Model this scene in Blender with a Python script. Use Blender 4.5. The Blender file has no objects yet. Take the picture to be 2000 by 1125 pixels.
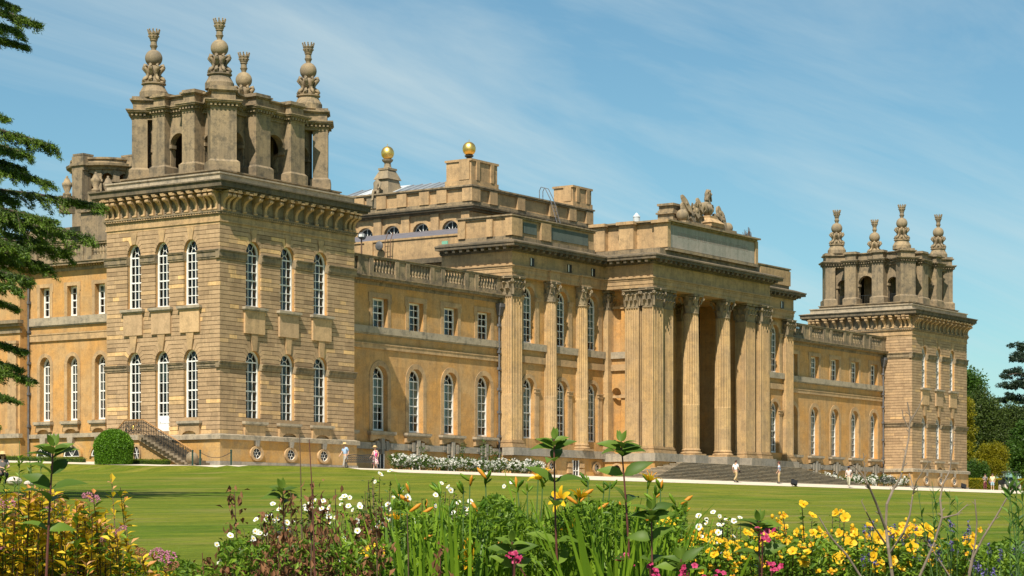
import bpy, math, random
import numpy as np
from mathutils import Matrix, Vector, noise
PI = math.pi
RND = random.Random(11)
SC = bpy.context.scene
COL = SC.collection

# ------------------------------------------------------------------ camera, sky, sun, exposure
CAM = Vector((-120.319, -105.756, -4.273))
YAW = math.radians(55.84966)
FPX, V0 = 4541.0, 1030.9                       # focal length and horizon row, in photograph pixels
LEN = 127.911                                  # length of the south front
XC = LEN / 2
SN, CS = math.sin(YAW), math.cos(YAW)
cd = bpy.data.cameras.new('camera')
cam = bpy.data.objects.new('camera', cd)
COL.objects.link(cam)
cam.location = CAM
cam.rotation_euler = (PI / 2, 0, -YAW)
cd.sensor_width = 36.0
cd.lens = FPX / 2000 * 36.0
cd.shift_y = (V0 - 562.5) / 2000
cd.clip_start = 0.5
cd.clip_end = 6000
SC.camera = cam

SUN_TRAVEL = Vector((1.0, 0.36, -1.36)).normalized()
to_sun = -SUN_TRAVEL
world = bpy.data.worlds.new('World')
SC.world = world
world.use_nodes = True
wn, wl = world.node_tree.nodes, world.node_tree.links
wn.clear()
w_out = wn.new('ShaderNodeOutputWorld')
w_bg = wn.new('ShaderNodeBackground')
w_bg.inputs['Strength'].default_value = 0.074
w_sky = wn.new('ShaderNodeTexSky')
w_sky.sky_type = 'NISHITA'
w_sky.sun_disc = False
w_sky.sun_elevation = math.asin(to_sun.z)
w_sky.sun_rotation = math.atan2(to_sun.x, to_sun.y)
w_sky.altitude = 300
w_sky.air_density = 1.0
w_sky.dust_density = 0.5
w_sky.ozone_density = 2.2
# thin high cirrus, streaked across the whole sky
w_tc = wn.new('ShaderNodeTexCoord')
w_sep = wn.new('ShaderNodeSeparateXYZ')
wl.new(w_tc.outputs['Generated'], w_sep.inputs[0])
w_den = wn.new('ShaderNodeMath'); w_den.operation = 'ADD'; w_den.inputs[1].default_value = 0.12
wl.new(w_sep.outputs['Z'], w_den.inputs[0])
w_dx = wn.new('ShaderNodeMath'); w_dx.operation = 'DIVIDE'
w_dy = wn.new('ShaderNodeMath'); w_dy.operation = 'DIVIDE'
wl.new(w_sep.outputs['X'], w_dx.inputs[0]); wl.new(w_den.outputs[0], w_dx.inputs[1])
wl.new(w_sep.outputs['Y'], w_dy.inputs[0]); wl.new(w_den.outputs[0], w_dy.inputs[1])
w_cmb = wn.new('ShaderNodeCombineXYZ')
wl.new(w_dx.outputs[0], w_cmb.inputs[0]); wl.new(w_dy.outputs[0], w_cmb.inputs[1])
w_map = wn.new('ShaderNodeMapping')
w_map.inputs['Rotation'].default_value = (0, 0, YAW + 0.27)
w_map.inputs['Scale'].default_value = (0.30, 1.35, 1)
wl.new(w_cmb.outputs[0], w_map.inputs['Vector'])
w_n1 = wn.new('ShaderNodeTexNoise')
w_n1.inputs['Scale'].default_value = 1.1
w_n1.inputs['Detail'].default_value = 9
w_n1.inputs['Roughness'].default_value = 0.60
w_n1.inputs['Distortion'].default_value = 0.9
wl.new(w_map.outputs[0], w_n1.inputs['Vector'])
w_ramp = wn.new('ShaderNodeValToRGB')
w_ramp.color_ramp.elements[0].position = 0.45
w_ramp.color_ramp.elements[0].color = (0, 0, 0, 1)
w_ramp.color_ramp.elements[1].position = 0.74
w_ramp.color_ramp.elements[1].color = (0.62, 0.62, 0.62, 1)
wl.new(w_n1.outputs['Fac'], w_ramp.inputs[0])
w_tint = wn.new('ShaderNodeMixRGB'); w_tint.blend_type = 'MULTIPLY'; w_tint.inputs[0].default_value = 1.0
w_tint.inputs[2].default_value = (0.77, 1.05, 1.01, 1)
wl.new(w_sky.outputs[0], w_tint.inputs[1])
w_mix = wn.new('ShaderNodeMixRGB')
w_mix.inputs[2].default_value = (6.6, 7.6, 7.6, 1)
wl.new(w_ramp.outputs[0], w_mix.inputs[0]); wl.new(w_tint.outputs[0], w_mix.inputs[1])
wl.new(w_mix.outputs[0], w_bg.inputs['Color'])
wl.new(w_bg.outputs[0], w_out.inputs['Surface'])

sd = bpy.data.lights.new('sun', 'SUN')
sd.energy = 5.0
sd.angle = math.radians(0.53)
sd.color = (1.0, 0.915, 0.775)
sun = bpy.data.objects.new('sun', sd)
COL.objects.link(sun)
sun.location = (-60, -60, 90)
sun.rotation_euler = SUN_TRAVEL.to_track_quat('-Z', 'Y').to_euler()
SC.view_settings.view_transform = 'Standard'
SC.view_settings.look = 'None'
SC.view_settings.gamma = 1.0
SC.view_settings.exposure = 0.48
SC.view_settings.use_curve_mapping = False
SC.render.engine = 'CYCLES'
SC.cycles.max_bounces = 6
SC.cycles.diffuse_bounces = 3
SC.cycles.glossy_bounces = 3
SC.cycles.transparent_max_bounces = 12
SC.cycles.transmission_bounces = 4
SC.cycles.caustics_reflective = False
SC.cycles.caustics_refractive = False

def at(u, v, t):
    """point of the place seen at photograph pixel (u, v), t metres ahead"""
    a, b = (u - 1000) / FPX, (V0 - v) / FPX
    return Vector((CAM.x + t * (SN + a * CS), CAM.y + t * (CS - a * SN), CAM.z + t * b))

# ------------------------------------------------------------------ materials
MATS = {}
def new_mat(name):
    m = bpy.data.materials.new(name)
    m.use_nodes = True
    nt = m.node_tree
    b = nt.nodes['Principled BSDF']
    MATS[name] = m
    return m, nt.nodes, nt.links, b

def N(nodes, kind, **kw):
    n = nodes.new(kind)
    for k, v in kw.items():
        if k in n.inputs: n.inputs[k].default_value = v
        else: setattr(n, k, v)
    return n

def col3(c, k=1.0): return (c[0] * k, c[1] * k, c[2] * k, 1)

def ramp(nodes, links, src, p0, c0, p1, c1):
    r = nodes.new('ShaderNodeValToRGB')
    r.color_ramp.elements[0].position = p0; r.color_ramp.elements[0].color = c0
    r.color_ramp.elements[1].position = p1; r.color_ramp.elements[1].color = c1
    links.new(src, r.inputs[0])
    return r

def mix(nodes, links, fac, a, b, mode='MIX'):
    m = nodes.new('ShaderNodeMixRGB'); m.blend_type = mode
    for i, s in ((0, fac), (1, a), (2, b)):
        if hasattr(s, 'is_output') or isinstance(s, bpy.types.NodeSocket): links.new(s, m.inputs[i])
        else: m.inputs[i].default_value = s
    return m.outputs[0]

def stone_mat(name, base, warm, grime, grime_amt=0.5, blocks=None, attr=False, rough=0.9, streak=0.35, bump=0.25, rnd=0.0, ashlar=1.0):
    """limestone: two tints drifting into each other, grime and lichen with shapes of their own, ashlar tint per block"""
    m, n, l, b = new_mat(name)
    geo = n.new('ShaderNodeNewGeometry')
    big = N(n, 'ShaderNodeTexNoise', Scale=0.35, Detail=5.0, Roughness=0.6)
    l.new(geo.outputs['Position'], big.inputs['Vector'])
    r1 = ramp(n, l, big.outputs['Fac'], 0.40, (0, 0, 0, 1), 0.60, (1, 1, 1, 1))
    c = mix(n, l, r1.outputs[0], col3(base), col3(warm))
    if blocks:
        sx = n.new('ShaderNodeSeparateXYZ'); l.new(geo.outputs['Position'], sx.inputs[0])
        ad = N(n, 'ShaderNodeMath', operation='ADD'); l.new(sx.outputs[0], ad.inputs[0]); l.new(sx.outputs[1], ad.inputs[1])
        cb = n.new('ShaderNodeCombineXYZ'); l.new(ad.outputs[0], cb.inputs[0]); l.new(sx.outputs[2], cb.inputs[1])
        bt = n.new('ShaderNodeTexBrick')
        bt.offset = 0.42; bt.squash = 1.0
        bt.inputs['Scale'].default_value = 1.0
        bt.inputs['Brick Width'].default_value = blocks[0]
        bt.inputs['Row Height'].default_value = blocks[1]
        bt.inputs['Mortar Size'].default_value = 0.006
        bt.inputs['Mortar Smooth'].default_value = 0.5
        bt.inputs['Color1'].default_value = (0.74, 0.74, 0.76, 1)
        bt.inputs['Color2'].default_value = (1.12, 1.12, 1.10, 1)
        bt.inputs['Mortar'].default_value = (0.7, 0.68, 0.66, 1)
        l.new(cb.outputs[0], bt.inputs['Vector'])
        c = mix(n, l, 0.6 * ashlar, c, mix(n, l, 1.0, c, bt.outputs['Color'], 'MULTIPLY'))
    if attr:
        at_ = N(n, 'ShaderNodeAttribute', attribute_name='bc')
        rr = n.new('ShaderNodeValToRGB')
        e = rr.color_ramp.elements
        e[0].position = 0.0; e[0].color = (0.58, 0.57, 0.58, 1)
        e[1].position = 1.0; e[1].color = (1.62, 1.52, 1.18, 1)
        for p, cc in ((0.30, (0.80, 0.79, 0.79)), (0.62, (1.0, 1.0, 1.0)), (0.80, (1.26, 1.21, 1.03))):
            k = e.new(p); k.color = (*cc, 1)
        l.new(at_.outputs['Fac'], rr.inputs[0])
        c = mix(n, l, 1.0, c, rr.outputs[0], 'MULTIPLY')
    if rnd:
        oi = n.new('ShaderNodeObjectInfo')
        r5 = ramp(n, l, oi.outputs['Random'], 0.0, (1 - rnd, 1 - rnd, 1 - rnd, 1), 1.0, (1 + rnd, 1 + rnd, 1 + rnd * .8, 1))
        c = mix(n, l, 1.0, c, r5.outputs[0], 'MULTIPLY')
    # vertical rain streaks
    mp = N(n, 'ShaderNodeMapping'); mp.inputs['Scale'].default_value = (2.2, 2.2, 0.13)
    l.new(geo.outputs['Position'], mp.inputs['Vector'])
    st = N(n, 'ShaderNodeTexNoise', Scale=1.0, Detail=4.0, Roughness=0.65)
    l.new(mp.outputs[0], st.inputs['Vector'])
    r2 = ramp(n, l, st.outputs['Fac'], 0.47, (0, 0, 0, 1), 0.72, (streak, streak, streak, 1))
    c = mix(n, l, r2.outputs[0], c, col3(grime))
    # blotches
    sp = N(n, 'ShaderNodeTexNoise', Scale=1.7, Detail=7.0, Roughness=0.72)
    l.new(geo.outputs['Position'], sp.inputs['Vector'])
    r3 = ramp(n, l, sp.outputs['Fac'], 0.48, (0, 0, 0, 1), 0.66, (grime_amt, grime_amt, grime_amt, 1))
    c = mix(n, l, r3.outputs[0], c, col3(grime))
    fine = N(n, 'ShaderNodeTexNoise', Scale=9.0, Detail=6.0, Roughness=0.75)
    l.new(geo.outputs['Position'], fine.inputs['Vector'])
    r4 = ramp(n, l, fine.outputs['Fac'], 0.3, (0.80, 0.79, 0.78, 1), 0.7, (1.13, 1.13, 1.13, 1))
    c = mix(n, l, 1.0, c, r4.outputs[0], 'MULTIPLY')
    l.new(c, b.inputs['Base Color'])
    b.inputs['Roughness'].default_value = rough
    b.inputs['Specular IOR Level'].default_value = 0.2
    if bump:
        bp = N(n, 'ShaderNodeBump', Strength=bump, Distance=0.03)
        l.new(fine.outputs['Fac'], bp.inputs['Height'])
        l.new(bp.outputs[0], b.inputs['Normal'])
    return m

GRIME = (0.125, 0.105, 0.080)
stone_mat('rusticated_stone', (0.485, 0.330, 0.190), (0.54, 0.37, 0.215), (0.20, 0.145, 0.085), 0.45, attr=True, streak=0.34)
stone_mat('joint_stone', (0.21, 0.14, 0.075), (0.23, 0.15, 0.08), GRIME, 0.4)
stone_mat('wall_stone', (0.51, 0.32, 0.145), (0.58, 0.31, 0.10), (0.24, 0.155, 0.08), 0.45, blocks=(1.5, 0.55), streak=0.42, ashlar=0.6)
stone_mat('trim_stone', (0.475, 0.320, 0.172), (0.53, 0.35, 0.182), (0.18, 0.135, 0.085), 0.55, blocks=(1.4, 0.6), streak=0.5, rnd=0.07, ashlar=0.8)
stone_mat('column_stone', (0.50, 0.345, 0.185), (0.55, 0.37, 0.175), (0.22, 0.165, 0.105), 0.5, blocks=(0.8, 0.95), streak=0.5, rnd=0.07, ashlar=0.85)
stone_mat('weathered_stone', (0.28, 0.215, 0.140), (0.35, 0.26, 0.155), (0.085, 0.078, 0.062), 0.8, blocks=(1.3, 0.55), ashlar=0.6, streak=0.6, bump=0.4, rnd=0.08)
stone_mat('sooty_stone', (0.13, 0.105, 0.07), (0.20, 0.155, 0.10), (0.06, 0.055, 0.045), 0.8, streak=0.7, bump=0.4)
stone_mat('carved_stone', (0.27, 0.215, 0.145), (0.33, 0.25, 0.15), (0.13, 0.115, 0.09), 0.6, streak=0.5, bump=0.4, rnd=0.1)
stone_mat('grey_stone', (0.30, 0.275, 0.235), (0.36, 0.31, 0.24), (0.16, 0.15, 0.13), 0.6, streak=0.5, bump=0.35, rnd=0.08)
stone_mat('ledge_stone', (0.38, 0.32, 0.235), (0.43, 0.355, 0.25), (0.13, 0.12, 0.10), 0.7, streak=0.3, bump=0.4)
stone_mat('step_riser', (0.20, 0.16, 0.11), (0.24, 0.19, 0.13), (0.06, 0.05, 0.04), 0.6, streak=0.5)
stone_mat('dark_metal_panel', (0.115, 0.14, 0.125), (0.135, 0.155, 0.135), (0.07, 0.09, 0.085), 0.5, streak=0.6, bump=0.1)
stone_mat('inscription_slab', (0.36, 0.335, 0.29), (0.41, 0.36, 0.31), (0.23, 0.235, 0.20), 0.5, streak=0.85, bump=0.1)
stone_mat('basement_stone', (0.52, 0.345, 0.155), (0.53, 0.29, 0.085), (0.24, 0.19, 0.13), 0.5, blocks=(1.7, 0.62), streak=0.3, ashlar=0.7)

def plain(name, c, rough=0.6, metal=0.0, spec=0.4, var=0.0, scale=8.0, rnd=0.0):
    m, n, l, b = new_mat(name)
    b.inputs['Roughness'].default_value = rough
    b.inputs['Metallic'].default_value = metal
    b.inputs['Specular IOR Level'].default_value = spec
    if var or rnd:
        cc = None
        if var:
            tc = n.new('ShaderNodeTexCoord')
            t = N(n, 'ShaderNodeTexNoise', Scale=scale, Detail=5.0, Roughness=0.7)
            l.new(tc.outputs['Object'], t.inputs['Vector'])
            cc = ramp(n, l, t.outputs['Fac'], 0.3, col3(c, 1 - var), 0.7, col3(c, 1 + var)).outputs[0]
        if rnd:
            oi = n.new('ShaderNodeObjectInfo')
            r5 = ramp(n, l, oi.outputs['Random'], 0.0, (1 - rnd,) * 3 + (1,), 1.0, (1 + rnd,) * 3 + (1,))
            cc = mix(n, l, 1.0, cc if cc else col3(c), r5.outputs[0], 'MULTIPLY')
        l.new(cc, b.inputs['Base Color'])
    else:
        b.inputs['Base Color'].default_value = col3(c)
    return m

plain('white_paint', (0.80, 0.79, 0.75), 0.45, var=0.05, rnd=0.04)
plain('door_paint', (0.74, 0.76, 0.76), 0.4)
plain('blind_cloth', (0.62, 0.62, 0.54), 0.9, rnd=0.12)
plain('unlit_room_black', (0.035, 0.03, 0.025), 0.95)  # near-black colour stands in for unlit interiors behind the windows
plain('gold_leaf', (0.95, 0.62, 0.18), 0.40, metal=1.0, var=0.1, scale=3)
plain('black_iron', (0.02, 0.022, 0.022), 0.45, spec=0.5, var=0.2)
plain('green_post', (0.012, 0.045, 0.032), 0.5)
plain('lead_pipe', (0.115, 0.115, 0.12), 0.6, var=0.3, scale=3)
plain('rail_wood', (0.36, 0.185, 0.065), 0.5, var=0.15)
plain('slate_roof', (0.145, 0.14, 0.16), 0.6, var=0.25, scale=0.8)
plain('lead_roof', (0.21, 0.235, 0.26), 0.5, var=0.3, scale=0.7)
plain('pale_lead', (0.52, 0.56, 0.58), 0.5, var=0.2, scale=0.9)
plain('rusty_iron', (0.13, 0.075, 0.045), 0.8, var=0.3)
plain('patina', (0.18, 0.42, 0.30), 0.8, var=0.2)
plain('tarnished_letter', (0.30, 0.235, 0.20), 0.8)
plain('skin', (0.56, 0.33, 0.23), 0.55)
plain('hair_dark', (0.045, 0.03, 0.022), 0.6)
plain('hair_red', (0.10, 0.025, 0.018), 0.6)
plain('straw_hat', (0.62, 0.42, 0.19), 0.85, var=0.15)
plain('navy_cloth', (0.02, 0.028, 0.055), 0.9)
plain('blue_shirt', (0.33, 0.47, 0.66), 0.9, var=0.06)
plain('white_shirt', (0.78, 0.78, 0.78), 0.9, var=0.04)
plain('khaki_cloth', (0.45, 0.33, 0.17), 0.9, var=0.08)
plain('pale_trousers', (0.44, 0.42, 0.31), 0.9, var=0.08)
plain('grey_trousers', (0.33, 0.31, 0.27), 0.9, var=0.06)
plain('maroon_cloth', (0.13, 0.025, 0.04), 0.9)
plain('grey_cloth', (0.17, 0.16, 0.16), 0.9, var=0.15, scale=20)
plain('cream_shirt', (0.80, 0.71, 0.42), 0.9)
plain('denim', (0.30, 0.42, 0.48), 0.9)
plain('shoe', (0.06, 0.05, 0.045), 0.7)
plain('pale_shoe', (0.5, 0.46, 0.42), 0.7)
plain('pink_bag', (0.62, 0.06, 0.22), 0.6)
plain('paper', (0.8, 0.8, 0.8), 0.8)
plain('checked_shirt', (0.62, 0.52, 0.50), 0.9, var=0.12, scale=30)
plain('vehicle_green', (0.035, 0.043, 0.03), 0.45)
plain('black_plastic', (0.015, 0.015, 0.016), 0.5)
plain('tyre_grey', (0.42, 0.38, 0.32), 0.8, var=0.2)
plain('plastic_bag', (0.6, 0.52, 0.45), 0.6, var=0.3, scale=6)

def stripes_mat(name, cols, axis, freq):
    m, n, l, b = new_mat(name)
    tc = n.new('ShaderNodeTexCoord'); sp = n.new('ShaderNodeSeparateXYZ'); l.new(tc.outputs['Object'], sp.inputs[0])
    mu = N(n, 'ShaderNodeMath', operation='MULTIPLY'); mu.inputs[1].default_value = freq; l.new(sp.outputs[axis], mu.inputs[0])
    fr = N(n, 'ShaderNodeMath', operation='FRACT'); l.new(mu.outputs[0], fr.inputs[0])
    r = n.new('ShaderNodeValToRGB'); r.color_ramp.interpolation = 'CONSTANT'
    e = r.color_ramp.elements
    e[0].position = 0; e[0].color = col3(cols[0]); e[1].position = 1 / len(cols); e[1].color = col3(cols[1])
    for i, c in enumerate(cols[2:], 2):
        k = e.new(i / len(cols)); k.color = col3(c)
    l.new(fr.outputs[0], r.inputs[0]); l.new(r.outputs[0], b.inputs['Base Color'])
    b.inputs['Roughness'].default_value = 0.9
stripes_mat('striped_shirt', [(0.75, 0.75, 0.78), (0.10, 0.30, 0.62), (0.10, 0.30, 0.62), (0.22, 0.03, 0.05), (0.75, 0.75, 0.78), (0.16, 0.38, 0.66)], 'Z', 3.6)

def print_mat():
    m, n, l, b = new_mat('flower_print')
    tc = n.new('ShaderNodeTexCoord')
    v = N(n, 'ShaderNodeTexVoronoi', Scale=9.0); l.new(tc.outputs['Object'], v.inputs['Vector'])
    r = ramp(n, l, v.outputs['Distance'], 0.35, (0.66, 0.08, 0.22, 1), 0.5, (0.75, 0.66, 0.62, 1))
    l.new(r.outputs[0], b.inputs['Base Color']); b.inputs['Roughness'].default_value = 0.9
print_mat()

def glass_mat():
    m, n, l, b = new_mat('window_glass')
    out = n['Material Output']; n.remove(b)
    tr = N(n, 'ShaderNodeBsdfTransparent'); tr.inputs[0].default_value = (0.60, 0.68, 0.66, 1)
    gl = N(n, 'ShaderNodeBsdfGlossy'); gl.inputs['Roughness'].default_value = 0.03; gl.inputs[0].default_value = (0.9, 0.95, 0.95, 1)
    fr = N(n, 'ShaderNodeFresnel', IOR=1.5)
    mu = N(n, 'ShaderNodeMath', operation='MULTIPLY_ADD'); mu.inputs[1].default_value = 1.0; mu.inputs[2].default_value = 0.0
    l.new(fr.outputs[0], mu.inputs[0])
    geo = n.new('ShaderNodeNewGeometry')
    wv = N(n, 'ShaderNodeTexNoise', Scale=1.6, Detail=2.0); l.new(geo.outputs['Position'], wv.inputs['Vector'])
    bp = N(n, 'ShaderNodeBump', Strength=0.06, Distance=0.1); l.new(wv.outputs['Fac'], bp.inputs['Height'])
    l.new(bp.outputs[0], gl.inputs['Normal'])
    mx = n.new('ShaderNodeMixShader')
    l.new(mu.outputs[0], mx.inputs[0]); l.new(tr.outputs[0], mx.inputs[1]); l.new(gl.outputs[0], mx.inputs[2])
    l.new(mx.outputs[0], out.inputs['Surface'])
glass_mat()

def leaf_mat(name, c, c2=None, trans=0.35, rough=0.5, spec=0.3, noise_scale=None):
    """leaf: colour varies from leaf to leaf (attribute lc 0..1), light shines through"""
    m, n, l, b = new_mat(name)
    c2 = c2 or tuple(k * 1.7 for k in c)
    a = N(n, 'ShaderNodeAttribute', attribute_name='lc')
    r = ramp(n, l, a.outputs['Fac'], 0.0, col3(c), 1.0, col3(c2))
    cc = r.outputs[0]
    l.new(cc, b.inputs['Base Color'])
    b.inputs['Roughness'].default_value = rough
    b.inputs['Specular IOR Level'].default_value = spec
    if trans:
        t = n.new('ShaderNodeBsdfTranslucent'); l.new(cc, t.inputs[0])
        mx = n.new('ShaderNodeMixShader'); mx.inputs[0].default_value = trans
        l.new(b.outputs[0], mx.inputs[1]); l.new(t.outputs[0], mx.inputs[2])
        l.new(mx.outputs[0], n['Material Output'].inputs['Surface'])
    return m
leaf_mat('box_leaf', (0.05, 0.13, 0.008), (0.17, 0.34, 0.018))
leaf_mat('hedge_leaf', (0.045, 0.10, 0.008), (0.16, 0.22, 0.015))
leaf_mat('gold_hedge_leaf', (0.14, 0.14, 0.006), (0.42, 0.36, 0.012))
leaf_mat('cedar_needle', (0.016, 0.040, 0.010), (0.15, 0.24, 0.022), trans=0.2)
leaf_mat('yew_leaf', (0.024, 0.046, 0.008), (0.080, 0.115, 0.018), trans=0.15)
leaf_mat('pine_needle', (0.014, 0.032, 0.022), (0.045, 0.075, 0.04), trans=0.15)
leaf_mat('broad_leaf', (0.026, 0.068, 0.009), (0.09, 0.175, 0.02))
leaf_mat('gold_leaf_shrub', (0.13, 0.135, 0.006), (0.36, 0.31, 0.012))
leaf_mat('rose_leaf', (0.03, 0.075, 0.010), (0.10, 0.17, 0.025))
leaf_mat('white_petal', (0.72, 0.72, 0.66), (0.86, 0.86, 0.82), trans=0.25, rough=0.7)
leaf_mat('yellow_petal', (0.78, 0.42, 0.010), (0.92, 0.62, 0.03), trans=0.3)
leaf_mat('lily_petal', (0.80, 0.42, 0.008), (0.95, 0.66, 0.03), trans=0.3)
leaf_mat('orange_bud', (0.55, 0.17, 0.012), (0.70, 0.33, 0.03), trans=0.2)
leaf_mat('pink_petal', (0.42, 0.14, 0.24), (0.60, 0.27, 0.33), trans=0.25)
leaf_mat('brown_petal', (0.24, 0.09, 0.035), (0.42, 0.20, 0.10), trans=0.2)
leaf_mat('crimson_petal', (0.36, 0.015, 0.07), (0.62, 0.07, 0.20), trans=0.3)
leaf_mat('lavender_petal', (0.10, 0.085, 0.24), (0.22, 0.19, 0.42), trans=0.2)
leaf_mat('spirea_leaf', (0.38, 0.24, 0.010), (0.80, 0.58, 0.025), trans=0.35)
leaf_mat('spirea_tip', (0.60, 0.25, 0.06), (0.78, 0.44, 0.20), trans=0.35)
leaf_mat('green_leaf', (0.055, 0.12, 0.010), (0.22, 0.34, 0.025), trans=0.35)
leaf_mat('weigela_leaf', (0.045, 0.095, 0.012), (0.15, 0.235, 0.028), trans=0.3, spec=0.25, rough=0.5)
leaf_mat('strap_leaf', (0.07, 0.16, 0.010), (0.25, 0.40, 0.025), trans=0.35, spec=0.3, rough=0.45)
leaf_mat('willow_leaf', (0.045, 0.12, 0.02), (0.17, 0.30, 0.045), trans=0.4)
leaf_mat('dead_leaf', (0.11, 0.045, 0.018), (0.30, 0.145, 0.065), trans=0.2, rough=0.8)
plain('red_stem', (0.11, 0.035, 0.025), 0.6, var=0.2)
plain('green_stem', (0.07, 0.13, 0.03), 0.6, var=0.2)
plain('brown_stem', (0.10, 0.06, 0.035), 0.8, var=0.3)
plain('grey_twig', (0.20, 0.155, 0.115), 0.85, var=0.35, scale=14)
plain('yellow_lichen', (0.55, 0.36, 0.03), 0.9)
plain('bark', (0.085, 0.065, 0.05), 0.95, var=0.4, scale=3)

def lawn_mat():
    m, n, l, b = new_mat('lawn_grass')
    geo = n.new('ShaderNodeNewGeometry')
    def nz(scale, sc=(1, 1, 1), det=5.0, rough=0.6):
        mp = N(n, 'ShaderNodeMapping'); mp.inputs['Scale'].default_value = sc
        mp.inputs['Rotation'].default_value = (0, 0, YAW)      # along the mower's passes
        l.new(geo.outputs['Position'], mp.inputs['Vector'])
        t = N(n, 'ShaderNodeTexNoise', Scale=scale, Detail=det, Roughness=rough); l.new(mp.outputs[0], t.inputs['Vector'])
        return t.outputs['Fac']
    r1 = ramp(n, l, nz(0.16, (0.35, 1, 1)), 0.38, (0.086, 0.134, 0.010, 1), 0.62, (0.160, 0.168, 0.019, 1))
    r2 = ramp(n, l, nz(0.9, (0.3, 1, 1)), 0.35, (0.70, 0.80, 0.6, 1), 0.68, (1.28, 1.18, 1.3, 1))
    c = mix(n, l, 1.0, r1.outputs[0], r2.outputs[0], 'MULTIPLY')
    r3 = ramp(n, l, nz(6.0, (0.6, 1, 1), 4.0, 0.75), 0.28, (0.55, 0.64, 0.5, 1), 0.72, (1.42, 1.34, 1.45, 1))
    c = mix(n, l, 1.0, c, r3.outputs[0], 'MULTIPLY')
    r5 = ramp(n, l, nz(38.0, (1, 1, 1), 3.0, 0.8), 0.25, (0.55, 0.62, 0.5, 1), 0.75, (1.5, 1.4, 1.5, 1))
    c = mix(n, l, 1.0, c, r5.outputs[0], 'MULTIPLY')
    r4 = ramp(n, l, nz(0.33, (0.25, 1.2, 1), 6.0), 0.54, (0, 0, 0, 1), 0.72, (0.75, 0.75, 0.75, 1))
    c = mix(n, l, r4.outputs[0], c, (0.235, 0.185, 0.065, 1))
    l.new(c, b.inputs['Base Color'])
    b.inputs['Roughness'].default_value = 0.95; b.inputs['Specular IOR Level'].default_value = 0.1
    bp = N(n, 'ShaderNodeBump', Strength=0.8, Distance=0.05)
    l.new(nz(14.0), bp.inputs['Height']); l.new(bp.outputs[0], b.inputs['Normal'])
lawn_mat()

def gravel_mat():
    m, n, l, b = new_mat('gravel')
    geo = n.new('ShaderNodeNewGeometry')
    t = N(n, 'ShaderNodeTexNoise', Scale=2.0, Detail=8.0, Roughness=0.75); l.new(geo.outputs['Position'], t.inputs['Vector'])
    r = ramp(n, l, t.outputs['Fac'], 0.3, (0.50, 0.43, 0.33, 1), 0.7, (0.70, 0.62, 0.50, 1))
    l.new(r.outputs[0], b.inputs['Base Color']); b.inputs['Roughness'].default_value = 0.95
    b.inputs['Specular IOR Level'].default_value = 0.1
gravel_mat()
plain('soil', (0.045, 0.032, 0.02), 0.95, var=0.4, scale=4)

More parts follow.
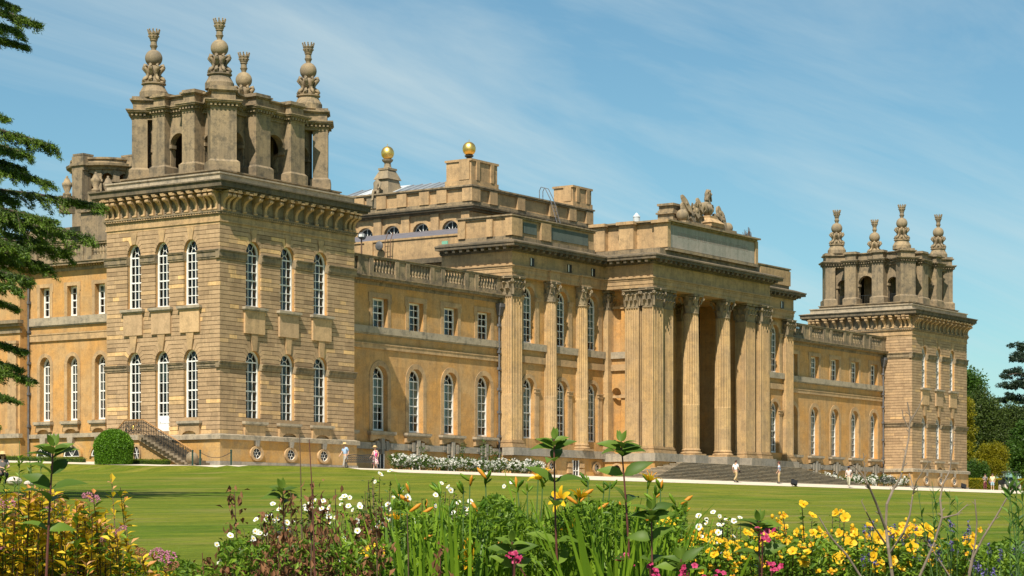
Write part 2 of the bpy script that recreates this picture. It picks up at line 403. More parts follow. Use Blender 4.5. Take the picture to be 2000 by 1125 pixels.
# ------------------------------------------------------------------ mesh helpers
class MB:
    """collects faces, then becomes one mesh"""
    def __init__(s): s.v, s.f, s.m, s.c = [], [], [], []
    def add(s, vs, fs, mi=0, c=0.5):
        k = len(s.v); s.v += [tuple(p) for p in vs]
        for f in fs: s.f.append([k + i for i in f]); s.m.append(mi); s.c.append(c)
    def box(s, x0, x1, y0, y1, z0, z1, mi=0, c=0.5):
        s.add([(x0, y0, z0), (x1, y0, z0), (x1, y1, z0), (x0, y1, z0), (x0, y0, z1), (x1, y0, z1), (x1, y1, z1), (x0, y1, z1)],
              [(0, 3, 2, 1), (4, 5, 6, 7), (0, 1, 5, 4), (1, 2, 6, 5), (2, 3, 7, 6), (3, 0, 4, 7)], mi, c)
    def obox(s, M, mi=0, c=0.5):
        k = [(x, y, z) for z in (-.5, .5) for (x, y) in ((-.5, -.5), (.5, -.5), (.5, .5), (-.5, .5))]
        s.add([M @ Vector(p) for p in k], [(0, 3, 2, 1), (4, 5, 6, 7), (0, 1, 5, 4), (1, 2, 6, 5), (2, 3, 7, 6), (3, 0, 4, 7)], mi, c)
    def frus(s, x0, x1, y0, y1, z0, X0, X1, Y0, Y1, z1, mi=0, c=0.5):
        s.add([(x0, y0, z0), (x1, y0, z0), (x1, y1, z0), (x0, y1, z0), (X0, Y0, z1), (X1, Y0, z1), (X1, Y1, z1), (X0, Y1, z1)],
              [(0, 3, 2, 1), (4, 5, 6, 7), (0, 1, 5, 4), (1, 2, 6, 5), (2, 3, 7, 6), (3, 0, 4, 7)], mi, c)
    def prism(s, poly, z0, z1, mi=0, c=0.5):
        n = len(poly)
        s.add([(x, y, z0) for x, y in poly] + [(x, y, z1) for x, y in poly],
              [tuple(range(n))[::-1], tuple(range(n, 2 * n))] + [(i, (i + 1) % n, n + (i + 1) % n, n + i) for i in range(n)], mi, c)
    def extr(s, poly, y0, y1, mi=0, c=0.5, back=False):
        """outline in x, z pushed from y0 (front) to y1"""
        n = len(poly)
        fs = [tuple(range(n))] + [((i + 1) % n, i, n + i, n + (i + 1) % n) for i in range(n)]
        if back: fs.append(tuple(range(n, 2 * n))[::-1])
        s.add([(x, y0, z) for x, z in poly] + [(x, y1, z) for x, z in poly], fs, mi, c)
    def side(s, poly, x0, x1, mi=0, c=0.5):
        """outline in y, z pushed along x"""
        n = len(poly)
        s.add([(x0, y, z) for y, z in poly] + [(x1, y, z) for y, z in poly],
              [tuple(range(n)), tuple(range(n, 2 * n))[::-1]] + [((i + 1) % n, i, n + i, n + (i + 1) % n) for i in range(n)], mi, c)
    def lathe(s, prof, n=16, cx=0, cy=0, mi=0, c=0.5, cap=True):
        k = len(prof)
        vs = [(cx + r * math.cos(2 * PI * j / n), cy + r * math.sin(2 * PI * j / n), z) for r, z in prof for j in range(n)]
        fs = [(i * n + j, i * n + (j + 1) % n, (i + 1) * n + (j + 1) % n, (i + 1) * n + j) for i in range(k - 1) for j in range(n)]
        if cap: fs += [tuple(range(n))[::-1], tuple(range((k - 1) * n, k * n))]
        s.add(vs, fs, mi, c)
    def tube(s, pts, rad, n=6, mi=0, c=0.5):
        pts = [Vector(p) for p in pts]
        if not hasattr(rad, '__len__'): rad = [rad] * len(pts)
        vs, fs = [], []
        up = Vector((0.31, 0.17, 0.93))
        for i, p in enumerate(pts):
            d = (pts[min(i + 1, len(pts) - 1)] - pts[max(i - 1, 0)])
            if d.length < 1e-9: d = Vector((0, 0, 1))
            d.normalize()
            a = d.cross(up)
            if a.length < 1e-3: a = d.cross(Vector((1, 0, 0)))
            a.normalize(); b = d.cross(a)
            vs += [p + (a * math.cos(2 * PI * j / n) + b * math.sin(2 * PI * j / n)) * rad[i] for j in range(n)]
        for i in range(len(pts) - 1):
            fs += [(i * n + j, i * n + (j + 1) % n, (i + 1) * n + (j + 1) % n, (i + 1) * n + j) for j in range(n)]
        fs += [tuple(range(n))[::-1], tuple(range((len(pts) - 1) * n, len(pts) * n))]
        s.add(vs, fs, mi, c)
    def ball(s, c3, r, n=12, m=8, sc=(1, 1, 1), mi=0, c=0.5):
        pr = [(math.sin(PI * i / m), -math.cos(PI * i / m)) for i in range(m + 1)]
        vs, k = [], len(pr)
        for rr, z in pr:
            rr = max(rr, 0.02)
            vs += [(c3[0] + r * sc[0] * rr * math.cos(2 * PI * j / n), c3[1] + r * sc[1] * rr * math.sin(2 * PI * j / n), c3[2] + r * sc[2] * z) for j in range(n)]
        s.add(vs, [(i * n + j, i * n + (j + 1) % n, (i + 1) * n + (j + 1) % n, (i + 1) * n + j) for i in range(k - 1) for j in range(n)], mi, c)
    def mesh(s, name, mats, smooth=False, attr=None):
        me = bpy.data.meshes.new(name)
        me.from_pydata(s.v, [], s.f)
        if isinstance(mats, str): mats = [mats]
        for m in mats: me.materials.append(MATS[m])
        if len(mats) > 1: me.polygons.foreach_set('material_index', s.m)
        if smooth: me.polygons.foreach_set('use_smooth', [True] * len(s.f))
        if attr:
            a = me.attributes.new(attr, 'FLOAT', 'FACE'); a.data.foreach_set('value', s.c)
        me.update()
        return me

PW = {}
ID = Matrix.Identity(4)
def T(x, y=0, z=0): return Matrix.Translation((x, y, z))
def RZ(a): return Matrix.Rotation(a, 4, 'Z')
def link(name, data, parent=None, M=None, kind=None, label=None):
    M = M if M is not None else ID
    o = bpy.data.objects.new(name, data)
    COL.objects.link(o)
    if parent is not None:
        o.parent = parent
        o.matrix_parent_inverse = PW[parent.name].inverted()
    o.matrix_basis = M
    PW[o.name] = M.copy()
    if kind: o['kind'] = kind
    if label: o['label'] = label
    return o
def thing(name, label, cat, loc, group=None, data=None, M=None):
    o = link(name, data, None, M if M is not None else T(*loc))
    o['label'] = label; o['category'] = cat
    if group: o['group'] = group
    return o
def part(name, mb, mats, parent, M=None, smooth=False, attr=None, kind=None, label=None):
    return link(name, mb.mesh(name, mats, smooth, attr), parent, M, kind, label)
CACHE = {}
def cached(key, fn):
    if key not in CACHE: CACHE[key] = fn()
    return CACHE[key]

def hw_at(o, z):
    """half width of an opening at height z"""
    if z < o['z0'] - 1e-6 or z > o['zs'] + o['rise'] + 1e-6: return 0.0
    if z <= o['zs'] or o['rise'] <= 0: return o['hw']
    return o['hw'] * math.sqrt(max(0.0, 1 - ((z - o['zs']) / o['rise']) ** 2))
def op(cx, hw, z0, zs, rise): return dict(cx=cx, hw=hw, z0=z0, zs=zs, rise=rise)

def strips(x0, x1, z0, z1, ops):
    """wall outline with openings, as quads (x, z)"""
    lv = {z0, z1}
    for o in ops:
        lv |= {o['z0'], o['zs'], o['zs'] + o['rise']}
        if o['rise'] > 0: lv |= {o['zs'] + o['rise'] * math.sin(k / 8 * PI / 2) for k in range(1, 8)}
    lv = sorted(z for z in lv if z0 - 1e-6 <= z <= z1 + 1e-6)
    out = []
    for a, b in zip(lv, lv[1:]):
        if b - a < 1e-5: continue
        cuts = sorted([o for o in ops if hw_at(o, (a + b) / 2) > 0], key=lambda o: o['cx'])
        l0 = l1 = x0
        for o in cuts:
            ha, hb = hw_at(o, a + 1e-5), hw_at(o, b - 1e-5)
            if abs(b - (o['zs'] + o['rise'])) < 1e-4 and o['rise'] > 0: hb = 0
            out.append([(l0, a), (o['cx'] - ha, a), (o['cx'] - hb, b), (l1, b)])
            l0, l1 = o['cx'] + ha, o['cx'] + hb
        out.append([(l0, a), (x1, a), (x1, b), (l1, b)])
    return out
def outline(o, n=10, grow=0.0):
    """opening outline from the bottom left over the top to the bottom right"""
    h, r = o['hw'] + grow, o['rise'] + grow
    if o['rise'] <= 0: return [(o['cx'] - h, o['z0']), (o['cx'] - h, o['zs'] + grow), (o['cx'] + h, o['zs'] + grow), (o['cx'] + h, o['z0'])]
    return [(o['cx'] - h, o['z0'])] + [(o['cx'] - h * math.cos(PI * k / (2 * n)), o['zs'] + r * math.sin(PI * k / (2 * n))) for k in range(2 * n + 1)] + [(o['cx'] + h, o['z0'])]
def wall(mb, x0, x1, z0, z1, ops, y=0.0, depth=0.5, mi=0, rmi=None):
    for q in strips(x0, x1, z0, z1, ops): mb.add([(x, y, z) for x, z in q], [(0, 1, 2, 3)], mi)
    for o in ops:
        pl = outline(o)
        for (a, b) in zip(pl, pl[1:] + pl[:1]):
            mb.add([(a[0], y, a[1]), (b[0], y, b[1]), (b[0], y + depth, b[1]), (a[0], y + depth, a[1])], [(0, 1, 2, 3)], mi if rmi is None else rmi)
def band_around(mb, o, g0, g1, y0, y1, mi=0):
    """raised architrave or ring that follows an opening"""
    a, b = outline(o, 10, g0), outline(o, 10, g1)
    for i in range(len(a) - 1):
        p = [a[i], a[i + 1], b[i + 1], b[i]]
        mb.add([(x, y0, z) for x, z in p] + [(x, y1, z) for x, z in p], [(0, 1, 2, 3), (3, 2, 6, 7), (1, 0, 4, 5)], mi)

# ------------------------------------------------------------------ windows
def frame_mesh(hw, h, rise, rows, cols, fw=0.14, bar=0.05):
    """painted sash frame; local origin at the middle of the sill, front towards -y"""
    def make():
        mb = MB(); o = op(0, hw, 0, h, rise)
        a, b = outline(o, 10, 0), outline(o, 10, -fw)
        for i in range(len(a) - 1):
            p = [a[i], a[i + 1], b[i + 1], b[i]]
            mb.add([(x, 0, z) for x, z in p] + [(x, .16, z) for x, z in p], [(0, 1, 2, 3), (3, 2, 6, 7), (1, 0, 4, 5)])
        mb.box(-hw + .001, hw - .001, -.02, .16, 0, fw * 1.1)
        iw = hw - fw
        for k in range(1, cols):
            x = -iw + 2 * iw * k / cols
            mb.box(x - bar / 2, x + bar / 2, .02, .10, fw, h)
        for r in range(1, rows):
            z = fw + (h - fw) * r / rows
            t = bar * (1.9 if r == rows // 2 else 1)
            mb.box(-iw, iw, .016, .105, z - t / 2, z + t / 2)
        if rise > 0:
            mb.box(-iw, iw, .015, .106, h - bar * .9, h + bar * .9)
            ir = rise - fw
            pts = [(-.40 * iw * math.cos(PI * k / 8), .03, h + .42 * ir * math.sin(PI * k / 8)) for k in range(9)]
            mb.tube(pts, bar * .55, 4)
            for ang in (62, 118):
                ca, sa = math.cos(math.radians(ang)), math.sin(math.radians(ang))
                mb.tube([(.40 * iw * ca, .03, h + .42 * ir * sa), (iw * ca, .03, h + ir * sa)], bar * .5, 4)
        return mb.mesh('window', ['white_paint'])
    return cached(('fr', round(hw, 3), round(h, 3), round(rise, 3), rows, cols), make)
def pane_mesh(w, h):
    def make():
        mb = MB(); mb.add([(-w / 2, 0, 0), (w / 2, 0, 0), (w / 2, 0, h), (-w / 2, 0, h)], [(0, 1, 2, 3)])
        return mb.mesh('pane', ['window_glass'])
    return cached(('pn', round(w, 3), round(h, 3)), make)
def fan_mesh(iw, ir):
    def make():
        mb = MB()
        mb.add([(iw * math.cos(PI * k / 14), 0, ir * math.sin(PI * k / 14)) for k in range(15)], [tuple(range(15))])
        return mb.mesh('fan_light', ['window_glass'])
    return cached(('fan', round(iw, 3), round(ir, 3)), make)
def window(parent, F, o, depth, rows=6, cols=3, blind=0.0, panes=True, M0=None):
    """sash window set back in an opening: frame, panes and, where drawn, a blind behind the glass"""
    h = o['zs'] - o['z0']
    M = F @ T(o['cx'], depth, o['z0'])
    fr = link('window', frame_mesh(o['hw'], h, o['rise'], rows, cols), parent, M)
    fw = .14; iw = o['hw'] - fw
    if panes:
        pw, ph = 2 * iw / cols, (h - fw) / rows
        for r in range(rows):
            for k in range(cols):
                tilt = Matrix.Rotation(RND.uniform(-.02, .02), 4, 'Z') @ Matrix.Rotation(RND.uniform(-.015, .015), 4, 'X')
                link('pane', pane_mesh(pw, ph), fr, M @ T(-iw + pw * (k + .5), .085, fw + ph * r) @ tilt)
    else:
        link('glass', pane_mesh(2 * iw, h - fw), fr, M @ T(0, .085, fw))
    if o['rise'] > 0: link('fan_light', fan_mesh(iw, o['rise'] - fw), fr, M @ T(0, .085, h))
    if blind:
        mb = MB(); zb = h * (1 - blind)
        mb.add([(-iw, 0, zb), (iw, 0, zb), (iw, 0, h), (-iw, 0, h)], [(0, 1, 2, 3)])
        link('blind', cached(('bl', round(iw, 3), round(zb, 3), round(h, 3)), lambda: mb.mesh('blind', ['blind_cloth'])), fr, M @ T(0, .17, 0))
    return fr
def sill(parent, F, cx, hw, z, proj=0.32, th=0.17, apron=None, mat='ledge_stone', arch=False):
    """stone shelf under a window with its apron"""
    mb = MB(); mb.box(cx - hw, cx + hw, -proj, 0.02, z - th, z); mb.box(cx - hw + .06, cx + hw - .06, -proj + .08, 0.02, z - th - .09, z - th)
    s = part('sill', mb, mat, parent, F)
    if apron:
        m2 = MB(); zt = z - th - .09; zb = zt - apron; w = hw - .16
        if arch:
            pl = [(cx - w, zt), (cx - w * 1.02, zb)] + [(cx - w * .72 * math.cos(PI * k / 6), zb + apron * .42 * math.sin(PI * k / 6)) for k in range(7)] + [(cx + w * 1.02, zb), (cx + w, zt)]
            m2.extr(pl[::-1], -proj * .55, 0.02)
        else: m2.box(cx - w, cx + w, -proj * .5, 0.02, zb, zt)
        part('apron', m2, 'trim_stone', s, F)
    return s

# ------------------------------------------------------------------ giant order
def leaf_quad(mb, M, w, h, out, curl):
    """one acanthus leaf: rises, then curls outwards (-y is outwards)"""
    rows = [(0, 0, .8), (.45, -.10, 1.0), (.80, -.35, .85), (1.0, -.9, .5), (.93, -1.15, .18)]
    vs = []
    for z, y, ww in rows:
        for x in (-.5, 0, .5): vs.append(M @ Vector((x * w * ww, y * out + (-.06 * out if x == 0 else 0) - .01, z * h)))
    fs = [(r * 3 + k, r * 3 + k + 1, r * 3 + k + 4, r * 3 + k + 3) for r in range(4) for k in range(2)]
    mb.add(vs, fs)
def capital_mesh(hx, hy, h, round_):
    """Corinthian capital: bell, two rows of leaves, corner volutes, abacus; base centred on the origin"""
    def make():
        mb = MB()
        if round_:
            mb.lathe([(hx * 1.08, 0), (hx * 1.08, h * .04), (hx * .94, h * .06), (hx * .96, h * .6), (hx * 1.16, h * .86)], 18)
            spots = [(2 * PI * k / 8 + (PI / 8 if row else 0), row) for row in (0, 1) for k in range(8)]
            for a, row in spots:
                M = T(hx * .97 * math.cos(a), hx * .97 * math.sin(a), h * (.05 + .05 * row)) @ RZ(a + PI / 2)
                leaf_quad(mb, M, hx * (.72 if row == 0 else .66), h * (.36 if row == 0 else .62), hx * .33, 1)
        else:
            mb.box(-hx * 1.03, hx * 1.03, -hy * 1.03, hy * 1.03, 0, h * .04)
            mb.frus(-hx * .93, hx * .93, -hy * .93, hy * .93, h * .04, -hx * 1.02, hx * 1.02, -hy * 1.02, hy * 1.02, h * .86)
            for side, (w, d) in enumerate(((hx, hy), (hy, hx), (hx, hy), (hy, hx))):
                nl = max(2, round(2 * w / .52))
                for row in (0, 1):
                    for k in range(nl + (1 if row else 0)):
                        x = -w + 2 * w * ((k + .5) / nl if not row else k / nl)
                        M = RZ(side * PI / 2) @ T(x * .94, -d * .95, h * (.05 + .05 * row))
                        leaf_quad(mb, M, 2 * w / nl * .86, h * (.36 if not row else .62), .34, 1)
        e = hx * 1.28 if round_ else hx + .17
        f = e if round_ else hy + .17
        for sx in (-1, 1):
            for sy in (-1, 1):
                cx, cy = sx * e * .93, sy * f * .93
                for k in (0, 1):
                    d = (-.16 * sx, 0) if k else (0, -.16 * sy)
                    pts = []
                    for q in range(10):
                        a = q * .75; r = .17 * (1 - q / 12)
                        dx, dy = (-sx, 0) if k else (0, -sy)
                        pts.append((cx + dx * (r * math.cos(a) * .8 - .02), cy + dy * (r * math.cos(a) * .8 - .02), h * .74 + r * math.sin(a)))
                    mb.tube(pts, .055, 5)
                    mb.tube([(cx + (-sx * .05 if k else 0), cy + (0 if k else -sy * .05), h * .78), (cx * .72 if k else cx * .86, cy * .86 if k else cy * .72, h * .5)], .06, 5)
        if round_:
            pl = []
            for k in range(4):
                a = PI / 4 + k * PI / 2
                c0 = (e * 1.16 * math.cos(a) * 1.2, e * 1.16 * math.sin(a) * 1.2)
                pl += [(c0[0], c0[1])]
                am = a + PI / 4
                pl += [(e * .93 * math.cos(am), e * .93 * math.sin(am))]
            mb.prism(pl, h * .88, h * .97); mb.prism([(x * 1.04, y * 1.04) for x, y in pl], h * .955, h)
        else:
            mb.box(-e - .04, e + .04, -f - .04, f + .04, h * .88, h * .96); mb.box(-e - .09, e + .09, -f - .09, f + .09, h * .96, h)
        for k in range(4):
            a = k * PI / 2 - PI / 2
            rx = (hx if k % 2 else hx) ; d = (e * .97 if round_ else (f + .1 if k % 2 == 0 else e + .1))
            mb.ball((d * math.cos(a), d * math.sin(a), h * .9), .1, 6, 4)
        return mb.mesh('capital', ['carved_stone'])
    return cached(('cap', round(hx, 3), round(hy, 3), round(h, 3), round_), make)
def shaft_mesh(r, h, nf=20):
    def make():
        mb = MB(); lv = [0, .05, .32, .33, .6, .8, 1.0]; n = nf * 4
        vs = []
        for t in lv:
            rr = r * (1 - .14 * max(0, t - .28) / .72); dep = .085 if t > .325 else .035
            for j in range(n):
                q = j % 4; d = dep * (1.0 if q in (2,) else (.75 if q in (1, 3) else 0))
                a = 2 * PI * j / n
                vs.append(((rr - d) * math.cos(a), (rr - d) * math.sin(a), t * h))
        mb.add(vs, [(i * n + j, i * n + (j + 1) % n, (i + 1) * n + (j + 1) % n, (i + 1) * n + j) for i in range(len(lv) - 1) for j in range(n)])
        return mb.mesh('shaft', ['column_stone'])
    return cached(('sh', round(r, 3), round(h, 3), nf), make)
def flute_poly(hx, hy, sides='fl', n=7, dep=0.05):
    """plan of a fluted pier: f front (-y), l left (-x), r right (+x)"""
    def edge(a, b, fl):
        a, b = Vector(a), Vector(b); out = [a]
        if fl:
            d = b - a; ln = d.length; nn = Vector((-d.y, d.x)).normalized() * dep
            m = .09; w = (ln - 2 * m) / n
            for k in range(n):
                s = m + k * w
                for q, dd in ((.10, 0), (.16, .8), (.5, 1.0), (.84, .8), (.90, 0)): out.append(a + d / ln * (s + w * q) + nn * dd)
        return out
    p = edge((-hx, hy), (-hx, -hy), 'l' in sides) + edge((-hx, -hy), (hx, -hy), 'f' in sides) + edge((hx, -hy), (hx, hy), 'r' in sides) + [Vector((hx, hy))]
    return [(q.x, q.y) for q in p]
def pier_shaft_mesh(hx, hy, h, sides):
    def make():
        mb = MB(); z = h * .325
        n = max(4, round(2 * hx / .27))
        mb.prism(flute_poly(hx, hy, sides, n, .035), 0, z); mb.prism(flute_poly(hx, hy, sides, n, .095), z, h)
        return mb.mesh('shaft', ['column_stone'])
    return cached(('ps', round(hx, 3), round(hy, 3), round(h, 3), sides), make)
def base_mesh(hx, hy, round_):
    def make():
        mb = MB()
        if round_:
            mb.lathe([(hx * 1.0, .62), (hx * 1.04, .56), (hx * 1.12, .52), (hx * 1.12, .44), (hx * 1.04, .40), (hx * 1.06, .34), (hx * 1.24, .29), (hx * 1.27, .21), (hx * 1.22, .14), (hx * 1.22, .13)], 24)
            e = hx * 1.3; mb.box(-e, e, -e, e, 0, .14)
        else:
            for g, z0, z1 in ((.06, .50, .62), (.13, .40, .50), (.09, .30, .40), (.20, .14, .30), (.24, 0, .14)):
                mb.box(-hx - g, hx + g, -hy - g, hy + g, z0, z1)
        return mb.mesh('base', ['trim_stone'])
    return cached(('ba', round(hx, 3), round(hy, 3), round_), make)
def giant(parent, x, y, hx, hy, zb, zc, zt, round_=False, sides='fl', name='column'):
    """one column or pilaster of the giant order standing at (x, y)"""
    M = T(x, y, zb)
    sh = shaft_mesh(hx, zc - zb - .62) if round_ else pier_shaft_mesh(hx, hy, zc - zb - .62, sides)
    s = link(name, sh, parent, M @ T(0, 0, .62))
    k = hx * .86 if round_ else hx
    link('capital', capital_mesh(k, hy if not round_ else k, zt - zc, round_), s, T(x, y, zc))
    link('base', base_mesh(hx, hy, round_), s, M)
    return s

# ------------------------------------------------------------------ corner towers
def course_blocks(W, ops, z0, z1, pitch, gap=0.035, lo=0.75, hi=1.35):
    """outlines (x, z) of rusticated blocks, course by course, stopping at the openings"""
    out = []; z = z0; row = 0
    def fan(o, k):
        """joint k of the voussoirs: point on the arch and point where it meets the course line"""
        th = math.radians(15 * k); ax, az = o['hw'] * math.cos(th), o['zs'] + o['rise'] * math.sin(th)
        zk = o['zs'] + pitch * k
        return th, ax, az, (ax + ((zk - az) / math.tan(th) if k else 0)), zk
    while z + pitch <= z1 + 1e-6:
        a, b = z + gap / 2, z + pitch - gap / 2
        info = []
        for o in sorted(ops, key=lambda o: o['cx']):
            k = round((z - o['zs']) / pitch)
            if o['rise'] > 0 and 0 <= k <= 4 and abs(z - o['zs'] - k * pitch) < pitch * .45:
                (t0, _, _, x0_, _), (t1, _, _, x1_, _) = fan(o, k), fan(o, k + 1)
                g = .018; pts = [(x0_ + .0, a)]
                for q in range(4):
                    t = t0 + g + (t1 - t0 - 2 * g) * q / 3; pts.append((o['hw'] * math.cos(t), o['zs'] + o['rise'] * math.sin(t)))
                pts.append((x1_, b)); info.append((o, pts, max(x0_, x1_)))
            elif hw_at(o, a) > .02 and hw_at(o, b) > .02:
                info.append((o, [(o['hw'], a), (o['hw'], b)], o['hw']))
        for l, r in zip([None] + info, info + [None]):
            xl = l[0]['cx'] + l[2] if l else 0.0; xr = r[0]['cx'] - r[2] if r else W
            n = max(1, round((xr - xl) / RND.uniform(lo, hi)))
            ws = [RND.uniform(.7, 1.3) for _ in range(n)]; tot = sum(ws); cs = [xl]
            for w in ws: cs.append(cs[-1] + (xr - xl) * w / tot)
            for i in range(n):
                le = [(l[0]['cx'] + x, q) for x, q in l[1]] if i == 0 and l else [(cs[i] + (.006 if i else 0), a), (cs[i] + (.006 if i else 0), b)]
                re = [(r[0]['cx'] - x, q) for x, q in r[1]] if i == n - 1 and r else [(cs[i + 1] - (.006 if i < n - 1 else 0), a), (cs[i + 1] - (.006 if i < n - 1 else 0), b)]
                out.append((le[:1] + re + le[:0:-1], (xr - xl) / n))
        z += pitch; row += 1
    return out

def offset_poly(p, d):
    n = len(p); out = []
    for i in range(n):
        a, b, c = Vector(p[i - 1]), Vector(p[i]), Vector(p[(i + 1) % n])
        e1, e2 = (b - a).normalized(), (c - b).normalized()
        n1, n2 = Vector((e1.y, -e1.x)), Vector((e2.y, -e2.x))
        k = n1 + n2
        q = max(.35, 1 + n1.dot(n2))
        out.append(tuple(b + k * (d / q)))
    return out

def console_mesh():
    def make():
        mb = MB()
        pr = [(0, 0), (-.10, 0), (-.17, .08), (-.16, .22), (-.17, .45), (-.27, .66), (-.45, .80), (-.60, .86), (-.70, .98), (-.68, 1.12), (-.58, 1.2), (0, 1.2)]
        mb.side([(y, z) for y, z in pr][::-1], -.13, .13)
        mb.side([(-.13, .60), (-.40, .84), (-.62, .98), (-.60, 1.1), (-.3, 1.1)], -.15, .15)
        mb.tube([(-.19, -.15, .07), (.19, -.15, .07)], .08, 8)
        mb.tube([(-.16, -.62, 1.0), (.16, -.62, 1.0)], .12, 8)
        mb.box(-.20, .20, -.78, 0, 1.2, 1.32)
        return mb.mesh('console', ['trim_stone'])
    return cached('console', make)

def finial(parent, M):
    def ped():
        mb = MB(); mb.lathe([(1.02, 0), (1.02, .42), (.97, .5), (.84, .72), (.76, .92), (.78, .98), (.88, 1.0), (.88, 1.08), (.74, 1.12)], 20)
        return mb.mesh('finial', ['weathered_stone'], False)
    def scr():
        mb = MB(); pts = [(.50, .06), (.70, .04), (.80, .14), (.72, .26), (.53, .38), (.42, .55), (.47, .78), (.62, .95), (.76, 1.08), (.70, 1.24), (.54, 1.22), (.52, 1.08)]
        for k in range(8):
            a = k * PI / 4 + PI / 8
            mb.tube([(r * math.cos(a), r * math.sin(a), z) for r, z in pts], [.10, .12, .13, .13, .13, .14, .15, .15, .14, .12, .09, .06], 6)
        mb.lathe([(.6, 0), (.5, .2), (.36, .5), (.4, .8), (.5, 1.2)], 12)
        return mb.mesh('scrolls', ['carved_stone'], True)
    def bal():
        mb = MB(); mb.ball((0, 0, 0), .62, 24, 14); return mb.mesh('ball', ['carved_stone'], True)
    def crn():
        mb = MB(); mb.lathe([(.17, 0), (.19, .1), (.27, .26), (.29, .30), (.23, .33), (.22, .62), (.29, .66), (.25, .70), (.30, .78), (.36, .95), (.33, .98), (.39, 1.18), (.34, 1.2), (.2, 1.14)], 16)
        for k in range(10):
            a = 2 * PI * k / 10; ca, sa = math.cos(a), math.sin(a)
            for rr, zz in ((.40, 1.32), (.43, 1.42)): mb.ball((rr * ca, rr * sa, zz), .062, 5, 4)
            mb.tube([(.36 * ca, .36 * sa, 1.14), (.43 * ca, .43 * sa, 1.46)], [.06, .035], 5)
            mb.ball((.37 * ca, .37 * sa, .97), .055, 5, 4)
        return mb.mesh('crown', ['carved_stone'], False)
    f = link('finial', cached('fin_p', ped), parent, M)
    link('scrolls', cached('fin_s', scr), f, M @ T(0, 0, 1.12))
    link('ball', cached('fin_b', bal), f, M @ T(0, 0, 2.90))
    link('crown', cached('fin_c', crn), f, M @ T(0, 0, 3.50))
    return f

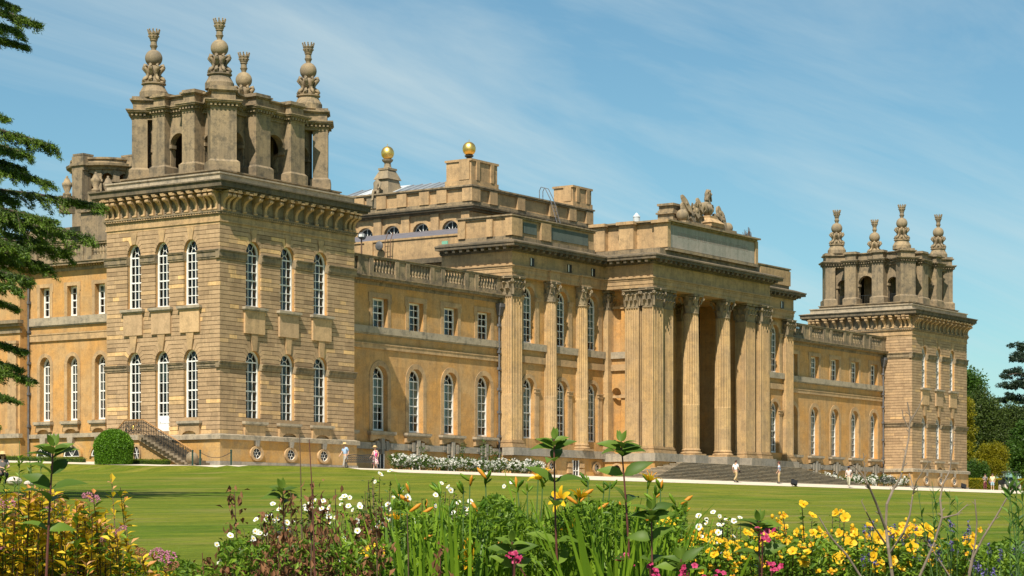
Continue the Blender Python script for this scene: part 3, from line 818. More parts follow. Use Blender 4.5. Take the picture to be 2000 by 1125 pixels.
def belvedere(root, x0, z0=20.45, zt=24.75, ax0=1.3, ax1=14.1, ay0=0.88, ay1=10.3, iron=False):
    """open lantern on a tower: diagonal corner piers, paired piers with an arch on each side, a broken entablature"""
    cx, cy = (ax0 + ax1) / 2, (ay0 + ay1) / 2
    sides = []
    for k in range(4):
        Ls = (ax1 - ax0) if k % 2 == 0 else (ay1 - ay0)
        a, w = .088 * Ls, .122 * Ls
        m0, m1 = Ls / 2 - a - w, Ls / 2 - a
        cut = 1.35 if k % 2 == 0 else 1.0
        pts = [(cut, -.1), (cut + .5, .45)]
        for q in range(1, 6):
            t = q / 6; s = cut + .5 + (m0 - cut - .5) * t
            pts.append((s, .45 + .62 * math.sin(t * PI * .62)))
        pts += [(m0, .95), (m0, .15), (m1, .15), (m1, .7)]
        pts = pts + [(Ls - s, o) for s, o in pts[::-1]]
        if k == 0: f = lambda s, o: (x0 + ax0 + s, ay0 + o)
        elif k == 1: f = lambda s, o: (x0 + ax1 - o, ay0 + s)
        elif k == 2: f = lambda s, o: (x0 + ax1 - s, ay1 - o)
        else: f = lambda s, o: (x0 + ax0 + o, ay1 - s)
        sides.append((k, Ls, m0, m1, [f(*p) for p in pts], f))
    poly = [p for s in sides for p in s[4]]
    M_ = []
    mb = MB()
    for d, a, b in ((0.02, zt, zt + .16), (0.07, zt + .16, zt + .22), (0.02, zt + .22, zt + .42), (0.20, zt + .42, zt + .50), (0.34, zt + .50, zt + .60), (0.40, zt + .60, zt + .68)):
        mb.prism(offset_poly(poly, d), a, b)
    part('entablature', mb, 'weathered_stone', root)
    dn = MB(); pl = offset_poly(poly, .13)
    for i in range(len(pl)):
        p, q = Vector(pl[i]), Vector(pl[(i + 1) % len(pl)]); d = q - p; nn = max(0, int(d.length / .27))
        for j in range(nn):
            c = p + d * ((j + .5) / nn); a = math.atan2(d.y, d.x)
            dn.obox(T(c.x, c.y, zt + .34) @ RZ(a) @ Matrix.Diagonal((.14, .20, .17, 1)))
    part('dentils', dn, 'weathered_stone', root, kind='stuff')
    mb = MB()
    for d, a, b in ((-.06, zt + .68, zt + 1.28), (.05, zt + 1.28, zt + 1.36), (.14, zt + 1.36, zt + 1.46)):
        mb.prism(offset_poly(poly, d), a, b)
    part('parapet', mb, 'weathered_stone', root)
    # piers
    for k, Ls, m0, m1, _, f in sides:
        for s0, s1 in ((m0, m1), (Ls - m1, Ls - m0)):
            p, q = f(s0, .15), f(s1, 1.25)
            xa, xb, ya, yb = min(p[0], q[0]), max(p[0], q[0]), min(p[1], q[1]), max(p[1], q[1])
            pb = MB(); pb.box(xa, xb, ya, yb, z0 + .85, zt + .002)
            pb.box(xa - .17, xb + .17, ya - .17, yb + .17, z0, z0 + .70)
            pb.frus(xa - .15, xb + .15, ya - .15, yb + .15, z0 + .70, xa, xb, ya, yb, z0 + .86)
            part('pier', pb, 'weathered_stone', root)
            M_.append(((xa + xb) / 2, (ya + yb) / 2))
            kb = MB(); kb.box(xa - .02, xb + .02, ya - .02, yb + .02, zt + 1.46, zt + 1.62)
            part('cap_stone', kb, 'weathered_stone', root)
    fins = []
    for k in range(4):
        _, _, _, _, pts, f = sides[k]
        A = Vector(f(1.35 if k % 2 == 0 else 1.0, -.1)); prv = sides[k - 1]; B = Vector(prv[5](prv[1] - (1.0 if k % 2 == 0 else 1.35), -.1))
        mid = (A + B) / 2; inw = Vector((x0 + cx, cy)) - mid
        dg = Vector((A.y - B.y, B.x - A.x)).normalized()
        if dg.dot(inw) < 0: dg = -dg
        ex = (A - B).normalized(); hw = (A - B).length / 2
        c = mid + dg * .95
        ang = math.atan2(ex.y, ex.x)
        pb = MB(); F = T(c.x, c.y, 0) @ RZ(ang)
        pb.box(-hw, hw, -.95, .15, z0 + .85, zt + .002); pb.box(-hw - .2, hw + .2, -1.15, .35, z0, z0 + .70)
        pb.frus(-hw - .17, hw + .17, -1.12, .32, z0 + .70, -hw, hw, -.95, .15, z0 + .86)
        part('corner_pier', pb, 'weathered_stone', root, F)
        db = MB(); db.box(-hw + .1, hw - .1, -.97, .6, zt + 1.46, zt + 1.66)
        part('cap_stone', db, 'weathered_stone', root, F)
        c2 = mid + dg * 1.45
        fins.append(finial(root, T(c2.x, c2.y, zt + 1.62)))
    # arch walls
    for k, Ls, m0, m1, _, f in sides:
        A = f(0, 0); ang = [0, PI / 2, PI, -PI / 2][k]
        F = T(A[0], A[1], 0) @ RZ(ang)
        hw = (Ls / 2 - m1) - .06
        h3 = (m0 - 1.2) * .33
        for c, h2, s0, s1, yy in ((Ls / 2, hw, m1, Ls - m1, .75), ((1.5 + m0 + .3) / 2, h3, 1.5, m0 + .3, 1.25), (Ls - (1.5 + m0 + .3) / 2, h3, Ls - m0 - .3, Ls - 1.5, 1.25)):
            wb = MB(); rs = max(h2, .45)
            wall(wb, s0, s1, z0, zt, [op(c, h2, z0 + .02, 22.75, rs)], y=yy, depth=.5)
            band_around(wb, op(c, h2, 22.75, 22.75, rs), 0, .16, yy - .07, yy + .01)
            for sx in (-1, 1): wb.box(c + sx * h2 - .16, c + sx * h2 + .16, yy - .11, yy + .4, 22.5, 22.74)
            part('arch_wall', wb, 'weathered_stone', root, F)
        if iron and k in (0, 3):
            ib = MB()
            for c, hh in ((Ls / 2, hw), ((1.6 + m0 + .3) / 2, (m0 - 1.3) * .24), (Ls - (1.6 + m0 + .3) / 2, (m0 - 1.3) * .24)):
                ib.box(c - hh, c + hh, 1.0, 1.03, z0 + 1.05, z0 + 1.1)
                for q in range(7): xx = c - hh + 2 * hh * (q + .5) / 7; ib.box(xx - .015, xx + .015, 1.0, 1.03, z0, z0 + 1.05)
            part('railing', ib, 'black_iron', root, F)
    cb = MB(); cb.box(x0 + cx - 2.6, x0 + cx + 2.6, cy - 1.7, cy + 1.7, z0, zt)
    part('inner_stack', cb, 'weathered_stone', root)

def tower(x0, near, label):
    W, D = 14.9, (10.6 if near else 12.3)
    root = thing('corner_tower', label, 'tower', (x0 + W / 2, D / 2, 0), 'corner towers of the palace')
    FF, FL = T(x0, 0, 0), T(x0, D, 0) @ RZ(-PI / 2)
    fc = (3.55, 7.26, 10.98) if near else (3.27, 7.05, 10.83)
    fh = .815 if near else .70
    fops = [op(c, fh, 3.10, 7.25, .82) for c in fc] + [op(c, fh, 11.05, 14.71, .96) for c in fc]
    lc = (2.63, 5.27, 7.94)
    lops = [op(c, .65, 3.10, 7.25, .82) for c in lc] + [op(c, .65, 11.05, 14.71, .96) for c in lc] if near else []
    for fi, (F, wd, ops) in enumerate(((FF, W, fops), (FL, D, lops))):
        mb = MB()
        if near and fi == 1:    # the garden door reaches down to the landing
            ops[1]['z0'] = 2.20
        wall(mb, 0, wd, 2.1, 16.6, ops, y=.11, depth=.5, mi=0, rmi=1)
        part('wall', mb, ['joint_stone', 'wall_stone'], root, F)
        bl = course_blocks(wd, ops, 2.18, 16.5, .2983)
        tints = []
        for p, w in bl:
            t = RND.random()
            tints.append(RND.uniform(.30, .60) if t < .74 else (RND.uniform(.60, .8) if t < .86 else (RND.uniform(.82, 1.0) if t < .94 else RND.uniform(.05, .25))))
            if not near: tints[-1] = .42 + (tints[-1] - .42) * .7
        order = sorted(range(len(bl)), key=lambda i: -bl[i][1])
        single = set(order[:150]) if near else set()
        rest = MB()
        for i, (p, w) in enumerate(bl):
            pr = RND.uniform(-.006, .006)
            if i in single:
                sb = MB(); sb.extr(p, pr, .115, 0, tints[i]); part('stone_block', sb, 'rusticated_stone', root, F, attr='bc')
            else: rest.extr(p, pr, .115, 0, tints[i])
        part('stone_blocks', rest, 'rusticated_stone', root, F, attr='bc', kind='stuff')
        for j, o in enumerate(ops):
            low = o['z0'] < 9
            dr = near and fi == 1 and j == 1
            window(root, F, o, .30, rows=7 if dr else 6, cols=3, blind=(.25 if dr else 0) if near else 0, panes=near)
            if dr:
                db = MB(); db.box(o['cx'] - .54, o['cx'] + .54, .335, .40, 2.2, 3.55); db.ball((o['cx'] - .42, .31, 3.15), .05, 6, 4)
                part('garden_door', db, 'door_paint', root, F)
            elif not (near and fi == 1 and j == 0):
                sill(root, F, o['cx'], o['hw'] + .42, o['z0'], apron=.72 if low else None, arch=low and j != 0)
            if not low:
                pb = MB(); pw = o['hw'] + .24
                pb.box(o['cx'] - pw, o['cx'] + pw, -.15, .06, 9.22, 10.82)
                s = part('panel', pb, 'rusticated_stone', root, F, attr='bc')
                s.data.attributes['bc'].data.foreach_set('value', [RND.choice((.45, .70, .62, .55))] * len(s.data.polygons))
                kb = MB(); kb.extr([(o['cx'] - o['hw'] * .25, 8.03), (o['cx'] + o['hw'] * .25, 8.03), (o['cx'] + .36, 9.22), (o['cx'] - .36, 9.22)], -.11, .10)
                part('keystone', kb, 'trim_stone', root, F)
            else:
                kb = MB(); kb.extr([(o['cx'] - o['hw'] * .25, 15.63), (o['cx'] + o['hw'] * .25, 15.63), (o['cx'] + .34, 16.48), (o['cx'] - .34, 16.48)], -.04, .10)
                part('keystone', kb, 'trim_stone', root, F)
        # impost bands, broken by the windows
        for zi, th, zb in ((7.17, .34, 'a'), (14.80, .48, 'b')):
            cuts = sorted([o for o in ops if o['z0'] < zi - 1 < o['zs']], key=lambda o: o['cx'])
            xs = [-.16] + [v for o in cuts for v in (o['cx'] - o['hw'] + .03, o['cx'] + o['hw'] - .03)] + [wd + .16 if fi == 0 else wd - .004]
            for a, b in zip(xs[::2], xs[1::2]):
                ib = MB(); e = .05 if 0 < a else 0
                ib.box(a, b, -.10, .27, zi - th, zi - .13); ib.box(a, b, -.17, .27, zi - .13, zi - .05); ib.box(a, b, -.21, .27, zi - .05, zi)
                ib.box(a + .001, b - .001, -.05, .26, zi - th - .12, zi - th)
                part('impost', ib, 'weathered_stone', root, F)
        # oval basement windows
        for c in (fc if fi == 0 else ()):
            ob = MB(); n = 20; cz = .90
            ring = [(c + .10 + .70 * math.cos(2 * PI * k / n), cz + .53 * math.sin(2 * PI * k / n)) for k in range(n)]
            inn = [(c + .10 + .45 * math.cos(2 * PI * k / n), cz + .37 * math.sin(2 * PI * k / n)) for k in range(n)]
            for k in range(n):
                q = (k + 1) % n
                ob.add([(ring[k][0], -.13, ring[k][1]), (ring[k][0], -.26, ring[k][1]), (inn[k][0], -.26, inn[k][1]), (inn[k][0], -.13, inn[k][1]),
                        (ring[q][0], -.13, ring[q][1]), (ring[q][0], -.26, ring[q][1]), (inn[q][0], -.26, inn[q][1]), (inn[q][0], -.13, inn[q][1])],
                       [(0, 4, 5, 1), (1, 5, 6, 2), (2, 6, 7, 3)])
            r = part('oval_window', ob, 'trim_stone', root, F)
            gb = MB(); gb.add([(x, -.135, z) for x, z in inn], [tuple(range(n))]); part('glass', gb, 'black_plastic', r, F)
            bb = MB(); hub = [(c + .10 + .15 * math.cos(2 * PI * k / 8), -.15, cz + .13 * math.sin(2 * PI * k / 8)) for k in range(9)]
            bb.tube(hub, .022, 4)
            for k in range(6):
                a = PI / 6 + k * PI / 3
                bb.tube([(c + .10 + .15 * math.cos(a), -.15, cz + .13 * math.sin(a)), (c + .10 + .45 * math.cos(a), -.15, cz + .37 * math.sin(a))], .02, 4)
            bb.tube([(x, -.15, z) for x, z in inn + inn[:1]], .025, 4)
            part('glazing_bars', bb, 'white_paint', r, F)
            kb = MB(); kb.extr([(c - .02, 1.38), (c + .22, 1.38), (c + .34, 1.80), (c - .14, 1.80)], -.33, -.1); part('keystone', kb, 'grey_stone', r, F)
    # solid body behind, basement and plinth
    mb = MB(); x1 = x0 + W
    mb.add([(x1, .08, 2), (x1, D, 2), (x1, D, 16.6), (x1, .08, 16.6)], [(0, 1, 2, 3)]); mb.add([(x0 + .08, D, 2), (x1, D, 2), (x1, D, 16.6), (x0 + .08, D, 16.6)], [(0, 1, 2, 3)])
    part('back_wall', mb, 'wall_stone', root)
    mb = MB(); mb.box(x0 + 3.2, x1 - .6, 3.2, D - .6, -1, 16.9); part('room_blocker', mb, 'unlit_room_black', root)  # solid dark box added to keep the windows dark
    mb = MB(); mb.box(x0 - .13, x1 + .13, -.13, D + .13, -1.6, 1.80); part('basement', mb, 'basement_stone', root)
    mb = MB(); mb.box(x0 - .20, x1 + .20, -.20, D + .20, -1.6, .30); part('base_course', mb, 'grey_stone', root)
    mb = MB(); mb.box(x0 - .30, x1 + .30, -.30, D + .30, 1.80, 2.10); mb.frus(x0 - .30, x1 + .30, -.30, D + .30, 2.10, x0 - .02, x1 + .02, -.02, D + .02, 2.185); part('plinth', mb, 'ledge_stone', root)
    # entablature
    mb = MB()
    def ring(o, a, b): mb.box(x0 - o, x1 + o, -o, D + o, a, b)
    ring(.0, 16.5, 16.70); ring(.07, 16.70, 16.80); ring(.03, 16.80, 17.18)
    part('architrave', mb, 'trim_stone', root)
    mb = MB(); ring(.10, 17.18, 17.24); ring(.14, 17.24, 17.36); ring(.20, 17.36, 17.46)
    part('ornament_band', mb, 'weathered_stone', root)
    mb = MB()
    for k in range(int(W / .24)): xx = x0 + (k + .5) * .24; mb.extr([(xx - .1, 17.25), (xx, 17.35), (xx + .1, 17.25)], -.18, -.13)
    for k in range(int(D / .24)):
        yy = (k + .5) * .24
        mb.add([(x0 - .18, yy - .1, 17.25), (x0 - .18, yy + .1, 17.25), (x0 - .18, yy, 17.35), (x0 - .13, yy - .1, 17.25), (x0 - .13, yy + .1, 17.25), (x0 - .13, yy, 17.35)], [(0, 1, 2), (0, 3, 4, 1), (1, 4, 5, 2), (2, 5, 3, 0)])
    part('band_ornaments', mb, 'trim_stone', root, kind='stuff')
    mb = MB(); ring(.02, 17.46, 18.72); part('frieze', mb, 'weathered_stone', root)  # darker stone puts the recess shade behind the consoles into the colour
    mb = MB(); ring(.30, 18.72, 18.82); ring(.72, 18.86, 18.98); ring(.84, 18.98, 19.28); ring(.88, 19.28, 19.36); ring(.96, 19.36, 19.45)
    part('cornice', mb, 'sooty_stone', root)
    mb = MB(); mb.frus(x0 - .93, x1 + .93, -.93, D + .93, 19.45, x0 - .1, x1 + .1, -.1, D + .1, 19.60); ring(.0, 19.60, 19.98); ring(.10, 19.98, 20.08)
    part('blocking_course', mb, 'ledge_stone', root)
    mb = MB(); ring(-.75, 20.08, 20.36); ring(-.65, 20.36, 20.45); part('lantern_step', mb, 'weathered_stone', root)
    for F, wd, n in ((FF, W, 12), (FL, D, 11)):
        xs = [.24, .72] + [1.25 + (wd - 2.5) * k / (n - 1) for k in range(n)] + [wd - .72, wd - .24]
        for x in xs: link('console', console_mesh(), root, F @ T(x, -.02, 17.47))
        mp = MB()
        for a, b in zip(xs[1:-1], xs[2:-1]): mp.box(a + .27, b - .27, -.06, 0, 17.62, 18.5)
        part('metope_panels', mp, 'weathered_stone', root, F, kind='stuff')  # same darker stone, for the shaded gaps between consoles
        ds = MB(); n2 = int(wd / .17)
        for k in range(n2): ds.box(k * .17 + .02, k * .17 + .11, -.20, 0, 18.56, 18.71)
        part('dentils', ds, 'trim_stone', root, F, kind='stuff')
        for k in range(n + 1):
            x = 1.25 + (wd - 2.5) * (k - .5) / (n - 1)
            if k % 2 == 0: pass
    for F, wd in ((FF, W), (FL, D)):
        for k in range(int(wd / .8)):
            gb = MB(); x = (k + .5) * .8; gb.frus(x - .14, x + .14, -.80, -.50, 18.70, x - .19, x + .19, -.83, -.45, 18.86); part('soffit_block', gb, 'trim_stone', root, F)
    belvedere(root, x0, ay1=D - .3, iron=not near)
    return root

# ------------------------------------------------------------------ wings
def baluster_mesh():
    def make():
        mb = MB(); mb.lathe([(.10, 0), (.10, .07), (.07, .09), (.12, .2), (.135, .3), (.10, .45), (.06, .62), (.06, .7), (.10, .76), (.10, .84)], 8)
        return mb.mesh('baluster', ['weathered_stone'], True)
    return cached('baluster', make)

def wing(label, F, x0, x1, centers, ucenters, hw, uhw, bays, zs, pipe=None, ground='keys', panes=True, surround=.42, nbal=7, end_ret=True):
    """plain wing between towers: arched windows below, square ones above, cornice and balustrade"""
    o0 = F @ Vector(((x0 + x1) / 2, 3, 0))
    root = thing('palace_wing', label, 'wing', tuple(o0), 'wings of the palace')
    z = zs
    rise = z['rise']
    lo = [op(c, hw, z['lz0'], z['lzs'], rise) for c in centers]
    up = [op(c, uhw, z['uz0'], z['uz1'], 0) for c in ucenters]
    mb = MB(); wall(mb, x0, x1, z['pl1'] - .02, z['cor'], lo + up, y=0, depth=.55); part('wall', mb, 'wall_stone', root, F)
    mb = MB(); mb.box(x0, x1, 3.2, 9, -1, z['cor']); part('room_blocker', mb, 'unlit_room_black', root, F)  # solid box added to block light from behind and darken the windows
    mb = MB(); mb.box(x0, x1, .56, 3.4, z['cor'] - .3, z['cor'] + .02); mb.box(x0, x1, .56, 3.4, 9.6, 9.8); part('floor_slab', mb, 'unlit_room_black', root, F)
    for i, o in enumerate(lo):
        window(root, F, o, .40, blind=RND.choice((.55, .8, .84, .68)), panes=panes)
        s = sill(root, F, o['cx'], o['hw'] + .68 * hw / .95, o['z0'] - .06, proj=.42, th=.2, apron=.46, arch=True)
        mb = MB(); band_around(mb, o, .012, surround, -.045, .02); part('archivolt', mb, 'trim_stone', s, F)
    for i, o in enumerate(up):
        window(root, F, o, .38, rows=4, cols=3 if uhw > .7 else 2, blind=RND.choice((0, .3, 0, .95)), panes=panes)
        mb = MB(); s = surround * .95; c = o['cx']
        for a, b, c0, c1 in ((c - uhw - s, c - uhw - .012, z['uz0'] + .01, z['uz1'] + s * 1.0), (c + uhw + .012, c + uhw + s, z['uz0'] + .01, z['uz1'] + s), (c - uhw - .012, c + uhw + .012, z['uz1'] + .01, z['uz1'] + s)):
            mb.box(a, b, -.05, .02, c0, c1)
        mb.box(c - uhw - s * 1.25, c - uhw - s, -.05, .02, z['uz1'] - .35, z['uz1'] + s); mb.box(c + uhw + s, c + uhw + s * 1.25, -.05, .02, z['uz1'] - .35, z['uz1'] + s)
        part('window_surround', mb, 'trim_stone', root, F)
    mb = MB(); mb.box(x0, x1, -.13, .02, z['b20'], z['b21']); mb.box(x0, x1, -.17, .02, z['b21'] - .09, z['b21']); part('string_course', mb, 'trim_stone', root, F)
    mb = MB(); mb.box(x0, x1, -.20, .02, z['sb0'] + .1, z['sb1']); mb.box(x0, x1, -.10, .02, z['sb0'], z['sb0'] + .1); part('sill_band', mb, 'ledge_stone', root, F)
    c = z['cor']
    mb = MB(); mb.box(x0, x1, -.06, .3, c - .62, c - .36); mb.box(x0, x1, -.16, .3, c - .36, c - .24); mb.box(x0, x1, -.58, .3, c - .24, c - .06); mb.box(x0, x1, -.66, .3, c - .06, c + .02); part('cornice', mb, 'weathered_stone', root, F)
    ds = MB()
    for k in range(int((x1 - x0) / .26)): ds.box(x0 + .26 * k + .05, x0 + .26 * k + .18, -.26, 0, c - .36, c - .245)
    part('dentils', ds, 'trim_stone', root, F, kind='stuff')
    # balustrade
    zb, zt = c + .02, z['bal']
    mb = MB(); mb.box(x0, x1, -.34, .06, zb, zb + .34); part('balustrade_base', mb, 'weathered_stone', root, F)
    mb = MB(); mb.box(x0, x1, -.36, .08, zt - .20, zt - .05); mb.box(x0, x1, -.42, .12, zt - .05, zt); part('rail', mb, 'weathered_stone', root, F)
    edges = [x0] + [v for b in bays for v in b] + [x1]
    for a, b in zip(edges[::2], edges[1::2]):
        if b - a < .02: continue
        pb = MB(); pb.box(a, b, -.30, .02, zb + .34, zt - .20)
        if b - a > 1.0: pb.box(a, a + .5 * min(1, (b - a) / 2), -.39, -.30, zb + .03, zt - .20); pb.box(b - .5 * min(1, (b - a) / 2), b, -.39, -.30, zb + .03, zt - .20)
        part('pedestal', pb, 'weathered_stone', root, F)
    hb = (zt - .20) - (zb + .34)
    for a, b in bays:
        n = nbal
        for k in range(n): link('baluster', baluster_mesh(), root, F @ T(a + (b - a) * (k + .5) / n, -.14, zb + .34) @ Matrix.Diagonal((1.15, 1.15, hb / .84, 1)))
    mb = MB(); mb.box(x0, x1, .35, 9, c - .1, c + .06); part('roof', mb, 'lead_roof', root, F)
    # basement
    mb = MB(); mb.box(x0, x1, 0, 3, -1.6, z['pl0'] + .01); part('basement', mb, 'basement_stone', root, F)
    if ground == 'keys':
        mb = MB(); mb.box(x0, x1, -.22, .02, z['pl0'], z['pl1']); part('plinth', mb, 'grey_stone', root, F)
        for cc in centers:
            for k, (dx, w, h) in enumerate(((0, .34, .95), (-.62, .28, .8), (.62, .28, .8), (-1.15, .3, .55), (1.15, .3, .55))):
                kb = MB(); kb.extr([(cc + dx - w * .42, z['pl1'] - h + (.1 if k == 0 else .2)), (cc + dx + w * .42, z['pl1'] - h + (.1 if k == 0 else .2)), (cc + dx + w * .62, z['pl1'] + (.32 if k == 0 else .14 if k < 3 else -.02)), (cc + dx - w * .62, z['pl1'] + (.32 if k == 0 else .14 if k < 3 else -.02))], -.34 if k == 0 else -.30, -.05)
                part('voussoir', kb, 'grey_stone', root, F)
            gb = MB(); gb.box(cc - .45, cc + .45, -.02, .02, -.1, z['pl1'] - .72); g = part('basement_window', gb, 'black_plastic', root, F)
            fb = MB(); fb.box(cc + .38, cc + .47, -.08, .02, -.1, z['pl1'] - .7); fb.box(cc - .47, cc - .38, -.08, .02, -.1, z['pl1'] - .7); fb.box(cc - .03, cc + .03, -.05, -.02, -.1, z['pl1'] - .7); fb.box(cc - .38, cc + .38, -.07, .02, z['pl1'] - .78, z['pl1'] - .7)
            part('frame', fb, 'white_paint', g, F)
    return root

ZW = dict(lz0=3.22, lzs=7.27, rise=.95, uz0=11.10, uz1=13.44, pl0=1.78, pl1=2.28, b20=9.50, b21=9.92, sb0=10.57, sb1=11.20, cor=15.0, bal=16.58)
def wing_bays(c): return [(k - 1.4, k + 1.4) for k in c]
cA = [17.75, 22.45, 27.10, 31.80, 36.50]
FW = T(0, 3.41, 0)
wing_a = wing('plain palace wing with balustrade between the near corner tower and the columned centre', FW, 14.95, 38.75, cA, cA, .95, .96, [(c - 1.38 + .1, c + 1.4 + .1) for c in cA], ZW)
cB = [91.6, 96.40, 101.13, 105.87, 110.60]
wing_b = wing('plain palace wing with balustrade between the portico and the far corner tower', FW, 89.2, 112.9, cB, cB, .90, .90, [(c - 1.38, c + 1.36) for c in cB], ZW, panes=False)
for w, xx in ((wing_a, 38.45), (wing_b, 112.55)):
    mb = MB(); mb.tube([(xx, 3.22, z) for z in (.2, 14.0)], .085, 8)
    for z in (3.2, 5.2, 7.1, 8.8, 10.2, 12.4): mb.box(xx - .14, xx + .14, 3.10, 3.34, z, z + .22)
    mb.frus(xx - .12, xx + .12, 3.06, 3.34, 13.3, xx - .3, xx + .3, 2.86, 3.36, 14.0); mb.box(xx - .32, xx + .32, 2.84, 3.36, 14.0, 14.3)
    part('drain_pipe', mb, 'lead_pipe', w)

# side wing running back from the near tower
FS = T(3.0, 21.3, 0) @ RZ(-PI / 2)
ZS = dict(lz0=3.62, lzs=7.7, rise=.66, uz0=11.3, uz1=13.52, pl0=2.36, pl1=2.66, b20=9.55, b21=10.1, sb0=10.6, sb1=11.28, cor=15.25, bal=16.6)
cs_ = [1.55, 4.36, 7.17]
wing_c = wing('palace side wing with three bays beside the near corner tower, behind the cedar', FS, -.1, 10.75, cs_, cs_, .52, .50, [(c - .85 + .35, c + .85 + .35) for c in cs_], ZS, ground='lunette', surround=.30, nbal=6)
mb = MB(); mb.box(0, 10.75, -.22, .02, ZS['pl0'], ZS['pl1']); part('plinth', mb, 'ledge_stone', wing_c, FS)
for c in cs_:
    mb = MB(); n = 12; R1, R0 = .82, .80
    inn = [(c + R0 * math.cos(PI * k / n), .95 + .78 * math.sin(PI * k / n)) for k in range(n + 1)]
    mb.add([(x, -.03, z) for x, z in inn], [tuple(range(n + 1))]); g = part('lunette_window', mb, 'black_plastic', wing_c, FS)
    rb = MB()
    o = op(c, .80, .95, .95, .78); band_around(rb, o, -.06, .03, -.07, -.02); rb.tube([(c - .8, -.05, .97), (c + .8, -.05, .97)], .03, 4)
    for a in (55, 90, 125): rb.tube([(c, -.05, .95), (c + .8 * math.cos(math.radians(a)), -.05, .95 + .78 * math.sin(math.radians(a)))], .022, 4)
    part('glazing_bars', rb, 'white_paint', g, FS)
    kb = MB(); kb.extr([(c - .2, 1.62), (c + .2, 1.62), (c + .3, 2.38), (c - .3, 2.38)], -.3, 0); part('keystone', kb, 'ledge_stone', g, FS)
    sb = MB(); band_around(sb, o, .04, .26, -.16, .01); part('arch_ring', sb, 'basement_stone', g, FS)
mb = MB(); mb.tube([(0.0, -.2, z) for z in (.3, 14.2)], .08, 8)
for z in (3.2, 5.6, 7.9, 10.2, 12.4): mb.box(-.13, .13, -.32, -.05, z, z + .2)
mb.frus(-.1, .1, -.3, -.02, 13.6, -.28, .28, -.5, 0, 14.3)
part('drain_pipe', mb, 'lead_pipe', wing_c, FS)
# pavilion at the end of the side wing
FP = T(2.0, 29.93, 0) @ RZ(-PI / 2)
pav = thing('side_pavilion', 'stone pavilion with heavy mid cornice and pilasters, behind the cedar branches', 'pavilion', (3, 26, 0))
pops = [op(3.2, .6, 3.6, 7.7, .75), op(3.2, .55, 11.3, 13.5, 0)]
mb = MB(); wall(mb, 0, 8.6, 2.6, 15.3, pops, 0, .5); part('wall', mb, 'wall_stone', pav, FP)
mb = MB(); mb.box(8.3, 8.59, .003, 3.9, 2.3, 15.29); part('end_wall', mb, 'wall_stone', pav, FP)
mb = MB(); mb.box(0, 8.6, 2.5, 8, -1, 15.2); part('room_blocker', mb, 'unlit_room_black', pav, FP)  # added dark block, stops light behind the pavilion windows
for o in pops: window(pav, FP, o, .3, rows=6 if o['rise'] else 4, cols=2, panes=False)
mb = MB(); mb.box(0, 8.6, 0, 4, -1.6, 2.4); part('basement', mb, 'basement_stone', pav, FP)
mb = MB(); mb.box(0, 8.75, -.3, .1, 2.4, 2.72); part('plinth', mb, 'ledge_stone', pav, FP)
mb = MB(); mb.box(0, 8.7, -.12, .1, 10.2, 10.5); mb.box(0, 8.85, -.5, .1, 10.9, 11.15); mb.box(0, 8.75, -.3, .1, 10.7, 10.9); part('cornice', mb, 'weathered_stone', pav, FP)
mb = MB(); mb.box(0, 8.85, -.6, .2, 15.1, 15.4); mb.box(0, 8.6, -.2, .2, 15.4, 16.7); part('parapet', mb, 'weathered_stone', pav, FP)
for x in (6.0, 7.9):
    mb = MB(); mb.box(x - .45, x + .45, -.18, .02, 3.0, 9.4); mb.box(x - .6, x + .6, -.32, .02, 9.4, 9.62); mb.box(x - .5, x + .5, -.26, .02, 9.2, 9.4); mb.box(x - .56, x + .56, -.3, .02, 2.72, 3.1); part('pilaster', mb, 'trim_stone', pav, FP)

# ------------------------------------------------------------------ centre block with its giant order
CX0, CX1, CY = 38.71, 2 * XC - 38.71, 2.60
ZB, ZC, ZT = 2.40, 14.88, 16.60
ctr = thing('palace_centre', 'columned palace centre with attic parapet, standing between the two balustraded wings', 'palace', (XC, 10, 0))
cw = [41.9, 47.05, 51.95]
cops = []
for c in cw + [2 * XC - q for q in cw]:
    cops += [op(c, .86, 3.22, 7.42, .88), op(c, .86, 11.22, 15.08, .88)]
FC = T(0, CY, 0)
for s_, (a, b) in enumerate(((CX0 + .5, 54.4), (2 * XC - 54.4, CX1 - .5))):
    mb = MB(); wall(mb, a, b, 2.2, 16.6, [o for o in cops if (o['cx'] > XC) == bool(s_)], 0, .6); part('wall', mb, 'wall_stone', ctr, FC)
for o in cops:
    window(ctr, FC, o, .36, blind=RND.choice((.6, .75, .7, .4)) if o['z0'] < 9 else RND.choice((.5, .3, .8)), panes=o['cx'] < XC)
    mb = MB(); oo = dict(o); oo['z0'] = o['zs']; band_around(mb, oo, .012, .34, -.07, .02)
    for s in (-1, 1): mb.box(o['cx'] + s * (o['hw'] + .34) - .36, o['cx'] + s * (o['hw'] + .34) + .36, -.16, .02, o['zs'] - .32, o['zs'] - .04); mb.box(o['cx'] + s * (o['hw'] + .34) - .42, o['cx'] + s * (o['hw'] + .34) + .42, -.22, .02, o['zs'] - .04, o['zs'] + .05)
    for s in (-1, 1): mb.box(o['cx'] + s * (o['hw'] + .33) - .30, o['cx'] + s * (o['hw'] + .33) + .30, -.09, .02, o['z0'], o['zs'] - .32)
    part('window_arch', mb, 'trim_stone', ctr, FC)
for a, b in ((CX0 + .6, 54.4), (2 * XC - 54.4, CX1 - .6)):
    mb = MB(); mb.box(a, b, -.26, .02, 10.62, 11.2); part('sill_band', mb, 'ledge_stone', ctr, FC)
    mb = MB(); mb.box(a, b, -.16, .02, 9.55, 10.1); part('string_course', mb, 'trim_stone', ctr, FC)
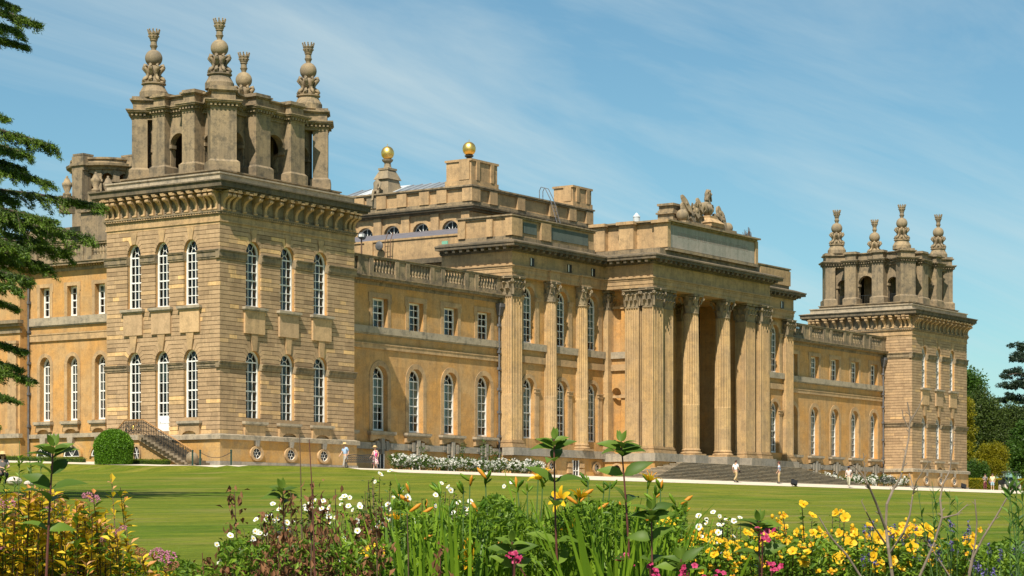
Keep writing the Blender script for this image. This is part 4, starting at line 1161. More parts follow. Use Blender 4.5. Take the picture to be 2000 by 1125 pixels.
# body
for xx in (CX0 + .1, CX1 - .1):
    mb = MB(); mb.add([(xx, CY, -1), (xx, 16, -1), (xx, 16, 16.6), (xx, CY, 16.6)], [(0, 1, 2, 3)]); part('side_wall', mb, 'trim_stone', ctr)
for a, b in ((CX0, 54.6), (2 * XC - 54.6, CX1)):
    mb = MB(); mb.box(max(a, CX0 + .5), min(b, CX1 - .5), CY + 3, 15.9, -1, 16.5); part('room_blocker', mb, 'unlit_room_black', ctr)  # added dark block behind the centre windows, keeps light out
    mb = MB(); mb.box(a - .05, b + .05, CY - .55, CY + 2, -1.6, 1.72); part('basement', mb, 'basement_stone', ctr)
    mb = MB(); mb.box(a - .3, b + .3, CY - .85, CY + .3, 1.74, 2.38); part('plinth', mb, 'grey_stone', ctr)
for x in (44.4, 51.6):
    mb = MB(); n = 18
    for k in range(n):
        a, b = 2 * PI * k / n, 2 * PI * (k + 1) / n
        P = lambda t, rx, rz, y: (x + rx * math.cos(t), y, .95 + rz * math.sin(t))
        mb.add([P(a, .62, .52, CY - .55), P(a, .62, .52, CY - .72), P(a, .4, .36, CY - .72), P(a, .4, .36, CY - .55), P(b, .62, .52, CY - .55), P(b, .62, .52, CY - .72), P(b, .4, .36, CY - .72), P(b, .4, .36, CY - .55)], [(0, 4, 5, 1), (1, 5, 6, 2), (2, 6, 7, 3)])
    r = part('oval_window', mb, 'trim_stone', ctr)
    gb = MB(); gb.add([(x + .4 * math.cos(2 * PI * k / n), CY - .562, .95 + .36 * math.sin(2 * PI * k / n)) for k in range(n)], [tuple(range(n))]); part('glass', gb, 'black_plastic', r)
    bb = MB()
    for k in range(3): a = PI / 3 * k; bb.tube([(x - .4 * math.cos(a), CY - .58, .95 - .36 * math.sin(a)), (x + .4 * math.cos(a), CY - .58, .95 + .36 * math.sin(a))], .02, 4)
    part('glazing_bars', bb, 'white_paint', r)
mb = MB(); mb.box(47.8, 48.7, CY - .60, CY - .5, -.2, 1.5); r = part('basement_window', mb, 'black_plastic', ctr)
mb = MB(); mb.box(47.75, 47.85, CY - .66, CY - .5, -.2, 1.55); mb.box(48.65, 48.75, CY - .66, CY - .5, -.2, 1.55); mb.box(48.22, 48.28, CY - .64, CY - .6, -.2, 1.5); mb.box(47.8, 48.7, CY - .64, CY - .6, .6, .68); part('frame', mb, 'white_paint', r)
for s in (-1, 1):
    for z in (-.1, .4, .9): mb = MB(); mb.box(48.25 + s * .95 - .35, 48.25 + s * .95 + .35, CY - .72, CY - .5, z, z + .4); part('rusticated_block', mb, 'trim_stone', r)
# corner pilasters and engaged columns
giant(ctr, CX0 + .76, CY + .18, .76, .65, ZB, ZC, ZT, sides='fl', name='pilaster')
giant(ctr, CX1 - .76, CY + .18, .76, .65, ZB, ZC, ZT, sides='flr', name='pilaster')
for x in (44.85, 49.80, 2 * XC - 44.85, 2 * XC - 49.80): giant(ctr, x, CY - .18, .64, .64, ZB, ZC, ZT, True)
# entablature
def entab(parent, x0, x1, y0, y1, tag=''):
    mb = MB(); mb.box(x0, x1, y0, y1, 16.6, 16.9); mb.box(x0 - .04, x1 + .04, y0 - .04, y1, 16.9, 17.25); mb.box(x0 - .09, x1 + .09, y0 - .09, y1, 17.25, 17.42); mb.box(x0 - .18, x1 + .18, y0 - .18, y1, 17.42, 17.52)
    part('architrave', mb, 'trim_stone', parent)
    mb = MB(); mb.box(x0, x1, y0, y1, 17.52, 18.62); part('frieze', mb, 'trim_stone', parent)
    mb = MB(); mb.box(x0 - .2, x1 + .2, y0 - .2, y1, 18.62, 18.74); mb.box(x0 - .34, x1 + .34, y0 - .34, y1, 18.74, 18.80); mb.box(x0 - .98, x1 + .98, y0 - .88, y1, 18.98, 19.22); mb.box(x0 - 1.05, x1 + 1.05, y0 - .95, y1, 19.22, 19.34); mb.box(x0 - .3, x1 + .3, y0 - .3, y1, 18.80, 18.98)
    mb.frus(x0 - 1.0, x1 + 1.0, y0 - .92, y1, 19.34, x0 - .1, x1 + .1, y0 - .1, y1, 19.62)
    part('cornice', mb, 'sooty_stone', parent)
    ds = MB()
    for k in range(int((x1 - x0) / .2)): ds.box(x0 + .2 * k + .03, x0 + .2 * k + .13, y0 - .15, y0, 17.43, 17.50)
    part('bead_ornaments', ds, 'weathered_stone', parent, kind='stuff')
def modillions(parent, x0, x1, y0, y1, front=True, left=True):
    ms = MB(); n = max(2, int((x1 - x0) / .86))
    if front:
        for k in range(n + 1):
            x = x0 + .1 + (x1 - x0 - .2) * k / n; ms.side([(y0 - .3, 18.8), (y0 - .74, 18.72), (y0 - .82, 18.82), (y0 - .80, 18.98), (y0 - .3, 18.98)], x - .17, x + .17)
    if left:
        m = max(2, int((y1 - y0) / .7))
        for k in range(m):
            y = y0 + .15 + (y1 - y0 - .2) * k / m; ms.extr([(x0 - .3, 18.8), (x0 - .84, 18.72), (x0 - .92, 18.98), (x0 - .3, 18.98)], y - .14, y + .14, back=True)
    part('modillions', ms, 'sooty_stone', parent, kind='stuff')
entab(ctr, CX0, CX1, 2.13, 9.3)
modillions(ctr, CX0, 54, 2.13, 9.0); modillions(ctr, 2 * XC - 54, CX1, 2.13, 9.0, left=False)
for x in [41.7, 47.5, 51.3] + [2 * XC - q for q in (51.9, 46.6, 41.2)]:
    mb = MB(); mb.box(x - .32, x + .32, 2.09, 2.16, 17.62, 18.30); g = part('frieze_window', mb, 'black_plastic', ctr)
    mb = MB(); mb.box(x - .24, x - .12, 2.075, 2.1, 17.66, 18.28); part('frame', mb, 'white_paint', g)
for x in (44.85, 49.8):   # blocks over the columns
    mb = MB(); mb.box(x - .75, x + .75, 1.85, 2.14, 16.6, 17.40); mb.box(x - .85, x + .85, 1.72, 2.15, 17.40, 17.54); part('architrave_break', mb, 'trim_stone', ctr)
# attic
for a, b in ((39.2, 52), (2 * XC - 52, 2 * XC - 39.2)):
    mb = MB(); mb.box(a, b, 2.5, 7.8, 19.4, 21.45); part('attic', mb, 'trim_stone', ctr)
    mb = MB(); mb.box(a - .12, b + .12, 2.38, 7.9, 21.45, 21.62); mb.box(a - .24, b + .24, 2.26, 8.0, 21.62, 21.74); part('attic_coping', mb, 'weathered_stone', ctr)
    mb = MB(); mb.box(a - .08, b + .08, 2.42, 7.86, 19.4, 20.0); part('attic_base', mb, 'weathered_stone', ctr)
for a, b, z0, z1 in ((40.9, 42.9, 20.35, 21.25), (45.1, 51.0, 20.25, 21.25)):
    mb = MB(); mb.box(a, b, 2.44, 2.52, z0, z1); part('lead_panel', mb, 'dark_metal_panel', ctr)
for a, b in ((38.95, 40.5), (43.4, 44.9)):
    mb = MB(); mb.box(a, b, 2.28, 2.6, 20.0, 21.46); part('attic_pier', mb, 'trim_stone', ctr)
for y0, y1 in ((2.3, 3.0), (4.3, 4.9), (7.1, 7.85)):
    mb = MB(); mb.box(39.0, 39.3, y0, y1, 20.0, 21.45); part('attic_pier', mb, 'trim_stone', ctr)
for a, b in ((82.5, 88.9), (76.0, 79.0)):
    mb = MB(); mb.box(a, b, 2.3, 7.7, 20.0, 21.46); part('attic_pier', mb, 'trim_stone', ctr)
# lower body running back behind the near wing, with its lean-to roof
mb = MB(); mb.box(40.2, 60, 9.2, 33, 10, 19.1); part('rear_body', mb, 'trim_stone', ctr)
mb = MB(); mb.box(39.6, 60, 8.9, 33.2, 18.3, 18.62); mb.box(39.9, 60, 9.0, 33.1, 16.9, 17.1); mb.box(39.8, 60, 9.0, 33.1, 18.62, 18.75); part('rear_cornice', mb, 'sooty_stone', ctr)
mb = MB(); mb.box(40.1, 40.5, 8.0, 33, 18.75, 20.5); mb.box(40.0, 40.6, 7.9, 33.1, 20.5, 20.66)
part('rear_parapet', mb, 'trim_stone', ctr)
mb = MB(); mb.box(39.95, 40.15, 17.6, 18.5, 17.1, 20.6); part('attic_pier', mb, 'trim_stone', ctr)
mb = MB()
mb.add([(40.6, 8.1, 20.6), (40.6, 33, 20.6), (53.58, 33, 23.25), (53.58, 8.1, 23.25)], [(0, 1, 2, 3)])
part('slate_roof', mb, 'slate_roof', ctr)
# clerestory of the great hall
hall = thing('clerestory', 'panelled stone clerestory with round lunettes rising behind the palace centre', 'clerestory', (XC, 24, 20))
HX0, HX1, HY0, HY1 = 53.6, 2 * XC - 53.6, 16.7, 33.0
FH = T(HX0, HY1, 0) @ RZ(-PI / 2)
hl = HY1 - HY0
hops = [op(c, .90, 22.4, 23.15, .85) for c in (.9, 4.07, 7.22, 10.6, 13.95)]
mb = MB(); wall(mb, 0, hl, 19, 24.72, hops, 0, .6); part('wall', mb, 'trim_stone', hall, FH)
for o in hops:
    mb = MB(); band_around(mb, o, .02, .36, -.08, .02); a = part('archivolt', mb, 'trim_stone', hall, FH)
    mb = MB(); mb.add([(x, .35, z) for x, z in outline(o)], [tuple(range(len(outline(o))))]); part('glass', mb, 'black_plastic', a, FH)
    mb = MB(); band_around(mb, o, -.1, 0, .28, .34); mb.box(o['cx'] - .03, o['cx'] + .03, .3, .34, 22.4, 23.95)
    for s in (-1, 1): mb.tube([(o['cx'], .31, 22.9), (o['cx'] + s * .62, .31, 23.7)], .03, 4)
    part('glazing_bars', mb, 'white_paint', a, FH)
mb = MB(); mb.box(HX0 + .7, HX1, HY0, HY1, 12, 24.7); mb.box(HX0 + .003, HX0 + .69, HY0 + .004, HY0 + .8, 19, 24.69); part('body', mb, 'trim_stone', hall)
for c in (2.5, 5.65, 8.9, 12.3, 15.75):
    mb = MB(); mb.box(c - .45, c + .45, -.25, .02, 19, 24.72); part('pilaster', mb, 'trim_stone', hall, FH)
mb = MB()
for o_, a, b in ((.25, 24.72, 24.92), (.62, 24.92, 25.1), (.74, 25.1, 25.24)): mb.box(HX0 - o_, HX1 + o_, HY0 - o_, HY1 + o_, a, b)
part('cornice', mb, 'sooty_stone', hall)
mb = MB(); mb.box(HX0 + .1, HX1 - .1, HY0 + .1, HY1, 25.24, 26.85); part('parapet', mb, 'trim_stone', hall)
mb = MB(); mb.box(HX0 - .05, HX1 + .05, HY0 - .05, HY1, 25.24, 25.66); mb.box(HX0 - .1, HX1 + .1, HY0 - .1, HY1, 26.85, 27.0); mb.box(HX0 - .22, HX1 + .22, HY0 - .22, HY1, 27.0, 27.14); part('coping', mb, 'weathered_stone', hall)
for c in (1.2, 3.4, 6.0, 8.4, 11.0, 13.0, 15.9):
    mb = MB(); mb.box(c - .55, c + .55, -.14, .12, 25.66, 26.86); part('parapet_pier', mb, 'trim_stone', hall, FH)
for c in (.6, 3.4, 8.0, 13.5, 17.0, 20.1):
    mb = MB(); mb.box(HX0 + c - .6, HX0 + c + .6, HY0 - .16, HY0 + .2, 25.66, 26.86); part('parapet_pier', mb, 'trim_stone', hall)
def stack(x, y, wx, wy, z0, z1):
    mb = MB(); mb.box(x - wx, x + wx, y - wy, y + wy, z0, z1 - .2); mb.box(x - wx - .12, x + wx + .12, y - wy - .12, y + wy + .12, z1 - .2, z1); mb.box(x - wx - .1, x + wx + .1, y - wy - .1, y + wy + .1, z0, z0 + .5)
    for sx in (-.55, .55): mb.box(x + sx * wx - .25, x + sx * wx + .25, y - wy - .15, y - wy, z0 + .5, z1 - .2)
    for sy in (-.4,): mb.box(x - wx - .15, x - wx, y - wy * .9, y - wy * .1, z0 + .5, z1 - .2)
    part('parapet_block', mb, 'trim_stone', hall)
stack(HX0 + 2.2, HY0 + 1.5, 2.1, 1.4, 27.14, 29.55)
stack(HX1 - 1.7, HY0 + 1.2, 1.7, 1.1, 27.14, 29.2)
mb = MB()
A = [(HX0 + .8, HY0 + 3.0, 27.1), (HX0 + .8, HY1, 27.1), (XC - 5.5, HY1, 28.5), (XC - 5.5, HY0 + 3.0, 28.5)]
mb.add(A, [(0, 1, 2, 3)]); mb.add([A[3], A[2], (XC + 6, HY1, 27.1), (XC + 6, HY0 + 3.0, 27.1)], [(0, 1, 2, 3)]); mb.add([A[0], A[3], (XC + 6, HY0 + 3.0, 27.1)], [(0, 1, 2)])
part('lead_roof', mb, 'lead_roof', hall)
for k in range(14):
    t = k / 13; y = HY0 + 3.0 + (HY1 - HY0 - 3.0) * t
    mb = MB(); mb.tube([(HX0 + .8, y, 27.12), (XC - 5.5, y, 28.52)], .07, 5); part('roof_roll', mb, 'lead_roof', hall)
for t0, t1 in ((.55, .66), (.74, .88)):
    y0, y1 = HY0 + 3 + (HY1 - HY0 - 3) * t0, HY0 + 3 + (HY1 - HY0 - 3) * t1
    mb = MB(); mb.add([(HX0 + 1.0, y0, 27.21), (HX0 + 1.0, y1, 27.21), (XC - 5.7, y1, 28.53), (XC - 5.7, y0, 28.53)], [(0, 1, 2, 3)]); part('rooflight', mb, 'pale_lead', hall)
def gold_ball(x, y, z, r, label, ped):
    t = thing('gilded_ball', label, 'ball', (x, y, z), 'gilded balls on the roof')
    mb = MB()
    if ped:
        mb.frus(x - 1.5, x + 1.5, y - 1.2, y + 1.2, z - 2.4, x - .85, x + .85, y - .7, y + .7, z)
        mb.frus(x - 1.1, x + 1.1, y - .85, y + .85, z, x - .6, x + .6, y - .5, y + .5, z + .9); mb.box(x - .7, x + .7, y - .6, y + .6, z + .9, z + 1.1)
        mb.lathe([(.5, z + 1.1), (.35, z + 1.25), (.3, z + 1.6), (.5, z + 1.8), (.55, z + 1.95)], 12, x, y); zz = z + 1.95
        part('pedestal', mb, 'carved_stone', t)
    else:
        mb.lathe([(.42, z), (.42, z + .12), (.3, z + .2), (.24, z + .4), (.42, z + .55), (.42, z + .62)], 12, x, y); zz = z + .62
        part('pedestal', mb, 'black_iron', t)
    mb = MB(); mb.ball((x, y, zz + r), r, 28, 18, (1, 1, 1.06)); part('ball', mb, 'gold_leaf', t, smooth=True)
    mb = MB(); mb.tube([(x, y, zz + r * 2), (x, y, zz + r * 2 + .25)], .03, 5); part('spike', mb, 'gold_leaf', t)
gold_ball(HX0 + 1.9, HY0 + 1.6, 29.55, .62, 'gilded ball on the big parapet block at the corner of the clerestory', False)
q = at(757, 352, 221)
gold_ball(q.x, q.y, q.z, .62, 'gilded ball on a stepped stone pedestal beside the seated statue', True)
# seated statue
def skin_figure(name, joints, edges, radii, mats, parent=None, M=None, sub=1, root=0):
    me = bpy.data.meshes.new(name); me.from_pydata([tuple(j) for j in joints], edges, [])
    for m in ([mats] if isinstance(mats, str) else mats): me.materials.append(MATS[m])
    o = link(name, me, parent, M)
    md = o.modifiers.new('skin', 'SKIN'); md.use_smooth_shade = True
    sv = me.skin_vertices[0].data if len(me.skin_vertices) else None
    if sv is None:
        me.skin_vertices.new() if hasattr(me.skin_vertices, 'new') else None
        sv = me.skin_vertices[0].data
    for i, r in enumerate(radii):
        rr = r if isinstance(r, tuple) else (r, r)
        sv[i].radius = rr; sv[i].use_root = (i == root)
    sb = o.modifiers.new('sub', 'SUBSURF'); sb.levels = sub; sb.render_levels = sub
    return o
s0 = at(736, 376, 219.6)
J = [(0, 0, 0), (0, 0, .55), (0, 0, .95), (0, -.02, 1.15), (0, -.05, 1.4), (-.28, 0, 0), (-.75, -.15, .05), (-.95, -.2, -.85), (-1.25, -.25, -.95), (.05, -.2, 0), (-.55, -.5, .0), (-.5, -.5, -.8), (-.8, -.55, -.9), (.0, .3, .9), (.25, .4, .5), (.3, .4, .05), (.0, -.35, .9), (-.2, -.5, .5), (-.5, -.5, .25)]
E_ = [(0, 1), (1, 2), (2, 3), (3, 4), (0, 5), (5, 6), (6, 7), (7, 8), (0, 9), (9, 10), (10, 11), (11, 12), (2, 13), (13, 14), (14, 15), (2, 16), (16, 17), (17, 18)]
R_ = [.3, .28, .3, .12, .2, .2, .15, .1, .08, .2, .15, .1, .08, .14, .1, .08, .14, .1, .08]
st = thing('statue', 'weathered seated stone figure on the roof edge below a gilded ball', 'statue', tuple(s0))
skin_figure('figure', J, E_, R_, 'carved_stone', st, T(*s0) @ Matrix.Scale(1.0, 4))
mb = MB(); mb.box(s0.x - .7, s0.x + .7, s0.y - .7, s0.y + .7, s0.z - 1.6, s0.z - .25); part('rock_seat', mb, 'carved_stone', st)
# roof ladder, aerial, dish and floodlight
lad = thing('roof_ladder', 'grey metal ladder with hooped rails against the clerestory parapet', 'ladder', (HX0 + 12.6, HY0 - .8, 23))
mb = MB(); lx = HX0 + 12.7
for s in (-.3, .3): mb.tube([(lx + s, HY0 - 2.0, 22.6), (lx + s, HY0 - .5, 27.2), (lx + s, HY0 + .1, 28.3), (lx + s, HY0 + .55, 28.45), (lx + s, HY0 + .75, 28.1), (lx + s, HY0 + .75, 27.1)], .04, 5)
part('rail', mb, 'lead_pipe', lad)
for k in range(12):
    t = k / 12; y, z = HY0 - 2.0 + 1.5 * t, 22.6 + 4.6 * t; mb = MB(); mb.tube([(lx - .3, y, z), (lx + .3, y, z)], .025, 4); part('rung', mb, 'lead_pipe', lad)
lad2 = thing('wall_ladder', 'rusty narrow iron ladder fixed to the wall above the near wing', 'ladder', (40.0, 15.5, 17))
mb = MB()
for s in (-.28, .28): mb.tube([(39.5, 15.6 + s, 15.8), (39.5, 15.6 + s, 20.4), (39.9, 15.6 + s, 21.2)], .04, 5)
part('rail', mb, 'rusty_iron', lad2)
for k in range(9):
    mb = MB(); mb.tube([(39.5, 15.32, 16 + k * .5), (39.5, 15.88, 16 + k * .5)], .03, 4); part('rung', mb, 'rusty_iron', lad2)
dsh = thing('satellite_dish', 'small grey satellite dish on the parapet pier beside the rusty ladder', 'dish', (39.8, 16.6, 20.0))
mb = MB(); mb.ball((39.6, 16.6, 20.1), .42, 14, 6, (.3, 1, 1)); part('dish_bowl', mb, 'lead_pipe', dsh, smooth=True)
mb = MB(); mb.tube([(39.6, 16.6, 20.1), (39.98, 16.6, 19.7)], .04, 5); part('bracket', mb, 'black_iron', dsh)
p0 = at(706, 495, 186)
fl = thing('floodlight', 'floodlight on a rusty pole behind the balustrade of the near wing', 'lamp', tuple(p0))
mb = MB(); mb.tube([(p0.x, p0.y, p0.z - 1.5), (p0.x, p0.y, p0.z + 1.25)], .06, 6); part('pole', mb, 'rusty_iron', fl)
mb = MB(); mb.lathe([(.3, 0), (.34, .1), (.3, .3), (.12, .42)], 12); part('lamp_head', mb, 'lead_pipe', fl, T(p0.x, p0.y, p0.z + 1.25) @ Matrix.Rotation(.5, 4, 'Y'))
mb = MB(); mb.box(p0.x - .35, p0.x - .05, p0.y - .3, p0.y, p0.z + 1.3, p0.z + 1.5); part('insulator', mb, 'white_paint', fl)
pt = at(878, 468, 190)
mb = MB(); mb.box(39.98, 40.09, 9.6, 10.2, 19.1, 20.1); part('copper_hatch', mb, 'patina', ctr)
# downpipe recess beside the centre
mb = MB(); mb.tube([(40.0, 9.05, 14), (40.0, 9.05, 18.2)], .22, 6); part('downpipe', mb, 'lead_pipe', ctr)

# ------------------------------------------------------------------ portico
PX0, PX1, PY = 53.15, 2 * XC - 53.15, -2.82
por = thing('portico', 'great columned portico with fluted piers, inscribed attic and broad steps below', 'portico', (XC, -1, 1.5))
def mx(x): return 2 * XC - x
for s in (0, 1):
    f = (lambda x: x) if s == 0 else mx
    sd_ = 'fl' if s == 0 else 'fr'
    giant(por, f(54.06), -2.28, .86, .54, ZB - .2, ZC, ZT, sides='flr', name='corner_pier')
    giant(por, f(56.34), -1.90, .88, .60, ZB - .2, ZC, ZT, sides='flr', name='pier')
    giant(por, f(54.20), -.52, .74, .70, ZB - .2, ZC, ZT, sides='flr', name='side_pier')
    giant(por, f(54.30), 2.35, .55, .25, ZB - .2, ZC, ZT, sides='', name='corner_pilaster')
    # side wall with two niches
    x0, x1 = (54.4, 57.0) if s == 0 else (mx(57.0), mx(54.4))
    Fn = T(54.4, 2.6, 0) @ RZ(-PI / 2)
    mb = MB()
    if s == 0:
        nops = [op(.95, .50, 3.0, 7.45, .62), op(.95, .50, 11.2, 15.3, .62)]
        wall(mb, 0, 2.6, 2.0, 16.6, nops, 0, .7)
        part('side_wall', mb, 'wall_stone', por, Fn)
        for o in nops:
            nb = MB(); n = 8
            for k in range(n):
                a, b = PI * k / n, PI * (k + 1) / n
                q = lambda t, z: (o['cx'] - o['hw'] * math.cos(t), .05 + .55 * math.sin(t), z)
                nb.add([q(a, o['z0']), q(b, o['z0']), q(b, o['zs']), q(a, o['zs'])], [(0, 1, 2, 3)])
                for j in range(5):
                    e0, e1 = PI / 2 * j / 5, PI / 2 * (j + 1) / 5
                    d = lambda t, e: (o['cx'] - o['hw'] * math.cos(t) * math.cos(e), .05 + .55 * math.sin(t) * math.cos(e), o['zs'] + o['rise'] * math.sin(e))
                    nb.add([d(a, e0), d(b, e0), d(b, e1), d(a, e1)], [(0, 1, 2, 3)])
            part('niche', nb, 'wall_stone', por, Fn, smooth=True)
            ib = MB(); ib.box(0, o['cx'] - o['hw'], -.14, .02, o['zs'] - .3, o['zs']); ib.box(o['cx'] + o['hw'], 2.6, -.14, .02, o['zs'] - .3, o['zs']); ib.box(o['cx'] - o['hw'], o['cx'] + o['hw'], .1, .3, o['zs'] - .28, o['zs'] - .05); part('impost', ib, 'trim_stone', por, Fn)
        for a, b, nm, mt in ((10.62, 11.2, 'sill_band', 'ledge_stone'), (9.55, 10.1, 'string_course', 'trim_stone')):
            mb = MB(); mb.box(0, 2.6, -.2, .02, a, b); part(nm, mb, mt, por, Fn)
        mb = MB(); mb.box(55.2, 57.0, -1.6, 2.6, 1, 16.6); mb.box(54.9, 55.2, 1.0, 2.6, 1, 3.0); part('side_core', mb, 'wall_stone', por)
    else:
        mb.box(x0, x1, -1.66, 2.6, 1, 16.6); part('side_wall', mb, 'wall_stone', por)
    # plinth under the piers
    a, b = (52.75, 57.6) if s == 0 else (mx(57.6), mx(52.75))
    mb = MB(); mb.box(a, b, -3.3, 2.5, 1.50, 2.2); part('pier_plinth', mb, 'grey_stone', por)
    a, b = (52.9, 57.3) if s == 0 else (mx(57.3), mx(52.9))
    mb = MB(); mb.box(a, b, -3.15, 2.5, -1.6, 1.5); part('pier_basement', mb, 'basement_stone', por)
    mb = MB(); mb.box(a - .12, b + .12, -3.27, 2.4, -1.6, .15); part('base_course', mb, 'grey_stone', por)
ob = MB()
for k in range(16):
    a, b = 2 * PI * k / 16, 2 * PI * (k + 1) / 16
    P = lambda t, ry, rz, x: (x, .6 + ry * math.cos(t), .75 + rz * math.sin(t))
    ob.add([P(a, .62, .62, 52.88), P(a, .62, .62, 52.7), P(a, .42, .45, 52.7), P(a, .42, .45, 52.88), P(b, .62, .62, 52.88), P(b, .62, .62, 52.7), P(b, .42, .45, 52.7), P(b, .42, .45, 52.88)], [(0, 4, 5, 1), (1, 5, 6, 2), (2, 6, 7, 3)])
r = part('oval_window', ob, 'trim_stone', por)
gb = MB(); gb.add([(52.89, .6 + .42 * math.cos(2 * PI * k / 16), .75 + .45 * math.sin(2 * PI * k / 16)) for k in range(16)], [tuple(range(16))]); part('glass', gb, 'black_plastic', r)
# two free columns, their plinths
for x in (61.05, mx(61.05)):
    mb = MB(); mb.box(x - 1.15, x + 1.15, -3.25, -1.1, 1.5, 2.2); part('column_plinth', mb, 'grey_stone', por)
    giant(por, x, -2.12, .76, .76, 2.2, ZC, ZT, True)
for x in (60.6, 67.4):   # responds on the back wall
    giant(por, x, 2.45, .62, .3, 2.2, ZC, ZT, sides='f', name='pilaster')
dops = [op(58.9, .62, 1.52, 6.5, .62), op(XC, 1.2, 1.52, 7.2, 1.2), op(mx(58.9), .62, 1.52, 6.5, .62)] + [op(c, .62, 10.6, 14.0, .62) for c in (58.9, XC, mx(58.9))]
mb = MB(); wall(mb, 57.0, mx(57.0), 1.5, 16.6, dops, 2.75, .5); part('back_wall', mb, 'wall_stone', por)
mb = MB(); mb.box(57, mx(57), 5, 9, 0, 16.6); part('room_blocker', mb, 'unlit_room_black', por)  # added dark block, keeps the portico openings black
for o in dops: window(por, T(0, 2.75, 0), o, .3, panes=False)
mb = MB(); mb.box(56.5, mx(56.5), -1.5, 2.8, 16.5, 16.62); part('ceiling', mb, 'wall_stone', por)
mb = MB(); mb.box(57.3, mx(57.3), -3.45, 2.8, -1.6, 1.5); part('floor', mb, 'grey_stone', por)
# entablature and attic
entab(por, PX0, PX1, PY, 2.6)
modillions(por, PX0, PX1, PY, 2.4)
mb = MB(); mb.box(PX0 + 1.6, PX1 - 1.6, -2.6, 4, 19.5, 20.2); part('attic_base', mb, 'weathered_stone', por)
mb = MB(); mb.box(55.85, mx(55.85), -2.7, 4.6, 20.2, 22.45); part('attic', mb, 'trim_stone', por)
mb = MB(); mb.box(55.62, mx(55.62), -2.92, 4.8, 20.05, 20.3); mb.box(55.7, mx(55.7), -2.86, 4.7, 22.45, 22.60); mb.box(55.45, mx(55.45), -3.1, 4.95, 22.60, 22.74); part('attic_coping', mb, 'weathered_stone', por)
for y0, y1, dx in ((-2.9, -1.5, .0), (.4, 1.9, -.35), (3.4, 4.8, -.3)):
    mb = MB(); mb.box(55.55 + dx, 55.9, y0, y1, 20.3, 22.45); mb.box(55.3 + dx, 55.9, y0 - .15, y1 + .15, 22.46, 22.73); part('attic_pier', mb, 'trim_stone', por)
for x in (55.62, mx(55.62) - .5):
    mb = MB(); mb.box(x, x + .5, -2.88, -2.6, 20.3, 22.44); part('attic_pier', mb, 'trim_stone', por)
mb = MB(); mb.box(56.2, mx(56.2), -2.80, -2.6, 20.36, 22.28); slab = part('inscription_slab', mb, 'inscription_slab', por)
tc = bpy.data.curves.new('inscription', 'FONT'); tc.body = 'EUROPAE HAEC VINDEX GENIO DECORA ALTA BRITANNO'
tc.size = .62; tc.align_x = 'CENTER'; tc.align_y = 'CENTER'; tc.extrude = .004
to = bpy.data.objects.new('inscription', tc); COL.objects.link(to); bpy.context.view_layer.update()
im = bpy.data.meshes.new_from_object(to.evaluated_get(bpy.context.evaluated_depsgraph_get())); bpy.data.objects.remove(to); bpy.data.curves.remove(tc)
im.name = 'inscription'; im.materials.clear(); im.materials.append(MATS['tarnished_letter'])
link('inscription', im, slab, T(XC, -2.806, 21.55) @ Matrix.Rotation(PI / 2, 4, 'X') @ Matrix.Diagonal((.78, 1, 1, 1)))
mb = MB(); mb.lathe([(.42, 0), (.42, .75), (.48, .78), (.45, .85), (.2, 1.15), (.08, 1.3)], 12); part('roof_vent', mb, 'pale_lead', por, T(56.6, .9, 22.74) @ Matrix.Scale(.72, 4))
# bust with trophies
tz = 22.74
tro = thing('trophy_group', 'weathered stone bust in curled wig among shields and trophies on the portico attic', 'sculpture', (64.8, -1.2, tz))
mb = MB(); mb.box(60.0, 69.4, -2.2, .2, tz, tz + .42); mb.box(60.1, 62.2, -.8, .8, tz + .42, tz + 1.5); mb.box(59.9, 62.5, -.9, .9, tz + 1.15, tz + 1.3); mb.box(60.5, 64.5, -.6, .9, tz + 1.5, tz + 2.05); mb.box(60.3, 64.6, -.7, 1.0, tz + 1.95, tz + 2.15); part('plinth', mb, 'weathered_stone', tro)
mb = MB(); bx = 65.6
mb.box(bx - 1.15, bx + 1.15, -2.3, -.3, tz + .42, tz + .75); mb.frus(bx - 1.25, bx + 1.25, -2.4, -.3, tz + .75, bx - .75, bx + .75, -1.9, -.5, tz + 1.2); mb.box(bx - .7, bx + .7, -1.85, -.6, tz + 1.2, tz + 1.45); part('bust_socle', mb, 'trim_stone', tro)
J = [(0, 0, 0), (0, 0, .55), (0, -.05, 1.0), (0, -.05, 1.22), (0, -.12, 1.6), (0, -.1, 1.82), (-.62, .05, .75), (.62, .05, .75), (-.75, .05, .35), (.75, .05, .35)]
skin_figure('bust', J, [(0, 1), (1, 2), (2, 3), (3, 4), (4, 5), (1, 6), (1, 7), (6, 8), (7, 9)], [(.36, .26), (.52, .3), (.28, .22), .15, (.19, .22), (.15, .18), .26, .26, .16, .16], 'carved_stone', tro, T(bx, -1.2, tz + 1.4) @ Matrix.Scale(1.3, 4), 2)
mb = MB(); rr = random.Random(3); hz = tz + 1.4 + 1.6 * 1.3      # head centre
for k in range(22):
    a = PI / 2 + (k - 10.5) / 10.5 * 2.05; ca, sa = math.cos(a), math.sin(a); pts, rd = [], []
    for q in range(9):
        t = q / 8; r0 = .12 + .17 * min(1, t * 3) + .10 * max(0, t - .35) + .035 * math.sin(q * 2.1 + k)
        pts.append((bx + r0 * ca, -1.33 + r0 * sa * .9, hz + .36 - 1.15 * max(0, t - .12) + .02 * math.sin(q * 3 + k * 2))); rd.append(.055 + .02 * math.sin(q * 2.6 + k * 1.3))
    mb.tube(pts, rd, 6)
mb.ball((bx, -1.33, hz + .24), .24, 12, 8, (1, 1, .75))
part('wig', mb, 'carved_stone', tro, smooth=True)
mb = MB(); mb.tube([(bx, -1.60, hz + .04), (bx, -1.70, hz - .1), (bx, -1.62, hz - .13)], [.03, .06, .04], 6); mb.box(bx - .09, bx + .09, -1.62, -1.56, hz - .23, hz - .20)
